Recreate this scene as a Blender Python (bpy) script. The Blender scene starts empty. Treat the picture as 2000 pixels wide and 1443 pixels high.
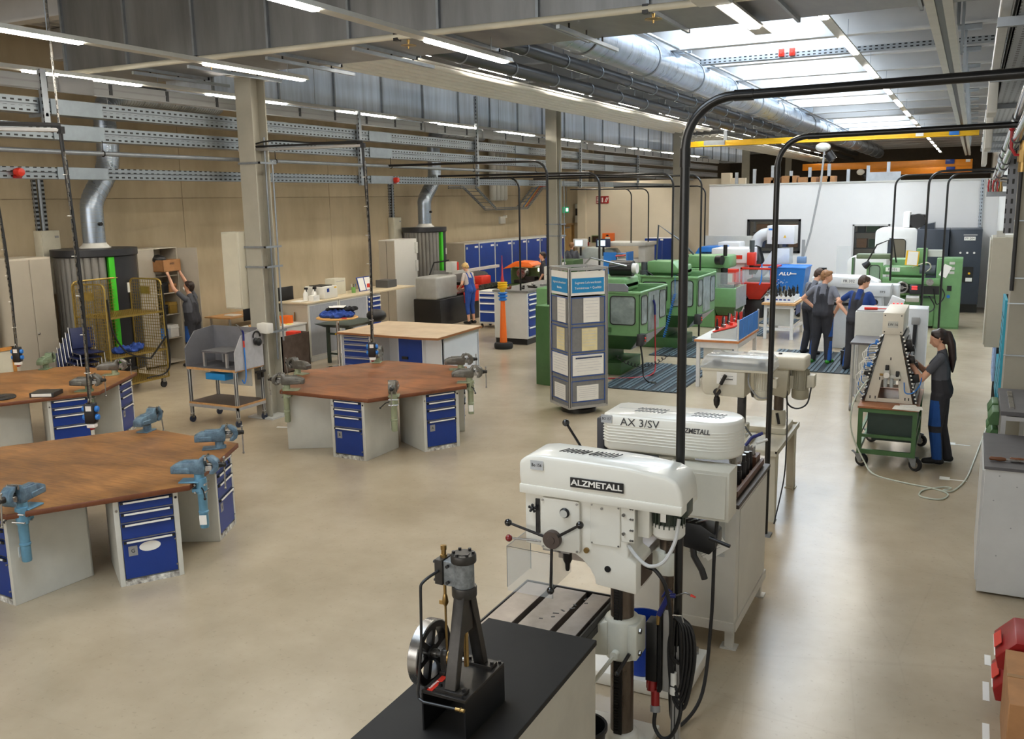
import bpy, bmesh, math, random
import numpy as np
from mathutils import Vector, Matrix
D = bpy.data; S = bpy.context.scene; COL = S.collection
rnd = random.Random(7)
rad = math.radians

# ---------------------------------------------------------------- camera
CAM_H = 3.3
yaw, pit, rol = rad(26.586), rad(10.4675), rad(-1.024)
fw = Vector((-math.sin(yaw) * math.cos(pit), math.cos(yaw) * math.cos(pit), -math.sin(pit)))
rt = Vector((math.cos(yaw), math.sin(yaw), 0)); up = rt.cross(fw)
rt2 = rt * math.cos(rol) + up * math.sin(rol); up2 = -rt * math.sin(rol) + up * math.cos(rol)
cd = D.cameras.new('camera'); cam = D.objects.new('camera', cd); COL.objects.link(cam)
cam.matrix_world = Matrix(((rt2.x, up2.x, -fw.x, 0), (rt2.y, up2.y, -fw.y, 0), (rt2.z, up2.z, -fw.z, CAM_H), (0, 0, 0, 1)))
cd.sensor_width = 36; cd.lens = 36 * 1788.6 / 2000; cd.clip_start = .05; cd.clip_end = 300
S.camera = cam
# ---------------------------------------------------------------- light and exposure
SKY_E = 9.5       # daylight through the roof lights
LAMP_E = 66.0      # linear LED lamps
w = D.worlds.new('hall_daylight'); S.world = w; w.use_nodes = True
w.node_tree.nodes['Background'].inputs[0].default_value = (.80, .88, 1, 1)
w.node_tree.nodes['Background'].inputs[1].default_value = .55
S.view_settings.view_transform = 'Standard'; S.view_settings.look = 'None'
S.view_settings.exposure = 0.0; S.view_settings.gamma = 1; S.view_settings.use_curve_mapping = False

# ---------------------------------------------------------------- materials
def lin(c):
    return tuple(((v / 255) / 12.92 if v / 255 <= .04045 else ((v / 255 + .055) / 1.055) ** 2.4) for v in c)
_M = {}
def mat(name, rgb=(128, 128, 128), rough=.5, metal=0., var=.06, sc=6., bump=0., alpha=1., em=0., coat=0., stretch=None, rgb2=None, rv=.0):
    if name in _M: return _M[name]
    m = D.materials.new(name); m.use_nodes = True; nt = m.node_tree; N = nt.nodes; L = nt.links
    p = N['Principled BSDF']; c = lin(rgb)
    p.inputs['Roughness'].default_value = rough; p.inputs['Metallic'].default_value = metal
    if coat: p.inputs['Coat Weight'].default_value = coat
    if em:
        p.inputs['Emission Color'].default_value = (*c, 1); p.inputs['Emission Strength'].default_value = em
    if alpha < 1: p.inputs['Alpha'].default_value = alpha
    p.inputs['Base Color'].default_value = (*c, 1)
    if var or bump:
        tc = N.new('ShaderNodeTexCoord'); mp = N.new('ShaderNodeMapping'); nz = N.new('ShaderNodeTexNoise')
        L.new(tc.outputs['Object'], mp.inputs[0]); L.new(mp.outputs[0], nz.inputs['Vector'])
        if stretch: mp.inputs['Scale'].default_value = stretch
        nz.inputs['Scale'].default_value = sc; nz.inputs['Detail'].default_value = 5; nz.inputs['Roughness'].default_value = .62
        cr = N.new('ShaderNodeValToRGB'); e = cr.color_ramp.elements
        e[0].position = .3; e[1].position = .72
        c2 = lin(rgb2) if rgb2 else tuple(max(0, v * (1 - 2 * var)) for v in c)
        e[0].color = (*c2, 1); e[1].color = (*(min(1, v * (1 + var)) for v in c), 1)
        L.new(nz.outputs[0], cr.inputs[0]); L.new(cr.outputs[0], p.inputs['Base Color'])
        if rv:
            mr = N.new('ShaderNodeMapRange'); mr.inputs[3].default_value = max(.02, rough - rv); mr.inputs[4].default_value = rough + rv
            L.new(nz.outputs[0], mr.inputs[0]); L.new(mr.outputs[0], p.inputs['Roughness'])
        if bump:
            b = N.new('ShaderNodeBump'); b.inputs['Strength'].default_value = bump; b.inputs['Distance'].default_value = .01
            L.new(nz.outputs[0], b.inputs['Height']); L.new(b.outputs[0], p.inputs['Normal'])
    _M[name] = m
    return m
def light_mat(name, col, e):
    m = D.materials.new(name); m.use_nodes = True; N = m.node_tree.nodes
    N.remove(N['Principled BSDF']); em = N.new('ShaderNodeEmission'); em.inputs[0].default_value = (*col, 1); em.inputs[1].default_value = e
    m.node_tree.links.new(em.outputs[0], N['Material Output'].inputs[0]); return m
def slot_mat(name, rgb, period=.1, duty=.55, rows=(.3, .7), axis=1, row=None):
    """galvanised strip with a row of dark slots punched along it"""
    m = mat(name, rgb, .42, .75, .08, 3, rv=.1); nt = m.node_tree; N = nt.nodes; L = nt.links; p = N['Principled BSDF']
    src = p.inputs['Base Color'].links[0].from_socket
    tc = N.new('ShaderNodeTexCoord'); sx = N.new('ShaderNodeSeparateXYZ'); L.new(tc.outputs['Object'], sx.inputs[0])
    a = N.new('ShaderNodeMath'); a.operation = 'PINGPONG'; a.inputs[1].default_value = period / 2; L.new(sx.outputs[axis], a.inputs[0])
    g = N.new('ShaderNodeMath'); g.operation = 'LESS_THAN'; g.inputs[1].default_value = period / 2 * duty; L.new(a.outputs[0], g.inputs[0])
    zc = N.new('ShaderNodeMath'); zc.operation = 'PINGPONG'; zc.inputs[1].default_value = .0275; L.new(sx.outputs[row if row is not None else (2 if axis != 2 else 0)], zc.inputs[0])
    z2 = N.new('ShaderNodeMath'); z2.operation = 'GREATER_THAN'; z2.inputs[1].default_value = .017; L.new(zc.outputs[0], z2.inputs[0])
    mu = N.new('ShaderNodeMath'); mu.operation = 'MULTIPLY'; L.new(g.outputs[0], mu.inputs[0]); L.new(z2.outputs[0], mu.inputs[1])
    mx = N.new('ShaderNodeMix'); mx.data_type = 'RGBA'; L.new(mu.outputs[0], mx.inputs[0]); L.new(src, mx.inputs[6]); mx.inputs[7].default_value = (.03, .03, .03, 1)
    L.new(mx.outputs[2], p.inputs['Base Color'])
    return m

# ---------------------------------------------------------------- mesh builder
MW = {}
class B:
    def __init__(s, local=False): s.v = []; s.f = []; s.mi = []; s.T = None; s.local = local; s.cm = 0; s.br = []
    def add(s, vs, fs):
        n = len(s.v); s.br.append((n, len(s.f)))
        if s.T is not None: vs = [s.T @ Vector(v) for v in vs]
        s.v += [tuple(v) for v in vs]; s.f += [tuple(i + n for i in f) for f in fs]; s.mi += [s.cm] * len(fs); return s
    def bx(s, x0, x1, y0, y1, z0, z1):
        if x0 > x1: x0, x1 = x1, x0
        if y0 > y1: y0, y1 = y1, y0
        if z0 > z1: z0, z1 = z1, z0
        return s.add([(x, y, z) for z in (z0, z1) for y in (y0, y1) for x in (x0, x1)],
                     [(0, 2, 3, 1), (4, 5, 7, 6), (0, 1, 5, 4), (1, 3, 7, 5), (3, 2, 6, 7), (2, 0, 4, 6)])
    def cb(s, c, d, rz=0, rx=0, ry=0):
        T0 = s.T; M = Matrix.Translation(c) @ Matrix.Rotation(rz, 4, 'Z') @ Matrix.Rotation(ry, 4, 'Y') @ Matrix.Rotation(rx, 4, 'X')
        s.T = M if T0 is None else T0 @ M; h = [q / 2 for q in d]; s.bx(-h[0], h[0], -h[1], h[1], -h[2], h[2]); s.T = T0; return s
    def cyl(s, a, b, r, r2=None, n=14, caps=True):
        a, b = Vector(a), Vector(b); r2 = r if r2 is None else r2; d = (b - a).normalized()
        u = d.orthogonal().normalized(); v = d.cross(u); vs = []
        for p, q in ((a, r), (b, r2)):
            for i in range(n):
                t = 2 * math.pi * i / n; vs.append(p + u * (q * math.cos(t)) + v * (q * math.sin(t)))
        fs = [(i, (i + 1) % n, n + (i + 1) % n, n + i) for i in range(n)]
        if caps: fs += [tuple(range(n - 1, -1, -1)), tuple(range(n, 2 * n))]
        return s.add(vs, fs)
    def tube(s, pts, r, n=8, caps=True, closed=False):
        P = [Vector(p) for p in pts]; m = len(P); vs = []; fs = []; u = None
        for k, p in enumerate(P):
            if closed: t = P[(k + 1) % m] - P[k - 1]
            else: t = P[min(k + 1, m - 1)] - P[max(k - 1, 0)]
            t.normalize()
            u = t.orthogonal().normalized() if u is None else (u - t * u.dot(t)).normalized()
            v = t.cross(u); q = r[k] if isinstance(r, (list, tuple)) else r
            for i in range(n):
                a = 2 * math.pi * i / n; vs.append(p + u * (q * math.cos(a)) + v * (q * math.sin(a)))
        for k in range(m if closed else m - 1):
            for i in range(n):
                j = (i + 1) % n; k2 = (k + 1) % m; fs.append((k * n + i, k * n + j, k2 * n + j, k2 * n + i))
        if caps and not closed: fs += [tuple(range(n - 1, -1, -1)), tuple(range((m - 1) * n, m * n))]
        return s.add(vs, fs)
    def lathe(s, prof, o=(0, 0, 0), n=20, ax='z'):
        vs = []; fs = []; o = Vector(o)
        for r, z in prof:
            for i in range(n):
                t = 2 * math.pi * i / n; a, b = max(r, 1e-4) * math.cos(t), max(r, 1e-4) * math.sin(t)
                vs.append(o + Vector({'z': (a, b, z), 'x': (z, a, b), 'y': (b, z, a)}[ax]))
        for k in range(len(prof) - 1):
            for i in range(n): j = (i + 1) % n; fs.append((k * n + i, k * n + j, (k + 1) * n + j, (k + 1) * n + i))
        fs += [tuple(range(n - 1, -1, -1)), tuple(range((len(prof) - 1) * n, len(prof) * n))]
        return s.add(vs, fs)
    def prism(s, poly, a0, a1, pl='xz'):
        n = len(poly); f = {'xz': lambda p, a: (p[0], a, p[1]), 'xy': lambda p, a: (p[0], p[1], a), 'yz': lambda p, a: (a, p[0], p[1])}[pl]
        vs = [f(p, a0) for p in poly] + [f(p, a1) for p in poly]
        fs = [(i, (i + 1) % n, n + (i + 1) % n, n + i) for i in range(n)] + [tuple(range(n - 1, -1, -1)), tuple(range(n, 2 * n))]
        return s.add(vs, fs)
    def hexa(s, b, t):      # frustum from 4 lower and 4 upper corners
        return s.add(list(b) + list(t), [(3, 2, 1, 0), (4, 5, 6, 7)] + [(i, (i + 1) % 4, 4 + (i + 1) % 4, 4 + i) for i in range(4)])
    def sph(s, c, r, n=12, sc=(1, 1, 1)):
        k = max(5, n // 2 + 1); prof = [(math.sin(math.pi * i / k), -math.cos(math.pi * i / k)) for i in range(k + 1)]
        T0 = s.T; M = Matrix.Translation(c) @ Matrix.Diagonal((r * sc[0], r * sc[1], r * sc[2], 1)); s.T = M if T0 is None else T0 @ M
        s.lathe(prof, n=n); s.T = T0; return s
    def tor(s, c, R, r, ax='z', n=24, m=8, a0=0, a1=360):
        full = a1 - a0 >= 360; pts = []
        for i in range(n if full else n + 1):
            t = rad(a0 + (a1 - a0) * i / n); a, b = R * math.cos(t), R * math.sin(t)
            pts.append(Vector(c) + Vector({'z': (a, b, 0), 'x': (0, a, b), 'y': (a, 0, b)}[ax]))
        return s.tube(pts, r, m, closed=full)
    def each(s, name, m, parent=None, per=1, **kw):
        """every piece that was added becomes a part of its own"""
        out = []; E = s.br[::per] + [(len(s.v), len(s.f))]
        for (v0, f0), (v1, f1) in zip(E, E[1:]):
            q = B(s.local); q.v = s.v[v0:v1]; q.f = [tuple(i - v0 for i in f) for f in s.f[f0:f1]]; q.mi = s.mi[f0:f1]; out.append(q.o(name, m, parent, **kw))
        return out
    def o(s, name, m, parent=None, bev=0, seg=2, ang=38, **kw):
        V = s.v
        if parent is not None and not s.local:
            I = MW[parent.name].inverted(); V = [I @ Vector(v) for v in V]
        me = D.meshes.new(name); me.from_pydata([tuple(v) for v in V], [], s.f)
        bm = bmesh.new(); bm.from_mesh(me)
        for i, f in enumerate(bm.faces): f.material_index = s.mi[i]
        bmesh.ops.recalc_face_normals(bm, faces=bm.faces)
        if bev:
            E = [e for e in bm.edges if len(e.link_faces) == 2 and e.calc_face_angle(0) > rad(30)]
            bmesh.ops.bevel(bm, geom=E, offset=bev, segments=seg, profile=.5, affect='EDGES', clamp_overlap=True)
        bm.to_mesh(me); bm.free()
        me.polygons.foreach_set('use_smooth', [True] * len(me.polygons)); me.set_sharp_from_angle(angle=rad(ang))
        for q in (m if isinstance(m, (list, tuple)) else [m]): me.materials.append(q)
        ob = D.objects.new(name, me); COL.objects.link(ob)
        if parent is not None: ob.parent = parent; MW[ob.name] = MW[parent.name]
        else: MW[ob.name] = Matrix()
        for k, v in kw.items(): ob[k] = v
        return ob
def thing(name, label, cat, loc=(0, 0, 0), rz=0, group=None, kind=None):
    o = D.objects.new(name, None); COL.objects.link(o); o.location = loc; o.rotation_euler = (0, 0, rz); o.empty_display_size = .1
    o['label'] = label; o['category'] = cat
    if group: o['group'] = group
    if kind: o['kind'] = kind
    MW[o.name] = Matrix.Translation(loc) @ Matrix.Rotation(rz, 4, 'Z'); return o
def tag(o, label, cat, group=None):
    o['label'] = label; o['category'] = cat
    if group: o['group'] = group
    return o
def dup(r, loc, rz=0, label=None, group=None):
    c = r.copy(); COL.objects.link(c); c.location = loc; c.rotation_euler = (0, 0, rz)
    MW[c.name] = Matrix.Translation(loc) @ Matrix.Rotation(rz, 4, 'Z')
    if label: c['label'] = label
    if group: c['group'] = group
    for a in list(r.children):
        b = a.copy(); COL.objects.link(b); b.parent = c; MW[b.name] = MW[c.name]
        for g in a.children:
            d = g.copy(); COL.objects.link(d); d.parent = b; MW[d.name] = MW[c.name]
    return c
FACE = {'-y': Matrix(((1, 0, 0), (0, 0, -1), (0, 1, 0))), '+x': Matrix(((0, 0, 1), (1, 0, 0), (0, 1, 0))),
        'z': Matrix.Identity(3), '-x': Matrix(((0, 0, -1), (-1, 0, 0), (0, 1, 0)))}
def txt(s, size, loc, face, m, parent, name='lettering', local=False, align='LEFT', ext=.0008, sx=1., sh=0., bold=0.):
    cu = D.curves.new(name, 'FONT'); cu.body = s; cu.size = size; cu.align_x = align; cu.align_y = 'CENTER'; cu.extrude = ext; cu.resolution_u = 2; cu.shear = sh; cu.offset = bold
    t = D.objects.new(name, cu); COL.objects.link(t)
    bpy.context.view_layer.update()
    me = D.meshes.new_from_object(t.evaluated_get(bpy.context.evaluated_depsgraph_get())); D.objects.remove(t); D.curves.remove(cu)
    F = face if isinstance(face, Matrix) else FACE[face]
    M = Matrix.Translation(loc) @ F.to_4x4() @ Matrix.Diagonal((sx, 1, 1, 1))
    if not local: M = MW[parent.name].inverted() @ M
    me.transform(M); me.materials.clear(); me.materials.append(m); me.name = name
    o = D.objects.new(name, me); COL.objects.link(o); o.parent = parent; MW[o.name] = MW[parent.name]; return o
def catenary(a, b, sag, n=14):
    a, b = Vector(a), Vector(b); return [a.lerp(b, t / n) - Vector((0, 0, sag * 4 * (t / n) * (1 - t / n))) for t in range(n + 1)]
def spl(pts, n=6):
    """smooth path through points (Catmull-Rom)"""
    P = [Vector(p) for p in pts]; P = [P[0] * 2 - P[1]] + P + [P[-1] * 2 - P[-2]]; out = []
    for i in range(1, len(P) - 2):
        a, b, c, d = P[i - 1:i + 3]
        for k in range(n):
            t = k / n; out.append(.5 * (2 * b + (c - a) * t + (2 * a - 5 * b + 4 * c - d) * t * t + (3 * b - a - 3 * c + d) * t ** 3))
    return out + [P[-2]]
def rrect(x0, x1, z0, z1, r, n=4):
    o = []
    for cx, cz, a in ((x1 - r, z0 + r, -90), (x1 - r, z1 - r, 0), (x0 + r, z1 - r, 90), (x0 + r, z0 + r, 180)):
        for i in range(n + 1): t = rad(a + 90 * i / n); o.append((cx + r * math.cos(t), cz + r * math.sin(t)))
    return o
def ring(b, outer, inner, a0, a1, pl):
    """a frame: the band between two outlines with the same number of points"""
    n = len(outer); f = {'xz': lambda p, a: (p[0], a, p[1]), 'xy': lambda p, a: (p[0], p[1], a), 'yz': lambda p, a: (a, p[0], p[1])}[pl]
    vs = [f(p, a) for a in (a0, a1) for q in (outer, inner) for p in q]; fs = []
    for i in range(n):
        j = (i + 1) % n
        fs += [(i, j, n + j, n + i), (2 * n + i, 3 * n + i, 3 * n + j, 2 * n + j), (i, 2 * n + i, 2 * n + j, j), (n + i, n + j, 3 * n + j, 3 * n + i)]
    return b.add(vs, fs)
def remesh(b, name, vox, smooth=4):
    me = D.meshes.new(name); me.from_pydata(b.v, [], b.f); o = D.objects.new(name, me); COL.objects.link(o)
    bm = bmesh.new(); bm.from_mesh(me); bmesh.ops.recalc_face_normals(bm, faces=bm.faces); bm.to_mesh(me); bm.free()
    md = o.modifiers.new('r', 'REMESH'); md.mode = 'VOXEL'; md.voxel_size = vox
    if smooth: sm = o.modifiers.new('s', 'SMOOTH'); sm.iterations = smooth; sm.factor = .5
    bpy.context.view_layer.update()
    m2 = D.meshes.new_from_object(o.evaluated_get(bpy.context.evaluated_depsgraph_get())); D.objects.remove(o); D.meshes.remove(me)
    m2.name = name; m2.polygons.foreach_set('use_smooth', [True] * len(m2.polygons)); return m2
def link(me, name, mats, parent=None, **kw):
    mi = np.zeros(len(me.polygons), np.int32); me.polygons.foreach_get('material_index', mi); me.materials.clear()
    for q in mats: me.materials.append(q)
    me.polygons.foreach_set('material_index', mi)
    o = D.objects.new(name, me); COL.objects.link(o)
    if parent is not None: o.parent = parent; MW[o.name] = MW[parent.name]
    else: MW[o.name] = Matrix()
    for k, v in kw.items(): o[k] = v
    return o

# shared materials
GALV = mat('galvanised_steel', (176, 184, 192), .38, .85, .12, 2.5, rv=.08)
GALVP = mat('galvanised_plain', (150, 156, 162), .45, .6, .08, 8)
BLK = mat('black_plastic', (22, 22, 25), .45, 0, .1, 10)
BLKM = mat('black_paint_metal', (26, 26, 28), .35, 0, .1, 10)
DRK = mat('dark_iron', (58, 56, 55), .42, .7, .15, 9, rv=.08)
STEEL = mat('bare_steel', (165, 163, 160), .28, .95, .1, 12, rv=.08)
ALU = mat('aluminium_profile', (190, 190, 190), .35, .6, .04, 9)
CHROME = mat('chrome', (210, 210, 212), .12, 1, .02, 6)
BRASS = mat('brass', (166, 136, 84), .3, .85, .1, 20)
WHT = mat('white_paint', (222, 220, 212), .4, 0, .03, 4)
CREAM = mat('cream_paint', (208, 203, 184), .42, 0, .04, 4)
LGREY = mat('light_grey_paint', (196, 196, 190), .45, 0, .05, 3)
GREY = mat('grey_paint', (150, 150, 150), .45, 0, .05, 3)
BEIGE = mat('beige_paint', (178, 168, 150), .5, 0, .04, 3)
BLUE = mat('blue_drawer_paint', (14, 54, 136), .38, 0, .06, 5)
BLUE2 = mat('bright_blue_paint', (40, 120, 205), .4, 0, .05, 5)
GRN = mat('machine_green', (108, 152, 100), .4, 0, .05, 5)
GRN2 = mat('dark_machine_green', (68, 106, 62), .42, 0, .08, 5)
RED = mat('red_paint', (214, 52, 34), .4, 0, .05, 6)
DRED = mat('dark_red_plastic', (150, 24, 24), .4, 0, .05, 6)
ORG = mat('orange_paint', (235, 110, 30), .45, 0, .04, 6)
YEL = mat('yellow_paint', (235, 185, 30), .4, 0, .05, 6)
RUB = mat('black_rubber', (24, 24, 25), .7, 0, .1, 12)
PAPER = mat('paper', (236, 234, 228), .7, 0, .02, 9)
INK = mat('ink', (30, 30, 34), .6, 0, 0)
GLASS = mat('clear_acrylic', (205, 212, 214), .06, 0, 0, alpha=.22, coat=.6)
MILKY = mat('scratched_acrylic', (165, 178, 176), .22, 0, .25, 3, alpha=.72)
CARD = mat('cardboard', (170, 122, 78), .75, 0, .08, 8)
WOODE = mat('plywood_edge', (196, 150, 98), .6, 0, .12, 18)
CABLE = mat('black_cable', (18, 18, 20), .5, 0, 0)
LED = light_mat('led_diffuser', (1, .925, .80), LAMP_E)
SCR = mat('lit_screen', (200, 225, 235), .3, 0, 0, em=1.2)
# ================================================================ setting
def struct(b, name, m, parent=None, **kw):
    o = b.o(name, m, parent, **kw)
    if parent is None: o['kind'] = 'structure'
    return o
FLOORM = mat('sealed_concrete_floor', (182, 168, 145), .26, 0, .07, .7, .03, rv=.025, rgb2=(160, 145, 121))
def scratch(m):
    nt = m.node_tree; N = nt.nodes; L = nt.links; p = N['Principled BSDF']; src = p.inputs['Base Color'].links[0].from_socket
    tc = N.new('ShaderNodeTexCoord'); mx = None
    for s, st, f in ((2.2, (1, .07, 1), .955), (1.6, (.06, 1, 1), .965), (26., (1, 1, 1), .90)):
        mp = N.new('ShaderNodeMapping'); mp.inputs['Scale'].default_value = st; mp.inputs['Rotation'].default_value = (0, 0, .5 * s)
        v = N.new('ShaderNodeTexVoronoi' if s < 9 else 'ShaderNodeTexNoise')
        L.new(tc.outputs['Object'], mp.inputs[0]); L.new(mp.outputs[0], v.inputs['Vector']); v.inputs['Scale'].default_value = s
        r = N.new('ShaderNodeValToRGB'); e = r.color_ramp.elements; r.color_ramp.interpolation = 'LINEAR'
        if s < 9:
            v.feature = 'DISTANCE_TO_EDGE'; e[0].position = 0; e[1].position = .004; e[0].color = (.80, .80, .80, 1); e[1].color = (1, 1, 1, 1)
        else: e[0].position = .3; e[1].position = .36; e[0].color = (.86, .86, .86, 1); e[1].color = (1, 1, 1, 1)
        L.new(v.outputs['Distance'] if s < 9 else v.outputs[0], r.inputs[0])
        q = N.new('ShaderNodeMix'); q.data_type = 'RGBA'; q.blend_type = 'MULTIPLY'; q.inputs[0].default_value = .25 if s < 9 else .8
        L.new(src, q.inputs[6]); L.new(r.outputs[0], q.inputs[7]); src = q.outputs[2]
    L.new(src, p.inputs['Base Color'])
scratch(FLOORM); FLOORM.node_tree.nodes['Principled BSDF'].inputs['Specular IOR Level'].default_value = .85
struct(B().bx(-15.7, 1.4, -9, 66, -.2, 0), 'floor', FLOORM)
CONC = mat('raw_concrete', (188, 173, 146), .8, 0, .10, .8, .15, rgb2=(164, 149, 122), stretch=(1, 1, .35))
wl = struct(B().bx(-15.75, -15.62, -9, 38.2, 0, 7), 'wall_left', mat('joint_grey', (120, 108, 86), .9))
ys = [-9, -.62, 4.58, 9.80, 15.03, 20.21, 25.4, 30.6, 35.75]
for i in range(len(ys)):
    y0 = ys[i]; y1 = ys[i + 1] if i + 1 < len(ys) else 35.8
    for z0, z1 in ((0, 3.47), (3.475, 7.0)):
        if i + 1 < len(ys): B().bx(-15.62, -15.5, y0 + .005, y1 - .005, z0, z1).o('panel', CONC, wl, bev=.006, seg=1)
B().bx(-15.62, -15.5, 35.76, 35.9, 0, 7).bx(-15.62, -15.5, 37.15, 38.2, 0, 7).bx(-15.62, -15.5, 35.9, 37.15, 2.27, 7).o('panel', CONC, wl)
d = struct(B().bx(-15.6, -15.55, 35.95, 37.1, .01, 2.22), 'door_1', mat('door_beige', (196, 160, 100), .5))
b = B(); [b.bx(-15.62, -15.44, *q) for q in ((35.88, 35.96, 0, 2.29), (37.09, 37.17, 0, 2.29), (35.88, 37.17, 2.21, 2.29))]
b.o('door_frame', mat('frame_brown', (150, 118, 70), .5), d); B().bx(-15.55, -15.5, 36.25, 36.8, 2.08, 2.14).o('door_closer', GREY, d); B().cyl((-15.5, 36.05, 1.05), (-15.5, 36.2, 1.05), .012).o('handle', STEEL, d)
BWALL = mat('beige_partition', (214, 204, 184), .7, 0, .03, 1)
wb = struct(B().bx(-14.65, -8.0, 36.5, 36.7, 0, 4.0), 'wall_back', BWALL)
for x0, x1, z0, z1, n in ((-14.95, -14.6, 0, 7, 'pier'), (-8.9, -8.55, 0, 4.2, 'pier')): B().bx(x0, x1, 36.3, 36.7, z0, z1).o(n, BWALL, wb)
struct(B().bx(-15.5, -14.9, 37.9, 38.1, 0, 7), 'wall_corner', CONC)
WWALL = mat('white_partition', (226, 225, 224), .65, 0, .02, 1)
wf = struct(B(), 'wall_far', WWALL)
# white partition with two real openings
def wall_open(x0, x1, z1, y, th, holes, name, m, parent):
    xs = x0
    for hx0, hx1, hz0, hz1 in holes:
        B().bx(xs, hx0, y, y + th, 0, z1).o(name, m, parent); B().bx(hx0, hx1, y, y + th, 0, hz0).o(name, m, parent); B().bx(hx0, hx1, y, y + th, hz1, z1).o(name, m, parent); xs = hx1
    B().bx(xs, x1, y, y + th, 0, z1).o(name, m, parent)
wall_open(-7.66, .9, 3.64, 29.75, .15, [(-6.42, -4.77, 1.52, 2.57), (-3.25, -2.2, .9, 2.4)], 'panel', WWALL, wf)
B().bx(-7.66, .9, 29.72, 29.93, 3.64, 3.68).o('coping', LGREY, wf)
B().bx(-7.66, -7.5, 29.9, 36.5, 0, 3.64).o('return_panel', WWALL, wf)
B().bx(.14, .22, 29.66, 29.75, 2.3, 3.66).o('cable_tray', slot_mat('slots_vertical', (170, 178, 188), .1, .5, axis=2), wf)
DGL = mat('dark_window_glass', (50, 54, 54), .08, 0, 0, alpha=.42)
for nm, (x0, x1, z0, z1), fm, fw_ in (('window_1', (-6.42, -4.77, 1.52, 2.57), BLKM, .07), ('window_2', (-3.25, -2.2, .9, 2.4), ALU, .05)):
    wn = B().bx(x0 + .02, x1 - .02, 29.80, 29.812, z0 + .02, z1 - .02).o(nm, DGL); wn['kind'] = 'structure'
    b = B(); b.bx(x0, x0 + fw_, 29.72, 29.86, z0, z1).bx(x1 - fw_, x1, 29.72, 29.86, z0, z1).bx(x0, x1, 29.72, 29.86, z0, z0 + fw_).bx(x0, x1, 29.72, 29.86, z1 - fw_, z1).o('window_frame', fm, wn)
# store room behind the windows: shelving with bins
struct(B().bx(-7.4, .9, 33.6, 33.7, 0, 3.5), 'wall_store', mat('store_wall', (150, 140, 124), .8))
for sx in (-6.6, -4.9, -3.4):
    sh = thing('storage_rack', {-6.6: 'steel storage rack behind the black framed window, under its large pane', -4.9: 'steel storage rack behind the edge of the black framed window', -3.4: 'steel storage rack seen through the narrow grey framed window'}[sx], 'rack', (sx, 31.6, 0))
    for px in (sx + .03, sx + 1.5): B().bx(px - .03, px + .03, 31.55, 31.6, 0, 2.7).o('upright', GREY, sh)
    for z in (.6, 1.1, 1.6, 2.1, 2.6): B().bx(sx, sx + 1.55, 31.5, 32.0, z - .03, z).o('shelf', DRK, sh)
    k = 0
    for z in (1.1, 1.6, 2.1):
        x = sx + .1; n_ = 0
        while x < sx + 1.3:
            w_ = rnd.choice((.22, .3, .36)); h_ = rnd.uniform(.16, .34); m_ = rnd.choice((CARD, BLUE, mat('dark_bin', (44, 50, 48), .6), mat('green_bin', (60, 92, 60), .6), CARD))
            bx_ = B().bx(x, x + w_, 31.55, 31.95, z, z + h_).bx(x + w_ * .3, x + w_ * .7, 31.54, 31.55, z + h_ * .5, z + h_ * .7).o('storage_bin', m_, bev=.008, seg=1)
            n_ += 1; tag(bx_, '%s bin on the %s shelf of the rack %s' % (('first', 'second', 'third', 'fourth', 'fifth', 'sixth')[n_ - 1], {1.1: 'lower', 1.6: 'middle', 2.1: 'upper'}[z], {-6.6: 'behind the black window pane', -4.9: 'behind the black window edge', -3.4: 'behind the narrow grey window'}[sx]), 'bin', 'bins in the store room'); x += w_ + .06; k += 1
RWALL = mat('right_wall_white', (214, 214, 210), .6, 0, .03, 1)
struct(B().bx(.62, .8, -9, 30, 0, 7), 'wall_right', RWALL)
struct(B().bx(.8, 1.4, 29.9, 66, 0, 7), 'wall_hall', RWALL)
COLM = mat('column_grey', (172, 168, 154), .5, 0, .04, 3)
c = struct(B().bx(.395, .62, 10.7, 11.2, 0, 6.2), 'trim_1', mat('right_column_grey', (150, 146, 134), .55, 0, .05, 2))
for z in (2.16, 2.42, 1.62, 3.0):
    B().bx(.375, .62, 10.68, 10.7, z, z + .012).o('steel_strap', GALV, c)
struct(B().bx(-16, 1.4, 65.8, 66, 0, 7), 'wall_hall_end', mat('far_hall_brown', (92, 84, 74), .9))
struct(B().bx(-15.9, -15.5, 38.1, 66, 0, 7), 'wall_hall_side', mat('hall_side', (120, 110, 96), .9))
wr = struct(B().bx(-15.75, .8, -9.2, -9, 0, 2.6).bx(-15.75, .8, -9.2, -9, 6.0, 7), 'wall_behind', mat('rear_wall', (200, 196, 186), .8))
wn = struct(B().bx(-15.75, .8, -9.22, -9.18, 2.6, 2.66), 'window_6', ALU)  # unseen glowing window band, added to light the sides facing the camera
for k in range(6): B().bx(-15.7 + 2.75 * k, -13.0 + 2.75 * k, -9.14, -9.12, 2.62, 5.98).o('pane', light_mat('rear_fill_pane', (1, .975, .93), SKY_E * .52) if k == 0 else D.materials['rear_fill_pane'], wn)
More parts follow.
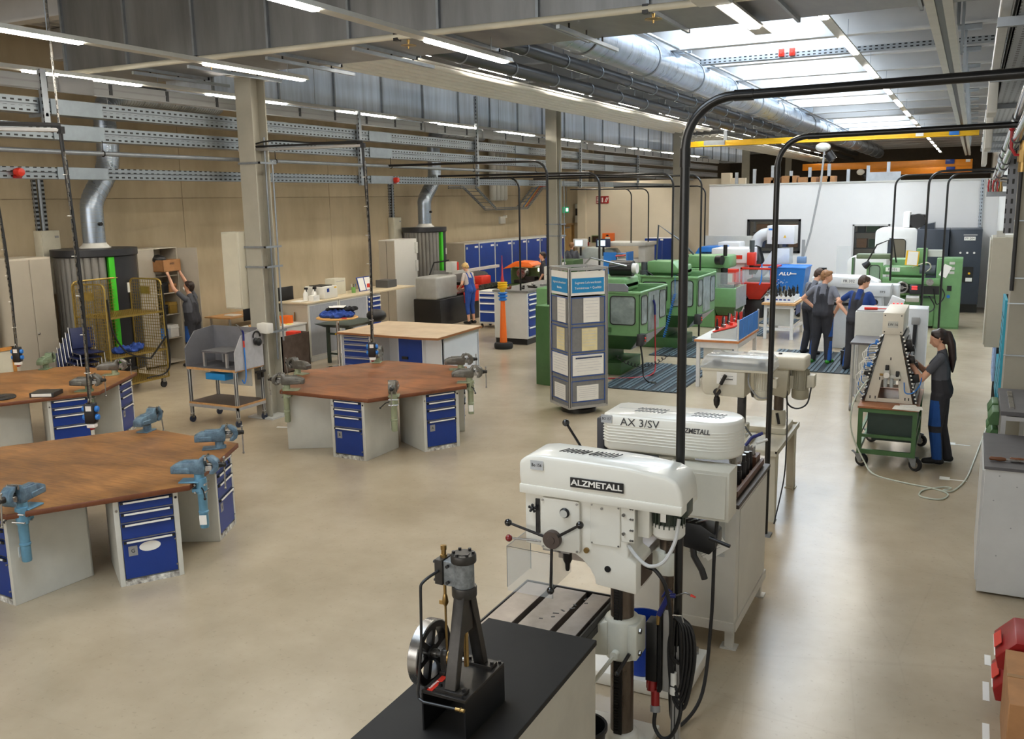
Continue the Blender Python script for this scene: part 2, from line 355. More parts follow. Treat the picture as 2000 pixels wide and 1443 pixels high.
# roof: trapezoidal deck with beams and roof lights
DECK = mat('roof_deck_white', (196, 196, 196), .5, 0, .03, 2)
def deck(x0, x1, y0, y1, z=6.55, p=.28):
    pr = []; x = x0
    while x < x1 - .01:
        pr += [(x, z), (x + p * .35, z), (x + p * .5, z + .13), (x + p * .85, z + .13)]; x += p
    pr += [(x1, z)]; n = len(pr)
    return B().add([(q[0], y, q[1]) for y in (y0, y1) for q in pr], [(i, i + 1, n + i + 1, n + i) for i in range(n - 1)])
SX0, SX1 = -5.3, -2.6
lights_y = [(.4, 4.9), (13.4, 32.6), (35.6, 46.5)]  # first roof light is unseen, added to brighten the foreground
b = deck(-15.7, SX0, -9, 66); c_ = deck(SX1, 1.4, -9, 66)
ceil = struct(b, 'ceiling', DECK); c_.o('deck_sheet', DECK, ceil)
prev = -9
for y0, y1 in lights_y + [(66, 66)]:
    if y0 > prev: deck(SX0, SX1, prev, y0).o('deck_sheet', DECK, ceil)
    prev = y1
BEAMM = mat('beam_white', (198, 198, 198), .5, 0, .03, 2)
by = 12.2 - 2.65 * 8
while by < 65:
    B().prism([(by - .11, 6.0), (by + .11, 6.0), (by + .11, 6.04), (by + .03, 6.05), (by + .03, 6.48), (by + .11, 6.5), (by + .11, 6.54), (by - .11, 6.54), (by - .11, 6.5), (by - .03, 6.48), (by - .03, 6.05), (by - .11, 6.04)], -15.7, 1.2, 'yz').o('beam', BEAMM, ceil)
    by += 2.65
SKYM = light_mat('roof_light_pane', (.77, .885, 1), SKY_E)
for i, (y0, y1) in enumerate(lights_y):
    wn = B(); wn.bx(SX0 - .06, SX0, y0, y1, 6.5, 6.68).bx(SX1, SX1 + .06, y0, y1, 6.5, 6.68).bx(SX0, SX1, y0 - .06, y0, 6.5, 6.68).bx(SX0, SX1, y1, y1 + .06, 6.5, 6.68)
    wn = struct(wn, 'window_%d' % (i + 3), BEAMM)
    n = max(1, round((y1 - y0) / 2.65)); st = (y1 - y0) / n
    for k in range(n): B().bx(SX0, SX1, y0 + k * st + .03, y0 + (k + 1) * st - .03, 6.62, 6.64).o('pane', SKYM, wn)
# main columns: rolled steel sections on the line between the bays
for i, y in enumerate((11.0, 22.2, 33.5, 44.7, 55.9)):
    top = 5.15 if i == 0 else 6.0
    b = B(); b.bx(-9.95, -9.65, y - .16, y - .135, 0, top).bx(-9.95, -9.65, y + .135, y + .16, 0, top).bx(-9.81, -9.79, y - .135, y + .135, 0, top)
    c = struct(b, 'trim_%d' % (i + 2), COLM)
    B().bx(-10.05, -9.55, y - .26, y + .26, 0, .025).o('base_plate', LGREY, c)
    if i < 2:
        for k, x in enumerate((-9.72, -9.68)): B().cyl((x, y - .10 + .2 * k, .9 if k else 1.3), (x, y - .10 + .2 * k, 4.3), .014).o('conduit', GALVP, c)
        for z in (2.35, 2.65, 1.35, 3.9): B().bx(-9.97, -9.55, y - .175, y - .16, z, z + .03).bx(-9.58, -9.55, y - .175, y + .2, z, z + .03).o('bracket', GALVP, c)
        B().cyl((-9.57, y + .13, 1.2), (-9.57, y + .13, 3.95), .013).o('conduit', GALVP, c)
B().bx(-9.9, -9.6, 10.6, 11.4, 5.15, 5.3).o('head_plate', COLM, D.objects['trim_2'])

# ================================================================ ducts, trays and lamps under the roof
dm = thing('ventilation_duct', 'large galvanised box duct crossing the hall under the roof', 'duct', (-5, 9.85, 5.15))
XD = [-11.4 + 1.2 * k for k in range(11)]
for k in range(len(XD) - 1): B().bx(XD[k] + .012, min(XD[k + 1] - .012, .55), 9.15, 10.55, 5.15, 6.3).o('duct_section', mat('dull_zinc', (140, 141, 142), .45, .65, .14, 1.6, rv=.1, stretch=(2.5, 1, .3)), dm, bev=.004, seg=1)
for x in XD[:-1]:
    b = B(); b.bx(x - .016, x + .016, 9.11, 10.59, 5.11, 5.15).bx(x - .016, x + .016, 9.11, 9.15, 5.11, 6.3).bx(x - .016, x + .016, 10.55, 10.59, 5.11, 6.3); b.o('flange', GALVP, dm)
ZINC2 = mat('pale_zinc', (212, 222, 236), .36, .2, .14, 2.2, rv=.1, stretch=(1, 3, .25))
ZINC = mat('bright_zinc', (172, 184, 200), .3, .8, .16, 2.2, rv=.12, stretch=(1, 3, .25))
dl = thing('ventilation_duct', 'long galvanised box duct running above the cable trays and column line', 'duct', (-10.7, 25, 4.93))
y = 10.9
while y < 46:
    B().bx(-11.4, -10.45, y + .01, y + 1.49, 4.93, 5.8).o('duct_section', ZINC2, dl)
    b = B(); b.bx(-11.44, -10.41, y - .015, y + .015, 4.9, 4.93).bx(-10.45, -10.41, y - .015, y + .015, 4.9, 5.83).o('flange', GALVP, dl); y += 1.5
# round spiral duct beside the roof lights
rdt = thing('round_duct', 'big round silver duct under the roof lights', 'duct', (-5.45, 30, 5.72))
y = 10.4
while y < 62:
    B().cyl((-5.45, y, 5.75), (-5.45, min(y + 2.96, 62), 5.75), .3, n=28, caps=False).o('duct_section', ZINC, rdt); B().tor((-5.45, y, 5.75), .305, .018, 'y', 28, 6).o('collar', GALVP, rdt); y += 3
B().tube([(-5.12, 10.8, 6.02), (-5.12, 61, 6.02)], .03, 6).o('rail', GALV, rdt)
for k in range(9): B().bx(-5.85, -5.05, 13 + 5 * k, 13.06 + 5 * k, 6.02, 6.5).o('hanger', GALVP, rdt)
for px, pz, l in ((-6.55, 5.66, 'upper'), (-6.75, 5.36, 'lower')):
    p = thing('drain_pipe', 'thick black roof drain pipe, the %s of the pair beside the round duct' % l, 'pipe', (px, 30, pz), group=None)
    B().cyl((px, 10.6, pz), (px, 60, pz), .11, n=16).o('pipe', mat('black_pipe', (38, 38, 40), .35, 0, .05), p)
    y = 12
    while y < 40: B().tor((px, y, pz), .115, .014, 'y', 16, 6).o('clamp', GALVP, p); B().cyl((px, y, pz + .11), (px, y, 6.0), .008).o('hanger_rod', GALVP, p); y += 1.65
p = thing('mounting_rail', 'thin galvanised mounting rail above the black drain pipes', 'rail', (-6.2, 25, 5.9)); B().bx(-6.27, -6.23, 10.6, 45, 5.9, 5.94).o('rail', GALV, p)
for k in range(8): B().cyl((-6.25, 12 + 3.3 * k, 5.94), (-6.25, 12 + 3.3 * k, 6.1), .01).o('hanger_rod', GALVP, p)
# radiant ceiling panel with ribs
for y0, y1, z, l in ((11.4, 30.5, 5.42, 'long white ribbed ceiling panel hung beside the box duct'), (31.5, 60, 5.3, 'white ribbed ceiling panel beyond the yellow crane beam')):
    p = thing('ceiling_panel', l, 'panel', (-8.5, (y0 + y1) / 2, z))
    B().bx(-9.2, -7.8, y0, y1, z + .03, z + .06).o('plate', WHT, p)
    for k in range(6): B().cyl((-9.1 + .24 * k, y0, z + .02), (-9.1 + .24 * k, y1, z + .02), .055, n=10).o('rib', WHT, p)
    y = y0 + 1.5
    while y < y1:
        for x in (-9.0, -8.0): B().bx(x - .02, x + .02, y, y + .04, z + .06, z + .14).cyl((x, y + .02, z + .1), (x, y + .02, 6.0), .008).o('hanger_rod', GALVP, p)
        y += 3.1
# lamps
def strip(x, z, lamps, y0, y1, label, ln=1.75, wd=.07, lip=0, dw=.8, lm=None):
    t = thing('light_strip', label, 'lamp', (x, (y0 + y1) / 2, z))
    B().prism([(x - wd, z + .02), (x + wd, z + .02), (x + wd * .7, z + .07), (x - wd * .7, z + .07)], y0, y1, 'xz').o('trunking', LGREY, t)
    for a in lamps: B().prism([(x - wd * dw, z + .022), (x + wd * dw, z + .022), (x + wd * dw * .7, z), (x - wd * dw * .7, z)], a, a + ln, 'xz').o('diffuser', lm or LED, t, bev=.003, seg=1)
    if lip: [B().bx(q - .004, q + .004, y0, y1, z - lip, z + .05).o('cutoff_lip', LGREY, t) for q in (x - wd - .01, x + wd + .01)]  # lips added to keep lamp light off the upper wall
    y = y0 + .8
    while y < y1:
        B().cyl((x, y, z + .07), (x, y, 6.0 if not 9.0 < y < 10.7 or z > 5.2 else 5.15), .005, n=6).o('hanger', GALVP, t); y += 3.5
    return t
strip(-1.95, 5.6, [11.7 + 3.56 * k for k in range(14)], 11.6, 62, 'light strip under the roof beams between roof lights and crane rail')
strip(-7.55, 5.48, [10.8 + 3.33 * k for k in range(15)], 10.7, 62, 'light strip beside the white ribbed ceiling panel')
strip(-5.1, 4.9, [4.85, 8.4], 2.0, 10.25, 'light strip ending under the big box duct beside the drain pipes')
strip(-8.08, 4.9, [4.92, 8.35], 2.0, 10.15, 'light strip ending just in front of the nearest column')
strip(-10.40, 4.93, [4.5, 7.73, 10.75, 14.0, 17.2, 20.5, 23.7, 27, 30.2, 33.5, 36.7], 2.0, 40, 'light strip hung along the bottom edge of the long box duct')
strip(-12.6, 4.86, [3.2 + 1.77 * k for k in range(19)], 3, 38, 'light strip between box duct and concrete wall, partly added out of view', lip=.054, dw=.24, lm=light_mat('boosted_wall_diffuser', (1, .925, .80), LAMP_E * 1.8))  # hidden length, closer lamps and extra strength added to brighten the lower wall
t = strip(-2.2, 5.03, [8.95], 8.6, 10.75, 'single short lamp fixed under the big box duct', 1.3, .09)
B().bx(-2.42, -2.1, 8.5, 8.85, 5.03, 5.14).o('junction_box', LGREY, t, bev=.02)
# sprinkler pipe along the duct edge
p = thing('sprinkler_pipe', 'cream sprinkler pipe following the lower edge of the big box duct', 'pipe', (-5, 9.08, 5.08))
B().tube([(-11.6, 9.06, 5.12), (.5, 9.06, 5.12)], .035, 10).o('pipe', CREAM, p)
for x in (-8.9, -5.9, -3.0): B().lathe([(.02, 0), (.012, -.05), (.09, -.06), (.09, -.065), (.01, -.07), (.008, -.1)], (x, 9.3, 5.12), 14).o('sprinkler_head', BRASS, p); B().bx(x - .03, x + .03, 9.03, 9.1, 5.07, 5.16).o('clamp', DRK, p)
for x in (-10.2, -9.2, -7.9, -6.6, -4.0): 
    q = thing('mounting_rail', {-10.2: 'slim galvanised rail bolted under the box duct, at the column end', -9.2: 'slim galvanised rail under the box duct, over the nearest column', -7.9: 'slim galvanised rail under the box duct beside the front column lamp', -6.6: 'slim galvanised rail under the middle of the box duct', -4.0: 'slim galvanised rail under the box duct beside the drain pipes'}[x], 'rail', (x, 9.8, 5.1))
    B().bx(x - .02, x + .02, 9.2, 11.0, 5.05, 5.09).o('rail', GALV, q); [B().cyl((x, 9.5 + k * .5, 5.09), (x, 9.5 + k * .5, 5.15), .012, n=6).o('bolt', DRK, q) for k in range(3)]
# cable trays on the column line
SLOT = slot_mat('slotted_tray', (146, 154, 160), .1, .5)
for z0, z1, nm in ((4.44, 4.62, 'upper'), (4.14, 4.32, 'middle'), (3.66, 3.80, 'lower')):
    t = thing('cable_tray', '%s perforated galvanised cable tray running along the column line' % nm, 'tray', (-10.25, 22, z0))
    h = (z1 - z0)
    B().bx(-10.45, -10.24, 3, 41, z0, z0 + .01).o('bottom', GALVP, t)
    B().bx(-10.24, -10.215, 3, 41, z0, z0 + h * .42).o('lower_flange', SLOT, t); B().bx(-10.24, -10.215, 3, 41, z0 + h * .58, z1).o('upper_flange', SLOT, t)
    B().bx(-10.25, -10.235, 3, 41, z0 + h * .40, z0 + h * .60).o('web', GALVP, t)
    for y in (7.9, 14.6, 20.8, 27, 33): B().bx(-10.215, -10.2, y, y + .75, z0 - .005, z1 + .005).o('joint_plate', mat('joint_zinc', (150, 160, 168), .45, .5, .05, 8), t, bev=.004, seg=1)
t = thing('busbar_trunking', 'light grey busbar trunking above the cable trays, with vent slots', 'trunking', (-10.2, 22, 4.72))
B().bx(-10.3, -10.16, 3, 41, 4.72, 4.88).o('housing', mat('busbar_grey', (160, 162, 162), .5, 0, .03, 3), t, bev=.006, seg=1); B().bx(-10.16, -10.155, 3, 41, 4.79, 4.81).o('seam', GREY, t)
for k in range(38): B().bx(-10.16, -10.152, 4 + k * .95, 4.05 + k * .95, 4.735, 4.87).o('vent', mat('vent_dark', (60, 62, 64), .6), t)
for y in (8.0, 16.5, 19.0, 25.4, 29.6): B().bx(-10.17, -10.13, y, y + .5, 4.70, 4.9).o('joint_cover', GREY, t, bev=.01)
for k, y in enumerate((7.75, 14.2, 18.7, 24.9, 30)):
    q = thing('tray_hanger', ['slotted hanger post holding the trays nearest the camera', 'slotted hanger post holding the trays just past the nearest column', 'tall slotted post in front of the trays near the second column', 'slotted hanger post holding the trays past the second column', 'slotted hanger post holding the trays far along the hall'][k], 'bracket', (-10.18, y, 4.4))
    B().bx(-10.2, -10.14, y, y + .08, 3.62 if k > 0 else 4.3, 4.95 if k != 2 else 5.6).o('post', slot_mat('slots_up', (160, 166, 172), .08, .5, axis=2), q); B().bx(-10.45, -10.14, y + .02, y + .06, 4.40, 4.44).o('arm', GALVP, q)
p = thing('air_pipe', 'bare aluminium compressed air pipe clipped below the cable trays', 'pipe', (-10.05, 20, 3.98)); B().cyl((-10.08, 3, 3.98), (-10.08, 41, 3.98), .03, n=12).o('pipe', GALVP, p)
for k in range(11): B().tor((-10.08, 5.2 + 3.3 * k, 3.98), .034, .008, 'y', 14, 6).cyl((-10.08, 5.2 + 3.3 * k, 4.01), (-10.08, 5.2 + 3.3 * k, 4.14), .006, n=6).o('pipe_clip', DRK, p)
# cable tray that dips down the wall and the grey pipes behind it
t = thing('cable_tray', 'cable ladder dipping in a trapezoid down the concrete wall', 'tray', (-14.9, 28, 3.4))
pth = [(26.2, 3.72), (27.2, 3.72), (28.7, 2.98), (31.2, 2.98), (32.6, 3.72), (34, 3.72)]
for x in (-14.85, -15.3):
    for z in (0, .06): B().tube([(x, q[0], q[1] + z) for q in pth], .022, 4).o('side_rail', SLOT, t)
b = B(); n = 0
for (ya, za), (yb, zb) in zip(pth, pth[1:]):
    k = max(2, int(math.hypot(yb - ya, zb - za) / .25))
    for i in range(k): b.bx(-15.3, -14.85, ya + (yb - ya) * i / k, ya + (yb - ya) * i / k + .03, za + (zb - za) * i / k, za + (zb - za) * i / k + .02)
o = b.o('rungs', GALVP, t); o['kind'] = 'stuff'
for k, c in enumerate((RED, YEL, BLUE2)): B().tube([(-14.95 - .06 * k, 31.3, 3.06), (-14.95 - .06 * k, 32.6, 3.8), (-14.95 - .06 * k, 33.6, 3.8)], .015, 6).o('cable', c, t)
for k in range(4): tag(B().lathe([(.09, 0), (.12, .06), (.12, 2.2)], (-15.2, 29.1 + .3 * k, 3.3), 14).o('riser_pipe', LGREY), 'vertical grey riser pipe above the dipping cable ladder, %s counted from the second filter unit' % ('first', 'second', 'third', 'fourth')[k], 'pipe', 'riser pipes on the wall')
# crane beams
def crane(y, x0, x1, z, h, m, label, end=None):
    t = thing('crane_beam', label, 'crane', ((x0 + x1) / 2, y, z))
    B().bx(x0, x1, y - .09, y + .09, z, z + h).bx(x0, x1, y - .13, y + .13, z, z + .03).o('girder', m, t, bev=.01)
    return t
t = crane(29.0, -8.15, .0, 4.83, .17, YEL, 'yellow crane girder with grey joint across the hall in front of the partition')
B().bx(-7.65, -7.0, 28.88, 29.12, 4.84, 5.01).o('joint_sleeve', GALVP, t); B().bx(-.75, -.5, 28.86, 29.1, 4.86, 4.98).o('drive_box', BLUE2, t, bev=.01); B().bx(-1.6, -1.4, 28.86, 28.88, 4.87, 4.97).o('plate', PAPER, t)
for x in (-7.0, -.35): B().bx(x - .05, x + .05, 28.95, 29.05, 5.0, 5.3).o('hanger', GALVP, t)
OCR = mat('orange_crane', (226, 140, 30), .4, 0, .04, 5)
for y, l, dz in ((51, 'nearer', 0), (53.2, 'farther', -.28)):
    t = crane(y, -8.2 + (.0 if y < 52 else 3), -.2, 4.55 + dz, .34, OCR, '%s of the two orange crane girders at the end of the hall' % l)
    B().bx(-1.4, -1.0, y - .2, y - .09, 4.68 + dz, 4.9 + dz).o('drive_box', BLUE, t, bev=.01); B().bx(-.5, -.3, y - .15, y - .13, 4.75, 4.88).o('plate', PAPER, t)
for x, z, l in ((-.42, 5.1, 'right'),):
    t = thing('crane_rail', 'twin aluminium crane rail running along the hall under the roof beams', 'rail', (x, 30, z))
    for k in (0, 1): B().bx(x - .14 + k * .16, x - .05 + k * .16, 9.6, 52, z, z + .13).o('rail', LGREY, t)
    B().bx(x - .06, x + .03, 9.6, 52, z + .02, z + .1).o('groove', BLKM, t)
    for k in range(13): B().bx(x + .1, x + .14, 12.2 + 2.65 * k, 12.25 + 2.65 * k, z + .1, 6.0).o('hanger', GALV, t); B().bx(x - .1, x + .35, 12.1 + 2.65 * k, 12.3 + 2.65 * k, 5.92, 5.99).o('clamp', GALV, t)
t = thing('chain_hoist', 'white and black chain hoist hanging from the yellow crane girder with long cable', 'hoist', (-4.05, 29, 4.6))
B().sph((-4.1, 28.95, 4.68), .17, 14, (1.3, 1, .8)).o('housing', WHT, t); B().cyl((-3.95, 28.9, 4.5), (-3.8, 28.9, 4.3), .13, n=14).o('chain_bag', BLKM, t)
B().tube([(-4.05, 28.9, 4.55), (-4.1, 28.8, 3.6), (-4.3, 28.6, 2.2), (-4.45, 28.4, 1.5)], .03, 8).o('hoist_cable', GREY, t); B().bx(-4.62, -4.36, 28.3, 28.5, 1.3, 1.5).o('gripper', mat('gripper_blue', (120, 150, 190), .5), t, bev=.02)
B().bx(-4.5, -4.42, 28.36, 28.44, 1.5, 2.0).o('handle_bar', GREY, t)
t = thing('chain_hoist', 'small white hoist under the orange crane girders', 'hoist', (-5.3, 50.8, 4.4)); B().sph((-5.3, 50.8, 4.4), .2, 12, (1, 1, .8)).o('housing', WHT, t); B().sph((-5.1, 50.8, 4.2), .14, 10).o('chain_bag', BLKM, t)
t = thing('cable_tray', 'perforated cable tray crossing below the roof beams by the roof lights', 'tray', (-2.5, 18.9, 5.9)); B().bx(-5.1, .5, 18.85, 19.05, 5.9, 5.91).o('bottom', GALVP, t)
B().bx(-5.1, .5, 18.84, 18.86, 5.9, 6.0).o('side', slot_mat('slots_x', (176, 182, 188), .1, .5, axis=0), t)
for k, x in enumerate((-3.55, -3.35)): tag(B().bx(x, x + .1, 18.75, 18.84, 5.92, 6.06).bx(x + .03, x + .07, 18.74, 18.75, 5.95, 6.0).o('alarm_box', RED, bev=.008), 'small red box on the roof cable tray, the one %s' % ('nearer the round duct', 'nearer the crane rail')[k], 'box', 'red boxes on the roof tray')
# storage on top of the far partition
t = thing('storage_rack', 'grey rack uprights rising above the top of the white partition', 'rack', (-5.5, 33, 3.7))
for k in range(9): B().bx(-7.6 + .62 * k, -7.5 + .62 * k, 33, 33.1, 3.5, 4.12 + .1 * (k % 3)).o('upright', GALV, t)
B().bx(-7.6, -2.4, 32.9, 33.58, 3.55, 3.62).o('deck', GALVP, t); B().bx(-3.2, -2.2, 32.9, 33.0, 3.62, 4.0).o('side_panel', GALV, t)
for k, (x, wd, h) in enumerate(((-6.6, .55, .3), (-6.0, .5, .34), (-5.45, .6, .28), (-4.75, .5, .3))): 
    o = tag(B().bx(x, x + wd, 33, 33.6, 3.62, 3.62 + h).o('cardboard_box', CARD, bev=.006, seg=1), 'cardboard box above the white partition, %s from the concrete wall side' % ('first', 'second', 'third', 'fourth')[k], 'box', 'boxes above the partition')
    B().bx(x + wd * .45, x + wd * .55, 32.995, 33.605, 3.62 + h - .1, 3.622 + h).o('tape', mat('packing_tape', (150, 110, 66), .3), o)
# ================================================================ hexagonal benches, their drawer cabinets and vises
def wood(name, rgb, dark, sc=2.2):
    m = mat(name, rgb, .42, 0, .10, sc, .05, stretch=(1, .22, 1), rgb2=dark, rv=.12); nt = m.node_tree; N = nt.nodes; L = nt.links; p = N['Principled BSDF']
    src = p.inputs['Base Color'].links[0].from_socket; tc = N.new('ShaderNodeTexCoord'); nz = N.new('ShaderNodeTexNoise'); nz.inputs['Scale'].default_value = 2.1; nz.inputs['Detail'].default_value = 11; nz.inputs['Roughness'].default_value = .68; mp = N.new('ShaderNodeMapping'); mp.inputs['Scale'].default_value = (.55, 1.5, 1); mp.inputs['Rotation'].default_value = (0, 0, -.35)
    L.new(tc.outputs['Object'], mp.inputs[0]); L.new(mp.outputs[0], nz.inputs['Vector']); cr = N.new('ShaderNodeValToRGB'); e = cr.color_ramp.elements; e[0].position = .38; e[1].position = .56; e[0].color = (.28, .25, .24, 1); e[1].color = (1, 1, 1, 1)
    L.new(nz.outputs[0], cr.inputs[0]); q = N.new('ShaderNodeMix'); q.data_type = 'RGBA'; q.blend_type = 'MULTIPLY'; q.inputs[0].default_value = .62
    L.new(src, q.inputs[6]); L.new(cr.outputs[0], q.inputs[7])
    n2 = N.new('ShaderNodeTexNoise'); n2.inputs['Scale'].default_value = 26; n2.inputs['Detail'].default_value = 6; m2 = N.new('ShaderNodeMapping'); m2.inputs['Scale'].default_value = (.16, 1.6, 1); m2.inputs['Rotation'].default_value = (0, 0, .25); L.new(tc.outputs['Object'], m2.inputs[0]); L.new(m2.outputs[0], n2.inputs['Vector'])
    c2 = N.new('ShaderNodeValToRGB'); e = c2.color_ramp.elements; e[0].position = .32; e[1].position = .62; e[0].color = (.62, .56, .52, 1); e[1].color = (1.08, 1.08, 1.08, 1); L.new(n2.outputs[0], c2.inputs[0])
    q2 = N.new('ShaderNodeMix'); q2.data_type = 'RGBA'; q2.blend_type = 'MULTIPLY'; q2.inputs[0].default_value = .7; L.new(q.outputs[2], q2.inputs[6]); L.new(c2.outputs[0], q2.inputs[7]); L.new(q2.outputs[2], p.inputs['Base Color']); return m
WOOD = wood('oiled_bench_wood', (166, 117, 66), (130, 88, 46)); WOODR = wood('red_bench_wood', (164, 106, 66), (130, 80, 48)); EDGE = mat('bench_edge', (112, 62, 34), .5, 0, .12, 9)
CABM = mat('bench_cabinet_grey', (204, 203, 194), .45, 0, .05, 2.5); CHIP = mat('chipped_plinth', (214, 213, 206), .6, 0, .5, 14, rgb2=(60, 40, 28))
def drawers(root, x0, x1, y0, z0, z1, hs, door=True, hm=None, local=True, gap=.012, proud=.012, top_gap=.02):
    """blue drawer fronts with handle strips, listed from the top"""
    z = z1 - top_gap; out = []
    for i, h in enumerate(hs):
        f = B(local).bx(x0, x1, y0 - proud, y0, z - h + gap, z).o('door' if door and i == len(hs) - 1 else 'drawer', BLUE, root, bev=.004, seg=1)
        out.append(f)
        if not (door and i == len(hs) - 1) or True:
            B(local).prism([(y0 - proud - .022, z - .022), (y0 - proud, z - .03), (y0 - proud, z - .002), (y0 - proud - .018, z - .002)], x0 + .005, x1 - .005, 'yz').o('handle', hm or BLKM, f)
            B(local).bx(x0 + .03, x1 - .03, y0 - proud - .025, y0 - proud - .018, z - .020, z - .004).o('label_strip', PAPER, f)
        z -= h
    return out
def bench_cabinet(label, loc, rz, letter=None, letter_m=None, oval=False):
    """local: front faces -y, right front corner at origin, width along -x, depth +y"""
    t = thing('drawer_cabinet', label, 'cabinet', loc, rz, 'cabinets under the hexagonal worktops')
    W, Dp, H = .54, .74, .795
    b = B(True); b.bx(-W, -W + .045, 0, Dp, 0, H).bx(-.045, 0, 0, Dp, 0, H).bx(-W, 0, Dp - .02, Dp, 0, H).bx(-W, 0, 0, Dp, H - .015, H).bx(-W + .04, -.04, .03, .05, .02, H)
    b.o('body', CABM, t, bev=.003, seg=1)
    B(True).bx(-W + .045, -.045, .0, .02, .0, .05).o('plinth', CHIP, t)
    fs = drawers(t, -W + .05, -.05, .012, .05, H, [.105, .10, .155, .365])
    b = B(True); [b.cyl((-.055, -.012, z), (-.055, .0, z), .008, n=8) for z in (.36, .12)]; b.o('door_pin', STEEL, fs[-1])
    B(True).cyl((-W + .022, -.004, .70), (-W + .022, .002, .70), .012, n=10).o('lock', STEEL, t); B(True).cyl((-.022, -.003, .74), (-.022, .002, .74), .012, n=10).o('lock', BLKM, t)
    if letter:
        B(True).bx(-W + .09, -W + .165, -.0025, -.0005, .27, .36).o('letter_plate', GREY, fs[-1])
        txt(letter, .05, (-W + .128, -.004, .315), '-y', INK, fs[-1], 'lettering', True, 'CENTER')
    if oval:
        b = B(True); b.prism([(-.27 + .09 * math.cos(q), .335 + .045 * math.sin(q)) for q in [2 * math.pi * i / 24 for i in range(24)]], -.0025, -.0005, 'xz'); b.o('oval_sticker', PAPER, fs[-1])
    return t
def hex_bench(c, rot, label, mtop, cabs):
    R_ = 1.45; poly = [(R_ * math.cos(rad(60 * k + rot)), R_ * math.sin(rad(60 * k + rot))) for k in range(6)]
    t = thing('hexagonal_worktop', label, 'workbench', (c[0], c[1], .795), 0, 'hexagonal workbench tops')
    B(True).prism(poly, .0, .045, 'xy').o('edge_band', EDGE, t, bev=.004, seg=1)
    B(True).prism([(x * .996, y * .996) for x, y in poly], .045, .048, 'xy').o('worktop', mtop, t)
    for ang, lab, kw in cabs:       # ang: direction the cabinet faces
        a = rad(ang + rot); n = Vector((math.cos(a), math.sin(a))); tv = Vector((-n.y, n.x)); ap = R_ * math.cos(rad(30))
        p = Vector(c) + n * (ap - .05) + tv * (.5 * R_ - .10)
        bench_cabinet(lab, (p.x, p.y, 0), a + math.pi / 2, **kw)
CM, CF, CK = (-7.45, 10.63), (-7.57, 5.85), (-11.93, 8.42)
hex_bench(CF, -4, 'worn golden brown hexagonal worktop with four blue vises around it', WOOD,
          [(-30, 'drawer cabinet lettered G with an oval white sticker on its blue door', dict(letter='G', oval=True)), (-90, 'blue drawer cabinet standing left of cabinet G under the front hexagonal worktop', {}),
           (30, 'blue drawer cabinet lettered I beside the hanging vise tube, facing the aisle', dict(letter='I')), (150, 'grey cabinet at the rear of the worktop with the four blue vises', {}), (210, 'grey cabinet with its plain back seen in the gap beside cabinet G', {})])
hex_bench(CM, -1, 'reddish brown hexagonal worktop carrying six bare grey vises', WOODR,
          [(-90, 'drawer cabinet lettered B under the reddish worktop', dict(letter='B')), (-30, 'drawer cabinet lettered A under the reddish worktop', dict(letter='A')), (-150, 'cabinet with plain grey side, beside cabinet B under the reddish worktop', {}), (30, 'cabinet seen edge on beside cabinet A under the reddish worktop', {})])
hex_bench(CK, -1, 'rear hexagonal worktop with a round black disc lying on it, near the yellow mesh trolley', WOOD,
          [(-30, 'drawer cabinet with four blue drawers under the rear worktop, behind the blue vise', {}), (30, 'drawer cabinet facing the yellow mesh trolley, at the end of the rear worktop', dict(letter='D')), (-90, 'cabinet with plain grey side at the near end of the rear worktop', {})])
t = B().lathe([(.03, 0), (.17, 0), (.18, .01), (.17, .03), (.06, .035), (.05, .05), (.03, .05)], (-11.35, 7.58, .844), 28).o('metal_disc', DRK); tag(t, 'round black metal disc lying on the rear hexagonal worktop', 'disc')
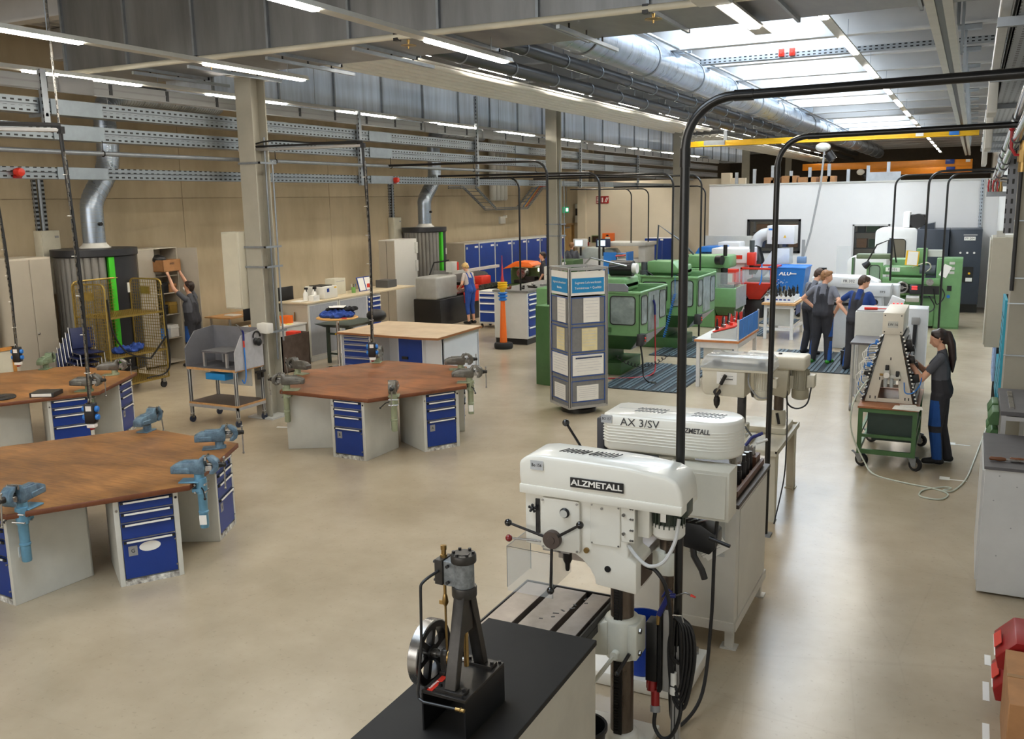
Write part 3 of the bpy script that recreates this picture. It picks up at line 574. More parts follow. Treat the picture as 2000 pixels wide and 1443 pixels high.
def vise(label, loc, rz, paint, tube=None, drop=True, lever=True, scale=1.):
    """local: jaws slide along +x (outwards), origin on the worktop at the bench edge"""
    tube = tube or paint; t = thing('bench_vise', label, 'vise', loc, rz, 'vises clamped round the hexagonal benches'); s = scale
    def BB(): b = B(True); b.T = Matrix.Diagonal((s, s, s, 1)); return b
    if drop:
        b = BB(); b.lathe([(.036, -.44), (.04, -.43), (.04, -.30), (.046, -.295), (.046, -.28), (.04, -.275), (.042, -.12), (.05, -.11), (.05, .03), (.04, .035)], (.055, 0, 0), 16); b.bx(-.02, .06, -.05, .05, -.09, -.06)
        b.o('lift_tube', tube, t)
        b = BB(); [b.cyl((.055 + .045 * q, -.06, zz), (.055 + .045 * q, .06, zz), .009, n=8) for q in (-1, 1) for zz in (-.02, -.09)]; b.o('clamp_bolt', STEEL, t)
        BB().bx(.025, .09, -.0465, -.044, -.40, -.31).o('sticker', PAPER, t)
    if lever: BB().tube([(.07, -.05, -.05), (.10, -.10, -.06), (.13, -.16, -.11)], .007, 6).sph((.13, -.165, -.115), .014, 8).o('clamp_lever', BLKM, t)
    b = BB(); b.bx(-.13, .05, -.07, .07, 0, .014).cyl((-.02 if not drop else .04, 0, .01), (-.02 if not drop else .04, 0, .075), .045, n=16); b.o('base_plate', tube, t, bev=.003, seg=1)
    # fixed jaw: slide housing and upright
    b = BB(); b.prism([(-.20, .085), (.10, .075), (.11, .14), (.10, .20), (.115, .235), (.075, .235), (.05, .195), (-.13, .185), (-.20, .15)], -.052, .052, 'xz'); b.o('fixed_jaw', paint, t, bev=.010)
    b = BB(); b.prism([(-.17, .095), (-.02, .085), (-.02, .135), (-.17, .14)], -.060, .060, 'xz'); b.bx(-.10, .06, -.03, .03, .18, .20); b.o('slide_guide', paint, t, bev=.006, seg=1)
    b = BB(); b.bx(.09, .17, -.03, .03, .10, .15).cyl((.1, 0, .16), (.18, 0, .16), .016, n=10); b.o('slide', STEEL, t, bev=.003, seg=1)
    # moving jaw: a C shaped horn
    pts = [(.128, .235), (.165, .235), (.215, .20), (.235, .15), (.22, .10), (.18, .07), (.14, .075), (.15, .105), (.175, .12), (.18, .15), (.17, .18), (.145, .195)]
    b = BB(); b.prism(pts, -.048, .048, 'xz'); b.o('moving_jaw', paint, t, bev=.009)
    b = BB(); b.bx(.112, .121, -.055, .055, .205, .242).bx(.122, .131, -.055, .055, .205, .242); b.o('jaw_plate', STEEL, t)
    b = BB(); b.lathe([(.028, .22), (.026, .25), (.022, .255), (.022, .285), (.014, .29)], (0, 0, .15), 14, 'x'); b.o('screw_head', DRK, t)
    b = BB(); b.cyl((.27, .015, .21), (.272, -.01, -.06), .0075, n=8).sph((.27, .015, .212), .013, 8).sph((.272, -.01, -.065), .013, 8); b.o('tommy_bar', STEEL, t)
    return t
VB = mat('vise_blue', (110, 138, 154), .38, .15, .12, 14, rv=.1, rgb2=(64, 84, 104)); VBT = mat('vise_tube_blue', (98, 148, 176), .36, .1, .08, 10); VG = mat('vise_grey_iron', (112, 110, 104), .34, .55, .16, 14, rv=.1); VGN = mat('vise_green', (116, 134, 108), .4, .1, .1, 12); VTG = mat('vise_tube_green', (150, 158, 130), .4, .05, .08, 10)
Z = .843
def outw(c, p, off=0): return math.atan2(p[1] - c[1], p[0] - c[0]) + rad(off)
for lab, p, a, m, tb, dr in (
    ('blue vise hanging at the nearest corner of the front worktop, long blue tube below', (-6.92, 4.72), -75, VB, VBT, True),
    ('blue vise with open round jaw at the worktop corner beside cabinet I', (-6.17, 5.86), 28, VB, VBT, True),
    ('blue vise standing on the front worktop edge, nearest to the grey wheeled cart', (-6.83, 6.80), 40, VB, VB, True),
    ('blue vise seen from behind under the hanging socket block on the front worktop', (-8.10, 7.08), 105, VB, VB, False),
    ('grey vise on the reddish worktop above the gap between cabinets A and B', (-6.52, 9.62), -62, VG, VTG, True),
    ('grey vise with open round jaw and green tube beyond cabinet A', (-6.10, 10.78), 25, VG, VTG, True),
    ('grey vise on the far corner of the reddish worktop before the white table', (-6.70, 11.60), 32, VG, VTG, True),
    ('grey vise hidden behind the hanging socket block on the reddish worktop', (-8.22, 11.72), 110, VG, VTG, False),
    ('grey vise on the reddish worktop, farther of the pair beside the wheeled cart', (-8.72, 10.45), 172, VG, VTG, True),
    ('grey vise with green tube and black lever, nearer of the pair beside the wheeled cart', (-8.08, 9.46), 205, VG, VTG, True),
    ('green vise standing at the far edge of the rear worktop before the grey wardrobe', (-12.80, 9.35), 115, VGN, VGN, False),
    ('bare grey vise on the far corner of the rear worktop against the yellow mesh trolley', (-11.35, 9.35), 35, VG, VTG, True),
    ('bare grey vise on the rear worktop beside the hanging black cord and ring binder', (-10.68, 8.35), 25, VG, VGN, True)):
    vise(lab, (p[0], p[1], Z), rad(a), m, tb, dr)
t = thing('ring_binder', 'ring binder with white spine label lying on the rear worktop beside the grey vise', 'binder', (-10.95, 7.95, Z), rad(28)); B(True).bx(-.16, .16, -.14, .14, 0, .06).o('cover', BLKM, t, bev=.004, seg=1); B(True).bx(-.13, .13, -.143, -.139, .01, .05).o('spine_label', PAPER, t)
# ---------------------------------------------------------------- hanging supply cords with socket blocks
def socket_block(label, loc, rz=0):
    t = thing('socket_block', label, 'power socket', loc, rz, 'socket blocks hanging above the benches')
    B(True).bx(-.055, .055, -.05, .05, -.11, .11).o('housing', BLK, t, bev=.012)
    for z in (-.045, .045):
        for x in (-1, 1): B(True).lathe([(.033, 0), (.036, .012), (.03, .03), (.02, .034)], (.055 * x, 0, z), 14, 'x').o('socket_cover', BLUE2, t) if x > 0 else B(True).lathe([(.02, -.034), (.03, -.03), (.036, -.012), (.033, 0)], (-.055, 0, z), 14, 'x').o('socket_cover', BLUE2, t)
    B(True).bx(-.03, .03, -.053, -.05, .03, .085).o('plate', PAPER, t); B(True).bx(-.045, .045, -.04, .04, -.16, -.115).o('air_coupling', PAPER, t, bev=.01); B(True).cyl((-.02, 0, -.175), (.02, 0, -.165), .018, n=10).o('coupling_ring', DRED, t)
    B(True).tor((0, 0, .135), .03, .007, 'x', 14, 6).o('hook', STEEL, t); return t
def drop_cord(label, top, bot, chain=True):
    t = thing('socket_drop', label, 'cord', top, 0, 'supply cords hanging from the swing arms')
    a, b_ = Vector(top), Vector(bot); L = (b_ - a)
    P = spl([a + Vector((-.12, 0, .0)), a + Vector((-.02, 0, .02)), a + L * .06, a + L * .5 + Vector((.03, .02, 0)), b_ + Vector((0, 0, .12))], 6)
    B().tube(P, .02, 8).o('cable_sleeve', CABLE, t); B().tube(spl([a + L * .1 + Vector((.04, 0, 0)), a + L * .55 + Vector((.055, 0, 0)), b_ + Vector((.02, 0, .13))], 5), .009, 6).o('air_hose', CABLE, t)
    b = B(); n = int(L.length / .05)
    for k in range(n):
        p = a.lerp(b_, .08 + .90 * k / n) + Vector((.035, -.012, 0)); b.cb(p, (.008, .022, .042) if k % 2 else (.022, .008, .042))
    o = b.o('chain', STEEL, t); o['kind'] = 'stuff'
    for k in range(6): p = a.lerp(b_, .15 + .14 * k); B().tor(p + Vector((.01, 0, 0)), .03, .004, 'z', 12, 5).o('cable_tie', PAPER, t)
    return t
ARMZ = 3.82
def bundle_arm(label, a, b_):
    t = thing('swing_arm', label, 'arm', b_, 0); B().tube([a, b_], .022, 6).o('arm_tube', ALU, t); B().tube([Vector(a) + Vector((0, 0, .045)), Vector(b_) + Vector((0, 0, .045))], .016, 6).o('arm_cable', CABLE, t)
    B().tube(spl([Vector(a), Vector(a).lerp(Vector(b_), .25) + Vector((0, 0, .12)), Vector(a).lerp(Vector(b_), .6) + Vector((0, 0, .07)), Vector(b_) + Vector((0, 0, .06))]), .012, 6).o('loose_cable', CABLE, t)
    B().cb(b_, (.06, .05, .07)).o('end_cap', BLK, t); return t
for lab, a, top, bot in (('over the reddish worktop', (-10.1, 11.0, 4.12), (-8.0, 11.28, 4.12), (-8.0, 11.28, 1.12)),
                         ('over the front worktop beside the blue vise', (-10.1, 5.6, 4.15), (-8.35, 6.55, 4.08), (-8.40, 6.60, 1.12)),
                         ('close to the grey wardrobe, over the rear worktop', (-14.4, 7.6, 3.9), (-12.75, 8.8, 3.9), (-12.75, 8.85, 1.15))):
    bundle_arm('aluminium swing arm with black cables ' + lab, a, top); drop_cord('black supply cord with chain hanging ' + lab, top, bot); socket_block('black socket block with blue covers hanging ' + lab, bot, rad(25))
t = thing('suspension_chain', 'long steel chain holding the front swing arm up to the roof', 'chain', (-8.4, 6.55, 4.1)); b = B()
for k in range(48): b.cb((-8.38, 6.56, 4.1 + .042 * k), (.008, .022, .045) if k % 2 else (.022, .008, .045))
b.o('chain_links', STEEL, t)['kind'] = 'stuff'
# ================================================================ steam engine on its bench
WOODB = mat('black_bench_top', (20, 18, 17), .7, 0, .2, 3, rv=.1)
t = thing('tool_bench', 'grey steel bench with black worktop carrying the model steam engine', 'bench', (-1.95, 3.6, 0))
B().bx(-2.29, -1.64, 2.35, 4.225, .97, 1.0).o('worktop', WOODB, t, bev=.003, seg=1)
BSIDE = mat('bench_side_grey', (196, 190, 176), .5, 0, .05, 3)
b = B(); b.bx(-1.665, -1.645, 2.4, 4.215, 0, .97).bx(-2.28, -2.26, 2.4, 4.215, 0, .97).bx(-2.26, -1.665, 4.18, 4.2, 0, .97).bx(-2.26, -1.665, 2.5, 2.52, 0, .97); b.o('body', BSIDE, t)
B().bx(-2.31, -1.66, 2.34, 2.36, .93, .985).o('edge_strip', WHT, t)
B().cyl((-1.646, 3.55, .72), (-1.643, 3.55, .72), .013, n=12).o('cable_hole', BLKM, t)
IRON = mat('machined_dark_iron', (66, 63, 60), .4, .55, .12, 22, rv=.08); CAST = mat('cast_grey_cylinder', (136, 140, 142), .55, .35, .2, 40)
e = thing('steam_engine', 'dark metal model steam engine with bright spoked flywheel standing on the black bench', 'steam engine', (-1.925, 3.3, 1.0))
X0, X1, Y0, Y1 = -2.035, -1.815, 3.12, 3.49
b = B(); b.bx(X0, X0 + .008, Y0, Y1, 1.0, 1.178).bx(X1 - .008, X1, Y0, Y1, 1.0, 1.178); b.each('side_plate', BLKM, e)
B().bx(X0, X1, Y0, Y1, 1.178, 1.193).o('base_plate', IRON, e, bev=.0015, seg=1)
def capscrew(b, p, r=.008, h=.010, ax=(0, 0, 1)):
    p = Vector(p); b.cyl(p, p + Vector(ax) * h, r, n=10)
b = B(); [capscrew(b, (x, y, 1.193)) for x in (X0 + .015, X1 - .015) for y in (Y0 + .015, Y1 - .015)]; b.each('cap_screw', BLKM, e)
for yb in (3.165, 3.43): B().bx(-1.975, -1.835, yb - .03, yb + .03, 1.193, 1.207).o('foot_plate', IRON, e, bev=.001, seg=1)
b = B(); [capscrew(b, (x, y, 1.207), .009, .012) for x in (-1.963, -1.847) for y in (3.165, 3.43)]; b.each('foot_screw', BLKM, e)
cx, cy = -1.905, 3.298
for s, y0 in ((-1, 3.165), (1, 3.43)):   # A frame legs
    w0, w1 = .026, .03
    B().hexa([(cx - .028, y0 - w0 * .8, 1.207), (cx + .028, y0 - w0 * .8, 1.207), (cx + .028, y0 + w0 * .8, 1.207), (cx - .028, y0 + w0 * .8, 1.207)],
             [(cx - .026, cy + s * .006 - .0 - (.045 if s < 0 else 0), 1.60), (cx + .026, cy + s * .006 - (.045 if s < 0 else 0), 1.60), (cx + .026, cy + s * .006 + (.045 if s > 0 else 0), 1.60), (cx - .026, cy + s * .006 + (.045 if s > 0 else 0), 1.60)]).o('frame_leg', IRON, e, bev=.003, seg=1)
B().bx(cx - .016, cx + .016, 3.262, 3.335, 1.42, 1.60).o('crosshead_guide', IRON, e); B().cyl((cx, cy, 1.25), (cx, cy, 1.48), .012, n=12).o('connecting_rod', BRASS, e)
B().lathe([(.054, 1.585), (.056, 1.59), (.056, 1.628), (.054, 1.632)], (cx, cy, 0), 28).o('lower_flange', IRON, e)
B().lathe([(.046, 1.63), (.046, 1.745)], (cx, cy, 0), 28).bx(cx - .085, cx - .02, cy - .034, cy + .034, 1.632, 1.745).o('cylinder', CAST, e, bev=.002, seg=1)
B().lathe([(.055, 1.745), (.057, 1.748), (.057, 1.778), (.054, 1.782), (.03, 1.782), (.029, 1.785), (.0, 1.785)], (cx, cy, 0), 28).o('cylinder_cover', IRON, e)
b = B(); [capscrew(b, (cx + .044 * math.cos(rad(q)), cy + .044 * math.sin(rad(q)), 1.782), .0075, .011) for q in range(20, 380, 60)]; b.each('cover_screw', BLKM, e)
B().bx(cx - .125, cx - .085, cy - .044, cy + .044, 1.635, 1.75).o('valve_chest', IRON, e, bev=.002, seg=1)
b = B(); [capscrew(b, (cx - .085 + dx, cy - .044 + .0, z), .008, .012, (0, -1, 0)) for dx in (.03,) for z in (1.655, 1.73)]; [capscrew(b, (cx - .125, cy + q, z), .007, .010, (-1, 0, 0)) for q in (-.03, .03) for z in (1.65, 1.735)]; b.each('chest_screw', BLKM, e)
B().lathe([(.016, 1.75), (.016, 1.762), (.011, 1.764), (.011, 1.782), (.014, 1.784), (.014, 1.804), (.008, 1.806)], (cx - .1, cy, 0), 8).o('oil_plug', BRASS, e)
B().lathe([(.013, 1.62), (.013, 1.635)], (cx - .1, cy, 0), 12).cyl((cx - .1, cy, 1.57), (cx - .1, cy, 1.62), .007, n=8).lathe([(.008, 1.52), (.015, 1.535), (.011, 1.565), (.007, 1.575)], (cx - .1, cy, 0), 12).bx(cx - .125, cx - .095, cy - .012, cy - .004, 1.527, 1.545).cyl((cx - .1, cy, 1.27), (cx - .1, cy, 1.52), .0055, n=8).o('valve_rod', BRASS, e)
B().tube(spl([(cx - .105, cy - .045, 1.70), (cx - .125, cy - .10, 1.685), (cx - .14, cy - .13, 1.665), (cx - .142, cy - .135, 1.64)], 5) + [(cx - .138, cy - .15, 1.4), (cx - .135, Y0 - .02, 1.19), (cx - .128, Y0 - .025, 1.165), (cx - .10, Y0 - .03, 1.158), (X1 - .02, Y0 - .03, 1.165)], .0065, 8).o('steam_pipe', BLKM, e)
B().cyl((X1 - .03, Y0 - .03, 1.165), (X1 + .012, Y0 - .03, 1.166), .009, n=10).tor((X1 - .005, Y0 - .03, 1.166), .009, .003, 'x', 12, 5).o('pipe_nipple', BRASS, e)
sz = 1.275                                  # crankshaft height
B().cyl((-2.13, 3.30, sz), (-1.9, 3.30, sz), .012, n=14).o('crankshaft', STEEL, e)
B().prism([(3.265, 1.193), (3.335, 1.193), (3.335, 1.21), (3.322, 1.21), (3.322, sz + .012), (3.31, sz + .03), (3.29, sz + .03), (3.278, sz + .012), (3.278, 1.21), (3.265, 1.21)], -2.03, -2.0, 'yz').o('bearing_block', IRON, e, bev=.002, seg=1)
B().lathe([(.026, -1.99), (.042, -1.988), (.042, -1.962), (.026, -1.96)], (0, 3.30, sz), 24, 'x').o('eccentric', BRASS, e); B().lathe([(.045, -1.958), (.045, -1.945)], (0, 3.30, sz), 24, 'x').o('crank_disc', BLKM, e)
fx, fr = -2.10, .152                         # flywheel
ringp = [(.112, -.024), (fr, -.024), (fr, .024), (.112, .024), (.112, -.024)]
b = B(); b.lathe([(fr - .006, -.026), (fr, -.022), (fr, .022), (fr - .006, .026)], (fx, 3.30, sz), 48, 'x'); wv = b.v; b.f = [f for f in b.f if len(f) == 4]; b.mi = b.mi[:len(b.f)]; b.o('flywheel_rim', STEEL, e)
b = B(); ring(b, [(3.30 + (fr - .004) * math.cos(q), sz + (fr - .004) * math.sin(q)) for q in np.linspace(0, 2 * math.pi, 48, False)], [(3.30 + .118 * math.cos(q), sz + .118 * math.sin(q)) for q in np.linspace(0, 2 * math.pi, 48, False)], fx - .0255, fx + .0255, 'yz')
for k in range(6):
    q = rad(60 * k + 15); d_ = Vector((0, math.cos(q), math.sin(q))); s_ = Vector((0, -math.sin(q), math.cos(q))); o_ = Vector((fx, 3.30, sz)); ix = Vector((.014, 0, 0))
    b.hexa([o_ + d_ * .02 - s_ * .015 - ix, o_ + d_ * .02 + s_ * .015 - ix, o_ + d_ * .02 + s_ * .015 + ix, o_ + d_ * .02 - s_ * .015 + ix], [o_ + d_ * .122 - s_ * .013 - ix, o_ + d_ * .122 + s_ * .013 - ix, o_ + d_ * .122 + s_ * .013 + ix, o_ + d_ * .122 - s_ * .013 + ix])
b.lathe([(.036, -.022), (.038, -.018), (.038, .018), (.036, .022)], (fx, 3.30, sz), 24, 'x'); b.o('flywheel_spokes', BLKM, e)
b = B(); b.lathe([(.02, .022), (.02, .045)], (fx, 3.30, sz), 16, 'x'); b.o('hub_sleeve', STEEL, e)
B().bx(-2.012, -1.985, 3.13, 3.26, 1.193, 1.196).o('name_strip', RED, e); txt('Ausbildung', .016, (-2.006, 3.14, 1.1972), Matrix(((0, -1, 0), (1, 0, 0), (0, 0, 1))), PAPER, e)

# ================================================================ pillar drill with black nameplate
DW = mat('drill_white', (226, 224, 214), .3, 0, .02, 4, coat=.25); COLU = mat('drill_column_steel', (110, 98, 88), .3, .75, .25, 7, rv=.12, stretch=(1, 1, .4))
dr = thing('pillar_drill', 'white pillar drill with black nameplate and ball ended levers, standing nearest', 'drill press', (-1.72, 4.85, 0))
B().lathe([(.15, 0), (.15, .05), (.10, .07), (.095, .11), (.075, .12)], (-1.72, 4.85, 0), 24).bx(-2.35, -1.55, 4.62, 5.08, 0, .05).o('base', WHT, dr, bev=.008)
B().cyl((-1.72, 4.85, .1), (-1.72, 4.85, 1.12), .07, n=32).o('column', COLU, dr)
b = B(); b.bx(-1.745, -1.695, 4.768, 4.785, .12, 1.1); b.o('rack_strip', DRK, dr); b = B()
for k in range(54): b.bx(-1.743, -1.715, 4.762, 4.769, .14 + .018 * k, .149 + .018 * k)
b.o('rack_teeth', DRK, dr)['kind'] = 'stuff'
y0, y1 = 4.66, 4.93
body = [(-2.262, 1.635), (-2.262, 1.293), (-1.95, 1.275), (-1.90, 1.245), (-1.855, 1.20), (-1.825, 1.15), (-1.818, 1.105), (-1.57, 1.085), (-1.57, 1.27), (-1.62, 1.30), (-1.62, 1.635)]
B().prism(body, y0, y1, 'xz').o('head', DW, dr, bev=.012)
B().bx(-1.572, -1.565, 4.74, 4.94, 1.11, 1.24).o('terminal_panel', mat('dark_recess', (70, 52, 40), .5), dr, bev=.002, seg=1)
cov = [(-2.275, 1.637), (-1.31, 1.62), (-1.30, 1.66), (-1.31, 1.73), (-1.335, 1.785), (-1.40, 1.815), (-1.60, 1.838), (-1.95, 1.85), (-2.15, 1.852), (-2.235, 1.84), (-2.285, 1.80), (-2.285, 1.72)]
B().prism(cov, 4.628, 4.94, 'xz').o('belt_cover', DW, dr, bev=.022, seg=3)
B().prism([(-2.28, 1.615), (-1.305, 1.60), (-1.305, 1.655), (-2.28, 1.67)], 4.622, 4.945, 'xz').o('cover_flange', DW, dr, bev=.006)
b = B()
for g in (-2.06, -1.875):
    for k in range(7): b.cb((g + .024 * k, 4.79, 1.8525), (.006, .085, .004), rz=rad(-22))
b.each('vent_slot', BLKM, dr)
B().bx(-1.955, -1.635, 4.617, 4.622, 1.69, 1.748).o('nameplate', BLKM, dr, bev=.002, seg=1)
txt('ALZMETALL', .047, (-1.795, 4.615, 1.719), '-y', PAPER, dr, align='CENTER', sx=1.22, bold=.0012)
b = B(); b.bx(-2.205, -2.125, 4.6205, 4.622, 1.765, 1.82); b.o('number_label', mat('label_grey', (188, 190, 192), .5, 0, .02), dr); txt('Bo 156', .028, (-2.165, 4.6195, 1.793), '-y', INK, dr, align='CENTER', sx=.8)
b = B(); b.prism(rrect(-2.15, -1.905, 1.285, 1.60, .02), 4.635, 4.66, 'xz'); b.o('gear_plate', DW, dr, bev=.005)
b = B(); [b.cyl((x, 4.628, z), (x, 4.637, z), .007, n=8) for x in (-2.135, -1.92) for z in (1.30, 1.585)]; b.each('plate_screw', STEEL, dr)
b = B(); b.prism(rrect(-1.845, -1.665, 1.355, 1.60, .012), 4.651, 4.66, 'xz'); b.o('access_cover', DW, dr, bev=.003, seg=1); b = B(); [b.cyl((x, 4.647, z), (x, 4.653, z), .005, n=8) for x in (-1.835, -1.675) for z in (1.365, 1.59)]; b.cyl((-1.775, 4.645, 1.575), (-1.775, 4.655, 1.575), .008, n=8); b.each('cover_screw', STEEL, dr)
B().bx(-1.655, -1.578, 4.642, 4.662, 1.40, 1.625).o('motor_bracket', DW, dr, bev=.003, seg=1); b = B(); [b.cyl((x, 4.634, z), (x, 4.643, z), .006, n=6) for x in (-1.60, -1.587) for z in (1.415, 1.475, 1.54, 1.60)]; [b.cyl((-1.64, 4.63, z), (-1.64, 4.643, z), .010, n=6) for z in (1.45, 1.56)]; b.each('bracket_bolt', STEEL, dr)
B().bx(-1.58, -1.51, 4.70, 4.86, 1.42, 1.62).o('motor_slide', DW, dr, bev=.006)
MOTG = mat('motor_dark_green', (62, 70, 60), .4, .2, .1, 10)
mx, my = -1.425, 4.79
B().cyl((mx, my, 1.48), (mx, my, 1.66), .078, n=28).o('motor', MOTG, dr); b = B()
for k in range(20): q = 2 * math.pi * k / 20; b.cb((mx + .083 * math.cos(q), my + .083 * math.sin(q), 1.565), (.022, .007, .16), rz=q)
b.each('motor_fin', MOTG, dr)
B().lathe([(.05, 1.415), (.08, 1.42), (.092, 1.435), (.092, 1.50), (.088, 1.502)], (mx, my, 0), 28).o('fan_cover', WHT, dr); B().bx(mx - .02, mx + .012, my - .098, my - .092, 1.53, 1.61).o('rating_plate', PAPER, dr)
B().bx(-1.36, -1.30, 4.72, 4.84, 1.56, 1.65).o('terminal_box', MOTG, dr, bev=.01)
B().tube(spl([(-1.62, 4.665, 1.375), (-1.56, 4.62, 1.34), (-1.48, 4.60, 1.30), (-1.40, 4.62, 1.33), (-1.35, 4.66, 1.44), (-1.34, 4.70, 1.56)], 6), .011, 8).o('motor_cable', mat('grey_cable', (190, 190, 188), .5), dr)
B().tube(spl([(-1.565, 4.82, 1.20), (-1.50, 4.80, 1.19), (-1.44, 4.80, 1.10), (-1.42, 4.84, .9), (-1.44, 4.93, .62), (-1.40, 4.96, .56)], 6), .012, 8).o('supply_cable', CABLE, dr)
# feed hub with ball levers
hx, hz = -2.07, 1.357
B().lathe([(.052, 4.60), (.055, 4.605), (.055, 4.64)], (hx, 0, hz), 28, 'y').lathe([(.022, 4.595), (.024, 4.60)], (hx, 0, hz), 20, 'y').o('feed_hub', mat('brown_hub', (84, 72, 66), .4, .3, .1, 12), dr); B().lathe([(.07, 4.634), (.07, 4.645)], (hx, 0, hz), 28, 'y').o('depth_ring', DW, dr)
BALL = mat('black_ball_knob', (16, 16, 18), .12, 0, 0, coat=.5)
for i, (x, z) in enumerate(((-2.335, 1.435), (-1.88, 1.485), (-2.067, 1.056))):
    d_ = (Vector((x, 0, z)) - Vector((hx, 0, hz))); a = Vector((hx, 4.61, hz)) + d_.normalized() * .045
    B().cyl(a, (x, 4.58, z), .009, .008, n=10).o('feed_lever', DRK, dr); B().sph((x, 4.58, z), .023, 16).o('ball_knob', BALL, dr)
B().cyl((-2.15, 4.66, 1.318), (-2.34, 4.62, 1.324), .0065, n=8).o('quick_lever', STEEL, dr); B().sph((-2.35, 4.615, 1.324), .022, 16).o('red_ball_knob', mat('red_knob', (120, 18, 22), .2, 0, 0, coat=.4), dr)
B().cyl((-2.02, 4.94, 1.84), (-2.12, 4.98, 1.95), .008, n=8).sph((-2.135, 4.985, 1.965), .023, 14).o('belt_lever', BALL, dr)
B().lathe([(.03, 4.632), (.03, 4.625), (.022, 4.615), (.02, 4.622)], (-1.995, 0, 1.525), 20, 'y').o('speed_dial', BLK, dr); B().prism(rrect(-2.017, -1.973, 1.503, 1.547, .02, 5), 4.611, 4.614, 'xz').o('dial_face', LGREY, dr)
B().bx(-2.19, -2.165, 4.652, 4.664, 1.37, 1.58).o('depth_slot', BLKM, dr); b = B(); b.sph((-2.20, 4.63, 1.525), .014, 10)
for k in range(5): q = 2 * math.pi * k / 5 + .3; b.sph((-2.20 + .02 * math.cos(q), 4.63, 1.525 + .02 * math.sin(q)), .009, 8)
b.o('star_knob', BLK, dr); B().cyl((-1.87, 4.645, 1.31), (-1.87, 4.665, 1.31), .016, n=16).o('sight_glass', BRASS, dr); B().cyl((-1.742, 4.655, 1.215), (-1.742, 4.66, 1.215), .019, n=18).o('pin_hole', BLKM, dr)
B().lathe([(.032, 1.29), (.03, 1.235), (.026, 1.23), (.028, 1.215), (.028, 1.16), (.016, 1.135), (.014, 1.10), (.010, 1.09)], (-2.06, 4.82, 0), 18).o('chuck', DRK, dr); B().cyl((-2.06, 4.82, 1.27), (-2.06, 4.82, 1.31), .03, n=16).o('spindle', STEEL, dr)
# swing guard of clear acrylic
b = B(); b.bx(-2.37, -2.365, 4.62, 4.95, 1.01, 1.27).bx(-2.365, -2.07, 4.615, 4.62, .99, 1.26).bx(-2.075, -2.07, 4.62, 4.9, 1.05, 1.26); b.o('clear_guard', GLASS, dr)
b = B(); b.tube([(-2.368, 4.62, 1.01), (-2.368, 4.62, 1.27), (-2.07, 4.62, 1.262), (-2.07, 4.62, .99)], .002, 4); b.tube([(-2.368, 4.95, 1.0), (-2.368, 4.95, 1.27), (-2.368, 4.62, 1.27)], .002, 4); b.o('guard_edge', mat('acrylic_edge', (90, 96, 98), .3), dr); B().bx(-2.15, -1.98, 4.66, 4.72, 1.265, 1.29).o('guard_bracket', STEEL, dr)
# drill table with tee slots
TAB = mat('worn_table_steel', (150, 140, 132), .32, .6, .16, 5, rv=.12); tz = .86; ty0, ty1 = 4.36, 5.10
xs_ = [-2.44, -2.275, -2.235, -2.03, -1.99, -1.87]
b = B(); [b.bx(xs_[i], xs_[i + 1], ty0 + .03, ty1 - .05, tz - .05, tz) for i in (0, 2, 4)]; b.each('table_section', TAB, dr, bev=.002, seg=1)
b = B(); b.bx(-2.47, -1.84, ty0, ty1, tz - .10, tz - .05).bx(-2.47, -2.455, ty0, ty1, tz - .05, tz - .008).bx(-1.855, -1.84, ty0, ty1, tz - .05, tz - .008).bx(-2.47, -1.84, ty1 - .015, ty1, tz - .05, tz - .008).bx(-2.47, -1.84, ty0, ty0 + .015, tz - .05, tz - .008); b.o('table_rim', DRK, dr, bev=.003, seg=1)
b = B(); [b.cb((-2.12 + .02 * k + rnd.uniform(-.03, .03), 4.6 + .05 * k, tz + .0008), (.02 + .02 * rnd.random(), .012, .001), rz=rnd.random() * 3) for k in range(8)]; b.o('drill_mark', BLKM, dr)['kind'] = 'stuff'
CASTW = mat('chipped_white_casting', (216, 216, 204), .4, 0, .05, 6)
b = B(); b.lathe([(.10, .60), (.105, .62), (.105, .84), (.095, .86)], (-1.72, 4.85, 0), 24); b.bx(-1.66, -1.60, 4.76, 4.94, .62, .84); b.hexa([(-1.95, 4.76, .60), (-1.78, 4.76, .62), (-1.78, 4.94, .62), (-1.95, 4.94, .60)], [(-2.0, 4.74, .76), (-1.78, 4.76, .84), (-1.78, 4.94, .84), (-2.0, 4.96, .76)]); b.o('table_bracket', CASTW, dr, bev=.012)
b = B(); [b.cyl((-1.605, 4.80, z), (-1.585, 4.80, z), .018, n=6) for z in (.80, .66)]; b.each('clamp_bolt', STEEL, dr)
B().cyl((-1.72, 4.74, .66), (-1.72, 4.70, .66), .025, n=16).tube([(-1.72, 4.71, .66), (-1.85, 4.70, .46)], .013, 8).o('crank_handle', CASTW, dr); B().tube([(-1.64, 4.75, .67), (-1.70, 4.71, .55)], .011, 8).sph((-1.70, 4.71, .55), .016, 8).o('clamp_lever', BLKM, dr)

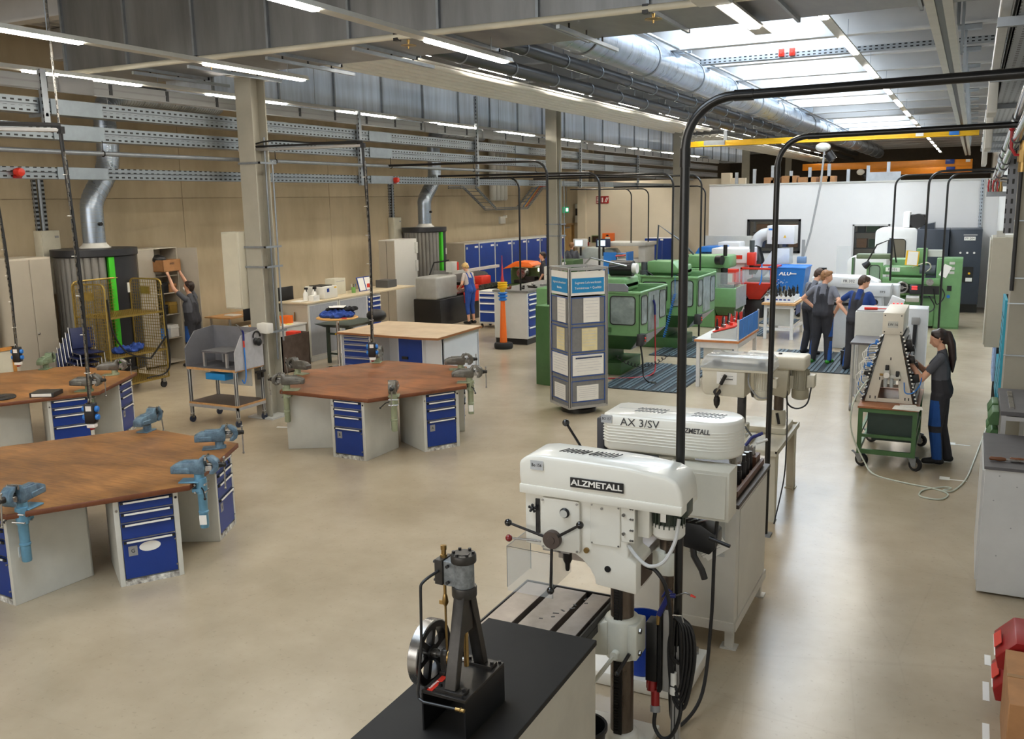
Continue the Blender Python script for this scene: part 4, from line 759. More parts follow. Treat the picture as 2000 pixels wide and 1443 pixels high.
# ================================================================ second pillar drill with ribbed cover
d2 = thing('pillar_drill', 'white pillar drill with ribbed rounded cover and grey switch cabinet, behind the nameplate drill', 'drill press', (-1.75, 5.9, 0))
B().bx(-2.35, -1.5, 5.46, 6.08, 0, .10).o('base', WHT, d2, bev=.02); b = B(); [b.cyl((x, y, .1), (x, y, .15), .014, n=6) for x in (-1.56, -2.25) for y in (5.55, 5.98)]; b.each('anchor_bolt', STEEL, d2)
B().cyl((-1.78, 5.98, .1), (-1.78, 5.98, 1.3), .06, n=24).o('column', COLU, d2)
B().bx(-2.2, -1.66, 5.8, 6.22, 1.24, 1.58).o('head', DW, d2, bev=.02)
def stadium(x0, x1, y0, y1, n=8):
    r = (y1 - y0) / 2; o = [(x0, y1 - .05), (x0, y0 + .05), (x0 + .05, y0)]; 
    for i in range(n * 2 + 1): q = rad(-90 + 180 * i / (n * 2)); o.append((x1 - r + r * math.cos(q), (y0 + y1) / 2 + r * math.sin(q)))
    return o + [(x0 + .05, y1)]
b = B(); b.prism(stadium(-2.2, -1.27, 5.75, 6.17), 1.60, 1.85, 'xy'); b.o('belt_cover', DW, d2, bev=.02, seg=3)
b = B()
for k in range(7): b.prism(stadium(-2.203, -1.267, 5.747, 6.173), 1.655 + .020 * k, 1.664 + .020 * k, 'xy')
b.each('cover_rib', DW, d2, bev=.002, seg=1)
b = B()
for gx in (-2.0, -1.6):
    for k in range(8):
        for q in (0, .075): b.cb((gx + .027 * k, 5.93 + q, 1.851), (.006, .05, .003), rz=rad(-25))
b.each('vent_slot', BLKM, d2); B().bx(-2.15, -1.4, 5.975, 5.979, 1.8495, 1.851).o('cover_seam', GREY, d2)
txt('AX 3/SV', .075, (-2.06, 5.746, 1.805), '-y', mat('dark_print', (60, 60, 62), .5), d2, sx=1.05); txt('ALZMETALL', .047, (-1.66, 5.746, 1.787), '-y', mat('dark_print', (60, 60, 62), .5), d2, sx=.86, sh=.12, bold=.0012)
B().bx(-2.197, -2.12, 5.744, 5.749, 1.79, 1.845).o('number_label', mat('label_grey2', (170, 172, 174), .5, 0, .02), d2); txt('BO 157', .028, (-2.158, 5.743, 1.818), '-y', INK, d2, align='CENTER', sx=.72)
B().bx(-2.26, -2.205, 5.82, 6.2, 1.42, 1.80).o('front_panel', mat('charcoal', (52, 52, 58), .5), d2, bev=.01)
B().bx(-2.05, -1.8, 5.77, 5.8, 1.52, 1.585).o('slider_plate', GALVP, d2, bev=.006); B().bx(-2.11, -2.07, 5.765, 5.80, 1.545, 1.58).o('switch', BLK, d2)
B().bx(-1.70, -1.275, 5.60, 5.82, 1.245, 1.575).o('switch_cabinet', mat('cabinet_cream', (212, 208, 194), .42, 0, .03, 4), d2, bev=.006); B().bx(-1.68, -1.295, 5.594, 5.60, 1.262, 1.555).o('cabinet_door', mat('cabinet_cream', (212, 208, 194), .42, 0, .03, 4), d2, bev=.004, seg=1)
B().lathe([(.04, 0), (.045, .03), (.045, .12), (.035, .13)], (-1.33, 6.0, 1.53), 16, 'z').o('motor_end', STEEL, d2)
B().bx(-2.42, -1.86, 5.5, 6.08, .86, .92).o('table_top', TAB, d2, bev=.004, seg=1); B().lathe([(.09, .68), (.095, .84)], (-1.78, 5.98, 0), 20).bx(-2.0, -1.78, 5.9, 6.06, .70, .86).o('table_bracket', CASTW, d2, bev=.01)
B().prism([(-1.72, 1.06), (-1.40, 1.00), (-1.36, 1.05), (-1.36, 1.14), (-1.46, 1.20), (-1.72, 1.20)], 5.62, 5.80, 'xz').o('chip_guard', BLKM, d2, bev=.008); b = B(); [b.cb((-1.66 + .05 * k, 5.70, 1.203), (.012, .14, .004), rz=rad(-30)) for k in range(5)]; b.each('guard_slot', STEEL, d2)
B().tube([(-1.52, 5.66, 1.06), (-1.50, 5.62, .98), (-1.44, 5.60, .90), (-1.42, 5.60, .84)], .022, 8).o('table_crank', DRK, d2); B().cyl((-1.40, 5.62, 1.12), (-1.26, 5.60, 1.09), .013, n=10).o('lever', BLKM, d2)
B().tube(spl([(-1.36, 5.66, 1.25), (-1.37, 5.64, 1.0), (-1.375, 5.62, .55), (-1.38, 5.45, .12), (-1.44, 5.2, .02), (-1.47, 5.07, .12), (-1.475, 5.03, .4), (-1.47, 5.04, .52)], 7), .012, 8).o('supply_cable', CABLE, d2)
b = thing('bucket', 'blue plastic bucket standing on the white base plate behind the drill column', 'bucket', (-1.85, 5.62, .1)); B().lathe([(.115, .1), (.12, .105), (.15, .46), (.158, .46), (.158, .475), (.146, .475), (.115, .12), (.0, .12)], (-1.85, 5.62, 0), 28).o('shell', mat('blue_bucket', (12, 60, 165), .35, 0, .03), b)
t = thing('waste_bin', 'black round bin standing on the floor behind the grey bench', 'bin', (-1.85, 4.42, 0)); B().lathe([(.1, 0), (.13, .34), (.14, .34), (.14, .36), (.125, .36), (.095, .02), (0, .02)], (-1.80, 4.42, 0), 26).o('shell', BLK, t)

# ================================================================ black supply poles
POLE = mat('black_pole', (11, 11, 12), .28, 0, .04, 4)
def pole(label, x, y, z0, r, xa, z=3.82, bend=.26, sl=True, ya=None):
    t = thing('supply_pole', label, 'pole', (x, y, z0), 0, 'bent supply poles'); s = 1 if xa > x else -1
    pts = [(x, y, z0), (x, y, z - bend)] + [(x + s * bend * (1 - math.cos(rad(q))), y, z - bend + bend * math.sin(rad(q))) for q in range(10, 91, 10)] + [(xa, ya if ya is not None else y, z + .02)]
    B().tube(pts, r, 12).o('pole_tube', POLE, t)
    if sl: B().cyl((x, y, z - bend - .1), (x, y, z - bend), r * 1.15, n=12).o('sleeve', POLE, t); B().cyl((x + s * bend, y, z), (x + s * (bend + .1), y, z), r * 1.15, n=12).o('sleeve', POLE, t)
    return t
p1 = pole('thick black bent pole rising beside the drill with the black nameplate', -1.425, 5.0, .62, .026, .5)
B().bx(-1.453, -1.403, 4.975, 5.025, 0, .66).o('foot_profile', ALU, p1, bev=.003, seg=1); B().bx(-1.448, -1.444, 4.972, 4.975, 0, .66).bx(-1.430, -1.424, 4.972, 4.975, 0, .66).o('profile_groove', BLKM, p1); B().bx(-1.47, -1.38, 4.95, 5.05, 0, .012).o('foot_plate', GALVP, p1)
B().bx(-1.50, -1.458, 4.95, 4.995, .36, .87).o('short_profile', ALU, p1, bev=.003, seg=1); B().bx(-1.525, -1.505, 4.93, 5.02, .36, .88).o('mounting_plate', BLKM, p1)
B().bx(-1.60, -1.53, 4.93, 5.03, .42, .80).o('socket_box', BLKM, p1, bev=.004)
b = B(); b.cyl((-1.565, 4.97, .42), (-1.565, 4.95, .35), .030, n=14).cyl((-1.545, 4.955, .36), (-1.535, 4.93, .26), .026, n=14).bx(-1.60, -1.575, 4.95, 4.99, .36, .43); b.o('power_plug', DRED, p1); B().cyl((-1.535, 4.93, .27), (-1.532, 4.92, .235), .03, n=14).o('plug_collar', GREY, p1)
B().tube(spl([(-1.532, 4.92, .24), (-1.53, 4.90, .15), (-1.48, 4.89, .09), (-1.42, 4.90, .12), (-1.38, 4.93, .25), (-1.385, 4.96, .45), (-1.40, 4.97, .75), (-1.42, 4.98, .84)], 7), .012, 8).o('hanging_cable', CABLE, p1)
for k in range(4): 
    q = .035 * k; B().tube(spl([(-1.43 + q * .3, 4.955, .86), (-1.375 + q * .5, 4.94, .80), (-1.365 + q * .6, 4.94, .6), (-1.39 + q * .3, 4.94, .40 - q), (-1.43, 4.945, .45 - q), (-1.44 - q * .2, 4.95, .65), (-1.43, 4.955, .84)], 6), .011, 8).o('cable_loop', CABLE, p1)
B().tube([(-1.44, 4.96, .86), (-1.38, 4.93, .88), (-1.37, 4.93, .84)], .006, 6).o('cable_hook', STEEL, p1); B().cyl((-1.43, 4.95, .42), (-1.43, 4.95, .50), .02, n=12).cyl((-1.43, 4.95, .36), (-1.43, 4.95, .41), .022, n=12).o('hose_coupling', PAPER, p1)
g = thing('air_gun', 'dark blue air blow gun with red tipped nozzle hooked on the thick black pole', 'air gun', (-1.48, 4.95, .9)); BLUG = mat('gun_blue', (26, 36, 110), .4)
B().tube(spl([(-1.52, 4.93, .86), (-1.49, 4.93, .93), (-1.46, 4.93, .99), (-1.42, 4.93, 1.0)], 5), [.016] * 11 + [.015] * 4 + [.012], 10).o('grip', BLUG, g); B().tube(spl([(-1.50, 4.925, .98), (-1.47, 4.925, 1.03), (-1.44, 4.925, 1.02)], 4), .006, 6).o('trigger', BLUG, g); B().tube([(-1.42, 4.93, 1.0), (-1.36, 4.93, 1.03), (-1.33, 4.93, 1.02)], .005, 6).o('nozzle', STEEL, g); B().cyl((-1.33, 4.93, 1.02), (-1.30, 4.93, 1.012), .009, .005, n=8).o('nozzle_tip', RED, g); B().cyl((-1.525, 4.93, .80), (-1.522, 4.93, .86), .012, n=10).o('coupling', BRASS, g)

# ================================================================ tool cabinet with dark top behind the second drill
t = thing('tool_cabinet', 'grey steel cabinet on feet with small tools on top, behind the ribbed drill', 'cabinet', (-1.75, 6.85, 0)); CABW = mat('tool_cabinet_grey', (206, 203, 194), .45, 0, .05, 2)
B().bx(-2.15, -1.38, 6.32, 7.42, .16, 1.10).o('body', CABW, t, bev=.006); B().bx(-2.17, -1.36, 6.30, 7.44, 1.10, 1.13).o('worktop', mat('brown_black_top', (54, 44, 40), .45, 0, .12, 6), t, bev=.003, seg=1)
B().bx(-1.38, -1.374, 6.42, 7.38, .22, 1.06).o('side_panel', CABW, t, bev=.003, seg=1)
for x in (-1.42, -2.10):
    for y in (6.37, 7.37): B().bx(x - .03, x + .03, y - .03, y + .03, .012, .16).bx(x - .06, x + .06, y - .05, y + .05, 0, .012).o('foot', CABW, t)
B().bx(-2.15, -1.38, 6.30, 6.32, .15, .22).bx(-1.385, -1.365, 6.32, 7.42, .15, .22).o('rail', CABW, t)
B().bx(-1.72, -1.46, 6.31, 6.318, .72, 1.02).o('document_pocket', GLASS, t)
pp = B(); pp.cb((-1.60, 6.312, .86), (.2, .002, .28), ry=rad(-32)); pp.cb((-1.585, 6.309, .845), (.2, .002, .28), ry=rad(-38)); pp = pp.o('document', PAPER, None); tag(pp, 'tilted printed sheets in the pocket on the cabinet behind the ribbed drill', 'papers')
b = B()
for k in range(14): b.cb((-1.60 + .0105 * (k - 7) * math.sin(rad(-35)) * 2 * -1 * .0 - .006 * (k - 7), 6.3075, .86 + .016 * (k - 7)), (.17, .001, .003), ry=rad(-35))
b.o('print_line', GREY, pp)['kind'] = 'stuff'
tr = thing('tool_rack', 'brown tray with rows of dark round tool holders on the dark cabinet top', 'rack', (-1.45, 6.8, 1.13)); B().bx(-1.56, -1.41, 6.42, 7.38, 1.13, 1.145).bx(-1.425, -1.40, 6.42, 7.38, 1.145, 1.19).o('tray', mat('brown_wood_tray', (96, 64, 48), .5, 0, .1, 9), tr)
B().bx(-1.55, -1.44, 6.36, 6.50, 1.145, 1.22).o('tool_block', GALVP, tr, bev=.004)
for k, (x, y, r_, h) in enumerate(((-1.52, 6.56, .026, .17), (-1.47, 6.60, .024, .16), (-1.525, 6.68, .022, .15), (-1.465, 6.74, .022, .15), (-1.53, 6.82, .022, .17), (-1.47, 6.90, .026, .19), (-1.53, 6.97, .026, .19), (-1.47, 7.02, .026, .18), (-1.53, 7.10, .024, .17), (-1.47, 7.16, .02, .15))):
    o = tag(B().lathe([(r_ * .8, 0), (r_, .004), (r_, h * .72), (r_ * .85, h * .74), (r_ * .85, h), (r_ * .6, h + .003)], (x, y, 1.145), 14).o('drill_sleeve', mat('blackened_steel', (52, 50, 50), .35, .6, .1, 9)), 'dark tool sleeve in the brown tray, %s side of pair %s from the near end' % (('inner', 'aisle')[k % 2], ('one', 'two', 'three', 'four', 'five')[k // 2]), 'tool', 'tool sleeves in the brown tray')
    B().cyl((x, y, 1.145 + h), (x, y, 1.149 + h), r_ * .78, n=14).o('end_face', STEEL, o)
B().bx(-1.56, -1.43, 7.2, 7.36, 1.145, 1.24).o('tool_block', mat('brown_wood_tray', (96, 64, 48), .5), tr); b = B(); [b.cyl((-1.54 + .025 * (k % 4), 7.24 + .035 * (k // 4), 1.24), (-1.54 + .025 * (k % 4), 7.24 + .035 * (k // 4), 1.31), .006, n=6) for k in range(12)]; b.o('drill_bits', STEEL, tr)['kind'] = 'stuff'
g = thing('air_gun', 'blue air blow gun lying across the tools on the dark cabinet top', 'air gun', (-1.5, 7.3, 1.3)); B().tube(spl([(-1.54, 7.30, 1.30), (-1.50, 7.34, 1.36), (-1.46, 7.36, 1.38), (-1.42, 7.38, 1.40)], 4), .014, 8).o('grip', BLUG, g); B().cyl((-1.46, 7.34, 1.32), (-1.38, 7.38, 1.35), .012, n=8).o('nozzle', PAPER, g)
t = thing('scrap_cloth', 'crumpled grey pads beside the tool block on the dark cabinet', 'cloth', (-1.45, 6.36, 1.13)); B().bx(-1.50, -1.40, 6.31, 6.36, 1.131, 1.15).o('pad', CREAM, t, bev=.006)
p2 = pole('slim black bent pole rising behind the dark topped tool cabinet', -1.64, 8.8, 0.02, .026, .45)
B().bx(-1.70, -1.58, 8.74, 8.86, 0, .02).o('foot_plate', GALVP, p2)

# ================================================================ sheet metal stand with two bench drills
t = thing('machine_stand', 'cream sheet metal stand with splayed legs under the two small bench drills', 'stand', (-2.0, 9.85, 0)); STD = mat('stand_cream', (196, 190, 172), .42, 0, .06, 3)
B().bx(-2.4, -1.62, 9.18, 10.55, .70, .73).bx(-2.4, -1.62, 9.18, 9.2, .73, .755).bx(-1.64, -1.62, 9.18, 10.55, .73, .755).bx(-2.4, -1.62, 10.53, 10.55, .73, .755).o('tray_top', STD, t, bev=.002, seg=1)
for y, s in ((9.24, -1), (10.46, 1)):
    for x in (-1.68, -2.34):
        B().prism([(x - .05, 0), (x + .05, 0), (x + .035, .70), (x - .06, .70)], y - .008, y + .008, 'xz').o('leg', STD, t); B().prism([(y - .0, 0), (y - s * .10, 0), (y - s * .14, .70), (y, .70)], x + (.036 if x > -2 else -.05), x + (.044 if x > -2 else -.042), 'yz').o('leg_flange', STD, t); B().bx(x - .06, x + .06, y - .05, y + .05, 0, .012).o('foot', STD, t)
def small_motor(root, x, y, z0, z1, r, m):
    B().lathe([(r * .7, z0), (r * .95, z0 + .015), (r, z0 + .03), (r, z0 + (z1 - z0) * .33), (r * .92, z0 + (z1 - z0) * .34), (r * .92, z1)], (x, y, 0), 22).o('motor', m, root); b = B()
    for k in range(22): q = 2 * math.pi * k / 22; b.cb((x + r * .95 * math.cos(q), y + r * .95 * math.sin(q), z0 + (z1 - z0) * .68), (.016, .006, (z1 - z0) * .6), rz=q)
    b.o('motor_fins', m, root)
DCR = mat('drill_cream', (206, 200, 182), .38, 0, .04, 4)
d3 = thing('bench_drill', 'cream bench drill with clear plastic belt cover and black feed lever', 'drill press', (-2.1, 9.55, .73))
B().bx(-2.45, -1.95, 9.32, 9.78, .731, .78).o('base', DCR, d3, bev=.008); b = B(); [b.bx(-2.42 + .12 * k, -2.40 + .12 * k, 9.34, 9.76, .78, .782) for k in range(4)]; b.each('tee_slot', BLKM, d3)
B().bx(-2.115, -2.035, 9.56, 9.64, .74, 1.3).o('column', DRK, d3, bev=.005); B().bx(-2.13, -2.0, 9.53, 9.67, .82, .92).o('clamp', DCR, d3, bev=.012); B().tube([(-2.02, 9.52, .90), (-1.94, 9.48, .82)], .01, 8).o('clamp_lever', BLKM, d3); B().bx(-2.13, -2.0, 9.53, 9.67, .735, .80).o('column_foot', DCR, d3, bev=.01)
B().prism([(-2.47, 1.52), (-2.46, 1.27), (-2.43, 1.235), (-2.02, 1.225), (-2.02, 1.52)], 9.44, 9.76, 'xz').o('head', DCR, d3, bev=.006); B().bx(-2.48, -1.74, 9.42, 9.78, 1.50, 1.525).o('belt_plate', DCR, d3, bev=.003, seg=1)
B().prism([(-2.49, 1.525), (-1.73, 1.525), (-1.74, 1.60), (-1.79, 1.655), (-2.42, 1.665), (-2.47, 1.60)], 9.41, 9.79, 'xz').o('clear_belt_cover', mat('clear_cover', (214, 220, 224), .06, 0, 0, alpha=.38, coat=.6), d3, bev=.008)
B().lathe([(.05, 1.53), (.05, 1.545), (.038, 1.55), (.05, 1.56), (.045, 1.60)], (-2.35, 9.6, 0), 18).lathe([(.04, 1.53), (.04, 1.60)], (-1.88, 9.6, 0), 18).tube([(-2.35, 9.55, 1.55), (-1.88, 9.56, 1.55)], .007, 4).tube([(-2.35, 9.65, 1.55), (-1.88, 9.64, 1.55)], .007, 4).o('belt_drive', DRK, d3)
small_motor(d3, -1.87, 9.6, 1.19, 1.50, .082, DCR); B().bx(-1.80, -1.71, 9.54, 9.66, 1.33, 1.43).o('terminal_box', DCR, d3, bev=.008); B().tube(spl([(-1.75, 9.54, 1.33), (-1.78, 9.48, 1.25), (-1.88, 9.47, 1.24), (-1.98, 9.48, 1.36), (-1.99, 9.5, 1.48)], 5), .009, 6).o('motor_cable', GREY, d3)
B().lathe([(.022, 1.235), (.022, 1.19), (.03, 1.185), (.036, 1.15), (.030, 1.10), (.014, 1.075), (.01, 1.06)], (-2.34, 9.58, 0), 16).o('chuck', DRK, d3)
B().lathe([(.035, 9.40), (.038, 9.405), (.038, 9.44)], (-2.30, 0, 1.275), 18, 'y').o('feed_hub', DRK, d3); B().tube([(-2.30, 9.39, 1.275), (-2.245, 9.37, 1.38)], .010, 8).o('feed_lever', STEEL, d3); B().cyl((-2.25, 9.37, 1.37), (-2.20, 9.36, 1.47), .02, n=10).o('lever_grip', BLK, d3)
B().bx(-2.31, -2.10, 9.435, 9.44, 1.36, 1.49).o('notice', PAPER, d3); b = B(); b.bx(-2.26, -2.14, 9.432, 9.435, 1.445, 1.45); b.o('print_line', GREY, d3); txt('Lehrwerkstatt', .022, (-2.205, 9.433, 1.415), '-y', INK, d3, align='CENTER', bold=.0006)
B().tube([(-2.02, 9.47, 1.225), (-2.03, 9.46, 1.17)], .014, 8).o('stop_handle', BLK, d3)
d4 = thing('bench_drill', 'cream bench drill with plain rounded belt cover and grey motor, beside the clear covered one', 'drill press', (-1.85, 10.2, .73))
B().bx(-2.3, -1.68, 9.98, 10.46, .731, .80).o('base', DCR, d4, bev=.01); B().cyl((-1.80, 10.2, .78), (-1.80, 10.2, 1.2), .052, n=20).o('column', COLU, d4); B().lathe([(.085, .80), (.085, .93), (.07, .96), (.056, .96)], (-1.80, 10.2, 0), 20).o('column_clamp', DCR, d4); B().tube([(-1.80, 10.11, .94), (-1.77, 10.09, .82)], .016, 8).o('clamp_lever', DRK, d4)
B().prism([(-2.16, 1.44), (-2.15, 1.20), (-1.70, 1.12), (-1.68, 1.44)], 10.06, 10.34, 'xz').o('head', DCR, d4, bev=.012); B().bx(-2.18, -1.50, 10.02, 10.38, 1.44, 1.585).o('belt_cover', DCR, d4, bev=.03, seg=3); B().cyl((-1.80, 10.2, 1.585), (-1.80, 10.2, 1.6), .02, n=12).o('cover_knob', BLK, d4)
small_motor(d4, -1.575, 10.2, 1.10, 1.43, .092, mat('motor_grey_beige', (172, 166, 146), .42, 0, .05, 6)); B().bx(-1.68, -1.63, 10.14, 10.26, 1.22, 1.36).o('motor_bracket', DCR, d4); B().bx(-1.50, -1.42, 10.13, 10.27, 1.24, 1.38).o('terminal_box', DCR, d4, bev=.01); B().tube(spl([(-1.45, 10.13, 1.25), (-1.48, 10.08, 1.08), (-1.58, 10.06, 1.02), (-1.68, 10.08, 1.06), (-1.70, 10.1, 1.2)], 6), .009, 6).o('motor_cable', CABLE, d4); B().tube(spl([(-1.69, 10.06, 1.15), (-1.66, 9.95, .9), (-1.60, 9.60, .7), (-1.58, 9.4, .4), (-1.61, 9.1, .02)], 7), .008, 6).o('supply_cable', CABLE, d4)
B().lathe([(.03, 1.2), (.035, 1.14), (.02, 1.08)], (-2.08, 10.2, 0), 14).o('chuck', DRK, d4)
# ================================================================ along the concrete wall
def cabinet_box(name, label, cat, x0, x1, y0, y1, z0, z1, m, bev=.006, group=None):
    t = thing(name, label, cat, ((x0 + x1) / 2, (y0 + y1) / 2, z0), 0, group); B().bx(x0, x1, y0, y1, z0, z1).o('body', m, t, bev=bev, seg=1); return t
def xdoors(t, x, ys, z0, z1, m, th=.018, gap=.006, knob=True):
    for a, b_ in zip(ys, ys[1:]): B().bx(x, x + th, a + gap, b_ - gap, z0, z1).o('door', m, t, bev=.004, seg=1)
    if knob: B().lathe([(.018, 0), (.02, .02), (.012, .03)], (x + th, ys[1] + .04, z0 + (z1 - z0) * .45), 10, 'x').o('lock_knob', STEEL, t)
TAUPE = mat('taupe_wardrobe', (172, 164, 150), .5, 0, .03, 2); TAUPE2 = mat('taupe_edge', (196, 188, 172), .5, 0, .03, 2)
t = cabinet_box('wardrobe', 'tall taupe two door wardrobe against the concrete wall beside the first round filter unit', 'wardrobe', -15.4, -14.62, 10.16, 10.98, .05, 2.46, TAUPE2); xdoors(t, -14.62, [10.17, 10.55, 10.97], .08, 2.43, TAUPE)
t = cabinet_box('wardrobe', 'tall taupe wardrobe cut by the picture edge, before the two door wardrobe', 'wardrobe', -15.4, -14.9, 8.9, 10.05, .05, 2.4, TAUPE2); xdoors(t, -14.9, [8.92, 9.48, 10.04], .08, 2.38, TAUPE)
t = thing('pinboard', 'wood framed board leaning before the wardrobe at the picture edge', 'board', (-12.6, 8.0, 0)); 
B().bx(-13.62, -13.58, 9.0, 9.35, .0, 1.12).o('board', CREAM, t); b = B(); b.bx(-13.62, -13.56, 9.33, 9.38, 0, 1.15).bx(-13.62, -13.56, 8.6, 9.38, 1.10, 1.15); b.o('frame', mat('pine_frame', (190, 130, 60), .5, 0, .1, 9), t)
for i, (y, x, z0, z1, l) in enumerate(((11.35, -15.3, 1.72, 2.9, 'beside the two door wardrobe'), (22.95, -15.3, 1.62, 2.86, 'above the tall cupboard with white side'))):
    t = thing('junction_cabinet', 'slim cream electrical cabinet on the concrete wall ' + l, 'cabinet', (x, y, z0)); B().bx(-15.5, x, y, y + .40, z0, z1).o('body', CREAM, t, bev=.01); B().bx(x, x + .012, y + .015, y + .385, z0 + .02, z1 - .02).o('door', CREAM, t, bev=.004, seg=1); B().bx(x + .012, x + .016, y + .28, y + .36, z1 - .14, z1 - .10).o('label_strip', GREY, t)
    for q in (0, .16): B().bx(-15.5, -15.44, y + .06 + q, y + .12 + q, z1, z1 + 1.0).o('riser_rail', slot_mat('slots_up', (160, 166, 172), .08, .5, axis=2), t)
    B().cyl((-15.42, y + .17, z1), (-15.42, y + .17, z1 + .95), .03, n=10).o('conduit', GALVP, t)
t = thing('junction_cabinet', 'slim cream electrical cabinet fixed to the nearest steel column', 'cabinet', (-10.15, 10.8, 1.75)); B().bx(-10.32, -9.97, 10.72, 11.0, 1.72, 2.9).o('body', CREAM, t, bev=.01); B().bx(-10.30, -9.99, 10.708, 10.72, 1.74, 2.88).o('door', CREAM, t, bev=.004, seg=1)
t = thing('socket_strip', 'white and grey sockets on the foot of the nearest steel column', 'power socket', (-9.8, 10.8, 1.2)); B().bx(-9.72, -9.5, 10.70, 10.84, 1.36, 1.52).o('white_socket', WHT, t, bev=.02)
for k in range(3): B().bx(-10.0 + .11 * k, -9.91 + .11 * k, 10.72, 10.83, 1.18, 1.36).o('socket', GREY, t, bev=.012)
for y, l in ((11.3, 'first'), (23.4, 'second')):
    t = thing('alarm_siren', 'red round alarm siren on the lower cable tray, %s one along the wall' % ('nearer' if y < 15 else 'farther'), 'siren', (-10.15, y, 3.75)) if False else thing('alarm_siren', 'red round alarm siren on the lower cable tray, ' + ('near the picture edge' if y < 15 else 'between the first two columns'), 'siren', (-10.15, y, 3.75))
    yy = 7.35 if y < 15 else 15.4
    B().lathe([(.05, 0), (.055, .05), (.045, .09), (.02, .10)], (-10.21, yy, 3.73), 14, 'x').o('horn', RED, t); B().bx(-10.22, -10.19, yy - .05, yy + .05, 3.66, 3.70).o('mount', DRED, t)
# round air filter units
TUBEG = mat('filter_tube_grey', (128, 126, 122), .55, 0, .06, 3); TUBEN = mat('filter_frame_black', (34, 35, 40), .45, 0, .05, 5); LIME = mat('lime_green_panel', (66, 190, 40), .45, 0, .02)
def filter_unit(label, c, r, g_ang, z0=.28, z1=2.55, duct=None, a0=-135, a1=62):
    t = thing('air_filter', label, 'filter unit', (c[0], c[1], 0), 0, 'round air filter units'); x, y = c
    B().lathe([(r * .98, 0), (r * .98, z0)], (x, y, 0), 36).o('plinth', mat('plinth_beige', (176, 164, 140), .6), t); B().lathe([(r * .80, z0), (r * .80, z1 - .1)], (x, y, 0), 32).o('core', TUBEN, t)
    B().lathe([(r, z0), (r * 1.01, z0 + .02), (r, z0 + .06)], (x, y, 0), 40).o('base_ring', TUBEN, t); B().lathe([(r * .98, z1 - .14), (r * 1.02, z1 - .12), (r * 1.02, z1), (r * .6, z1 + .01)], (x, y, 0), 40).o('top_cap', TUBEN, t)
    step = 10.5; a = a0
    while a < g_ang - step * .6:
        q = rad(a); B().cyl((x + r * .88 * math.cos(q), y + r * .88 * math.sin(q), z0 + .06), (x + r * .88 * math.cos(q), y + r * .88 * math.sin(q), z1 - .14), r * .088, n=10).o('filter_tube', TUBEG, t); a += step
    def arc(b0, b1, r0, r1, name, m):
        n = max(2, int((b1 - b0) / 6)); A = [rad(b0 + (b1 - b0) * k / n) for k in range(n + 1)]
        pl = [(x + r1 * math.cos(q), y + r1 * math.sin(q)) for q in A] + [(x + r0 * math.cos(q), y + r0 * math.sin(q)) for q in reversed(A)]
        B().prism(pl, z0 + .06, z1 - .14, 'xy').o(name, m, t)
    arc(g_ang - 3.5, g_ang + 4.5, r * .82, r * .985, 'green_strip', LIME); arc(g_ang + 5, a1 + 40, r * .80, r * .97, 'door_panel', TUBEN)
    q = rad(g_ang + 26); B().cb((x + r * .98 * math.cos(q), y + r * .98 * math.sin(q), z0 + 1.55), (.02, .08, .18), rz=q).o('emblem', PAPER, t)
    if duct:
        rr = .2; P = spl(duct, 6); ds = [Vector(p) for p in P]
        B().tube(P, rr, 20).o('flexible_duct', ZINC, t)
        b = B(); d_ = 0
        for i in range(1, len(ds)):
            L = (ds[i] - ds[i - 1]).length; n = max(1, int(L / .06))
            for k in range(n):
                p = ds[i - 1].lerp(ds[i], k / n); tn = (ds[i] - ds[i - 1]).normalized(); b.cyl(p, p + tn * .014, rr * 1.03, n=18, caps=True)
        b.o('duct_rib', GALV, t)['kind'] = 'stuff'
        B().lathe([(rr * 1.5, z1), (rr * 1.1, z1 + .07), (rr * 1.05, z1 + .1)], (duct[0][0], duct[0][1], 0), 20).o('duct_collar', LGREY, t)
        p = ds[3]; B().cyl((p.x + rr, p.y - .02, 3.0), (p.x + rr + .06, p.y - .02, 3.0), .035, n=10).o('damper_lever', DRK, t)
    return t
filter_unit('round black filter unit with grey tubes and green stripe behind the yellow mesh trolley', (-14.72, 12.0), .74, -18, duct=[(-14.75, 12.05, 2.56), (-14.75, 12.05, 3.1), (-14.75, 12.1, 3.45), (-14.75, 12.45, 3.95), (-14.75, 12.55, 4.35), (-14.75, 12.55, 5.0), (-14.75, 12.75, 5.32), (-14.75, 13.4, 5.42), (-14.75, 15.5, 5.42)])
filter_unit('round black filter unit with grey tubes and green stripe beside the blue lockers', (-14.75, 23.75), .66, -5, duct=[(-14.75, 23.8, 2.56), (-14.75, 23.8, 3.1), (-14.75, 23.85, 3.4), (-14.75, 24.35, 3.9), (-14.75, 24.45, 4.3), (-14.75, 24.45, 5.0), (-14.75, 24.65, 5.3), (-14.75, 25.3, 5.42), (-14.75, 27.5, 5.42)])
# open cupboard with shelves
t = thing('wardrobe', 'tall taupe cupboard standing open, stuffed shelves, where the man reaches in', 'wardrobe', (-15.2, 13.7, 0)); b = B(); b.bx(-15.45, -14.98, 13.2, 13.22, .04, 2.46).bx(-15.45, -14.98, 14.23, 14.25, .04, 2.46).bx(-15.47, -15.45, 13.2, 14.25, .04, 2.46).bx(-15.45, -14.98, 13.2, 14.25, 2.44, 2.46).bx(-15.45, -14.98, 13.2, 14.25, .04, .07); b.o('body', TAUPE2, t)
for z in (.55, 1.05, 1.5, 1.86): B().bx(-15.44, -15.0, 13.22, 14.23, z, z + .02).o('shelf', TAUPE, t)
B().bx(-14.98, -14.965, 13.2, 13.62, .06, 2.44).o('door', TAUPE, t); B().cb((-14.78, 14.34, 1.25), (.42, .016, 2.38), rz=rad(25)).o('door', TAUPE, t)
k = 0
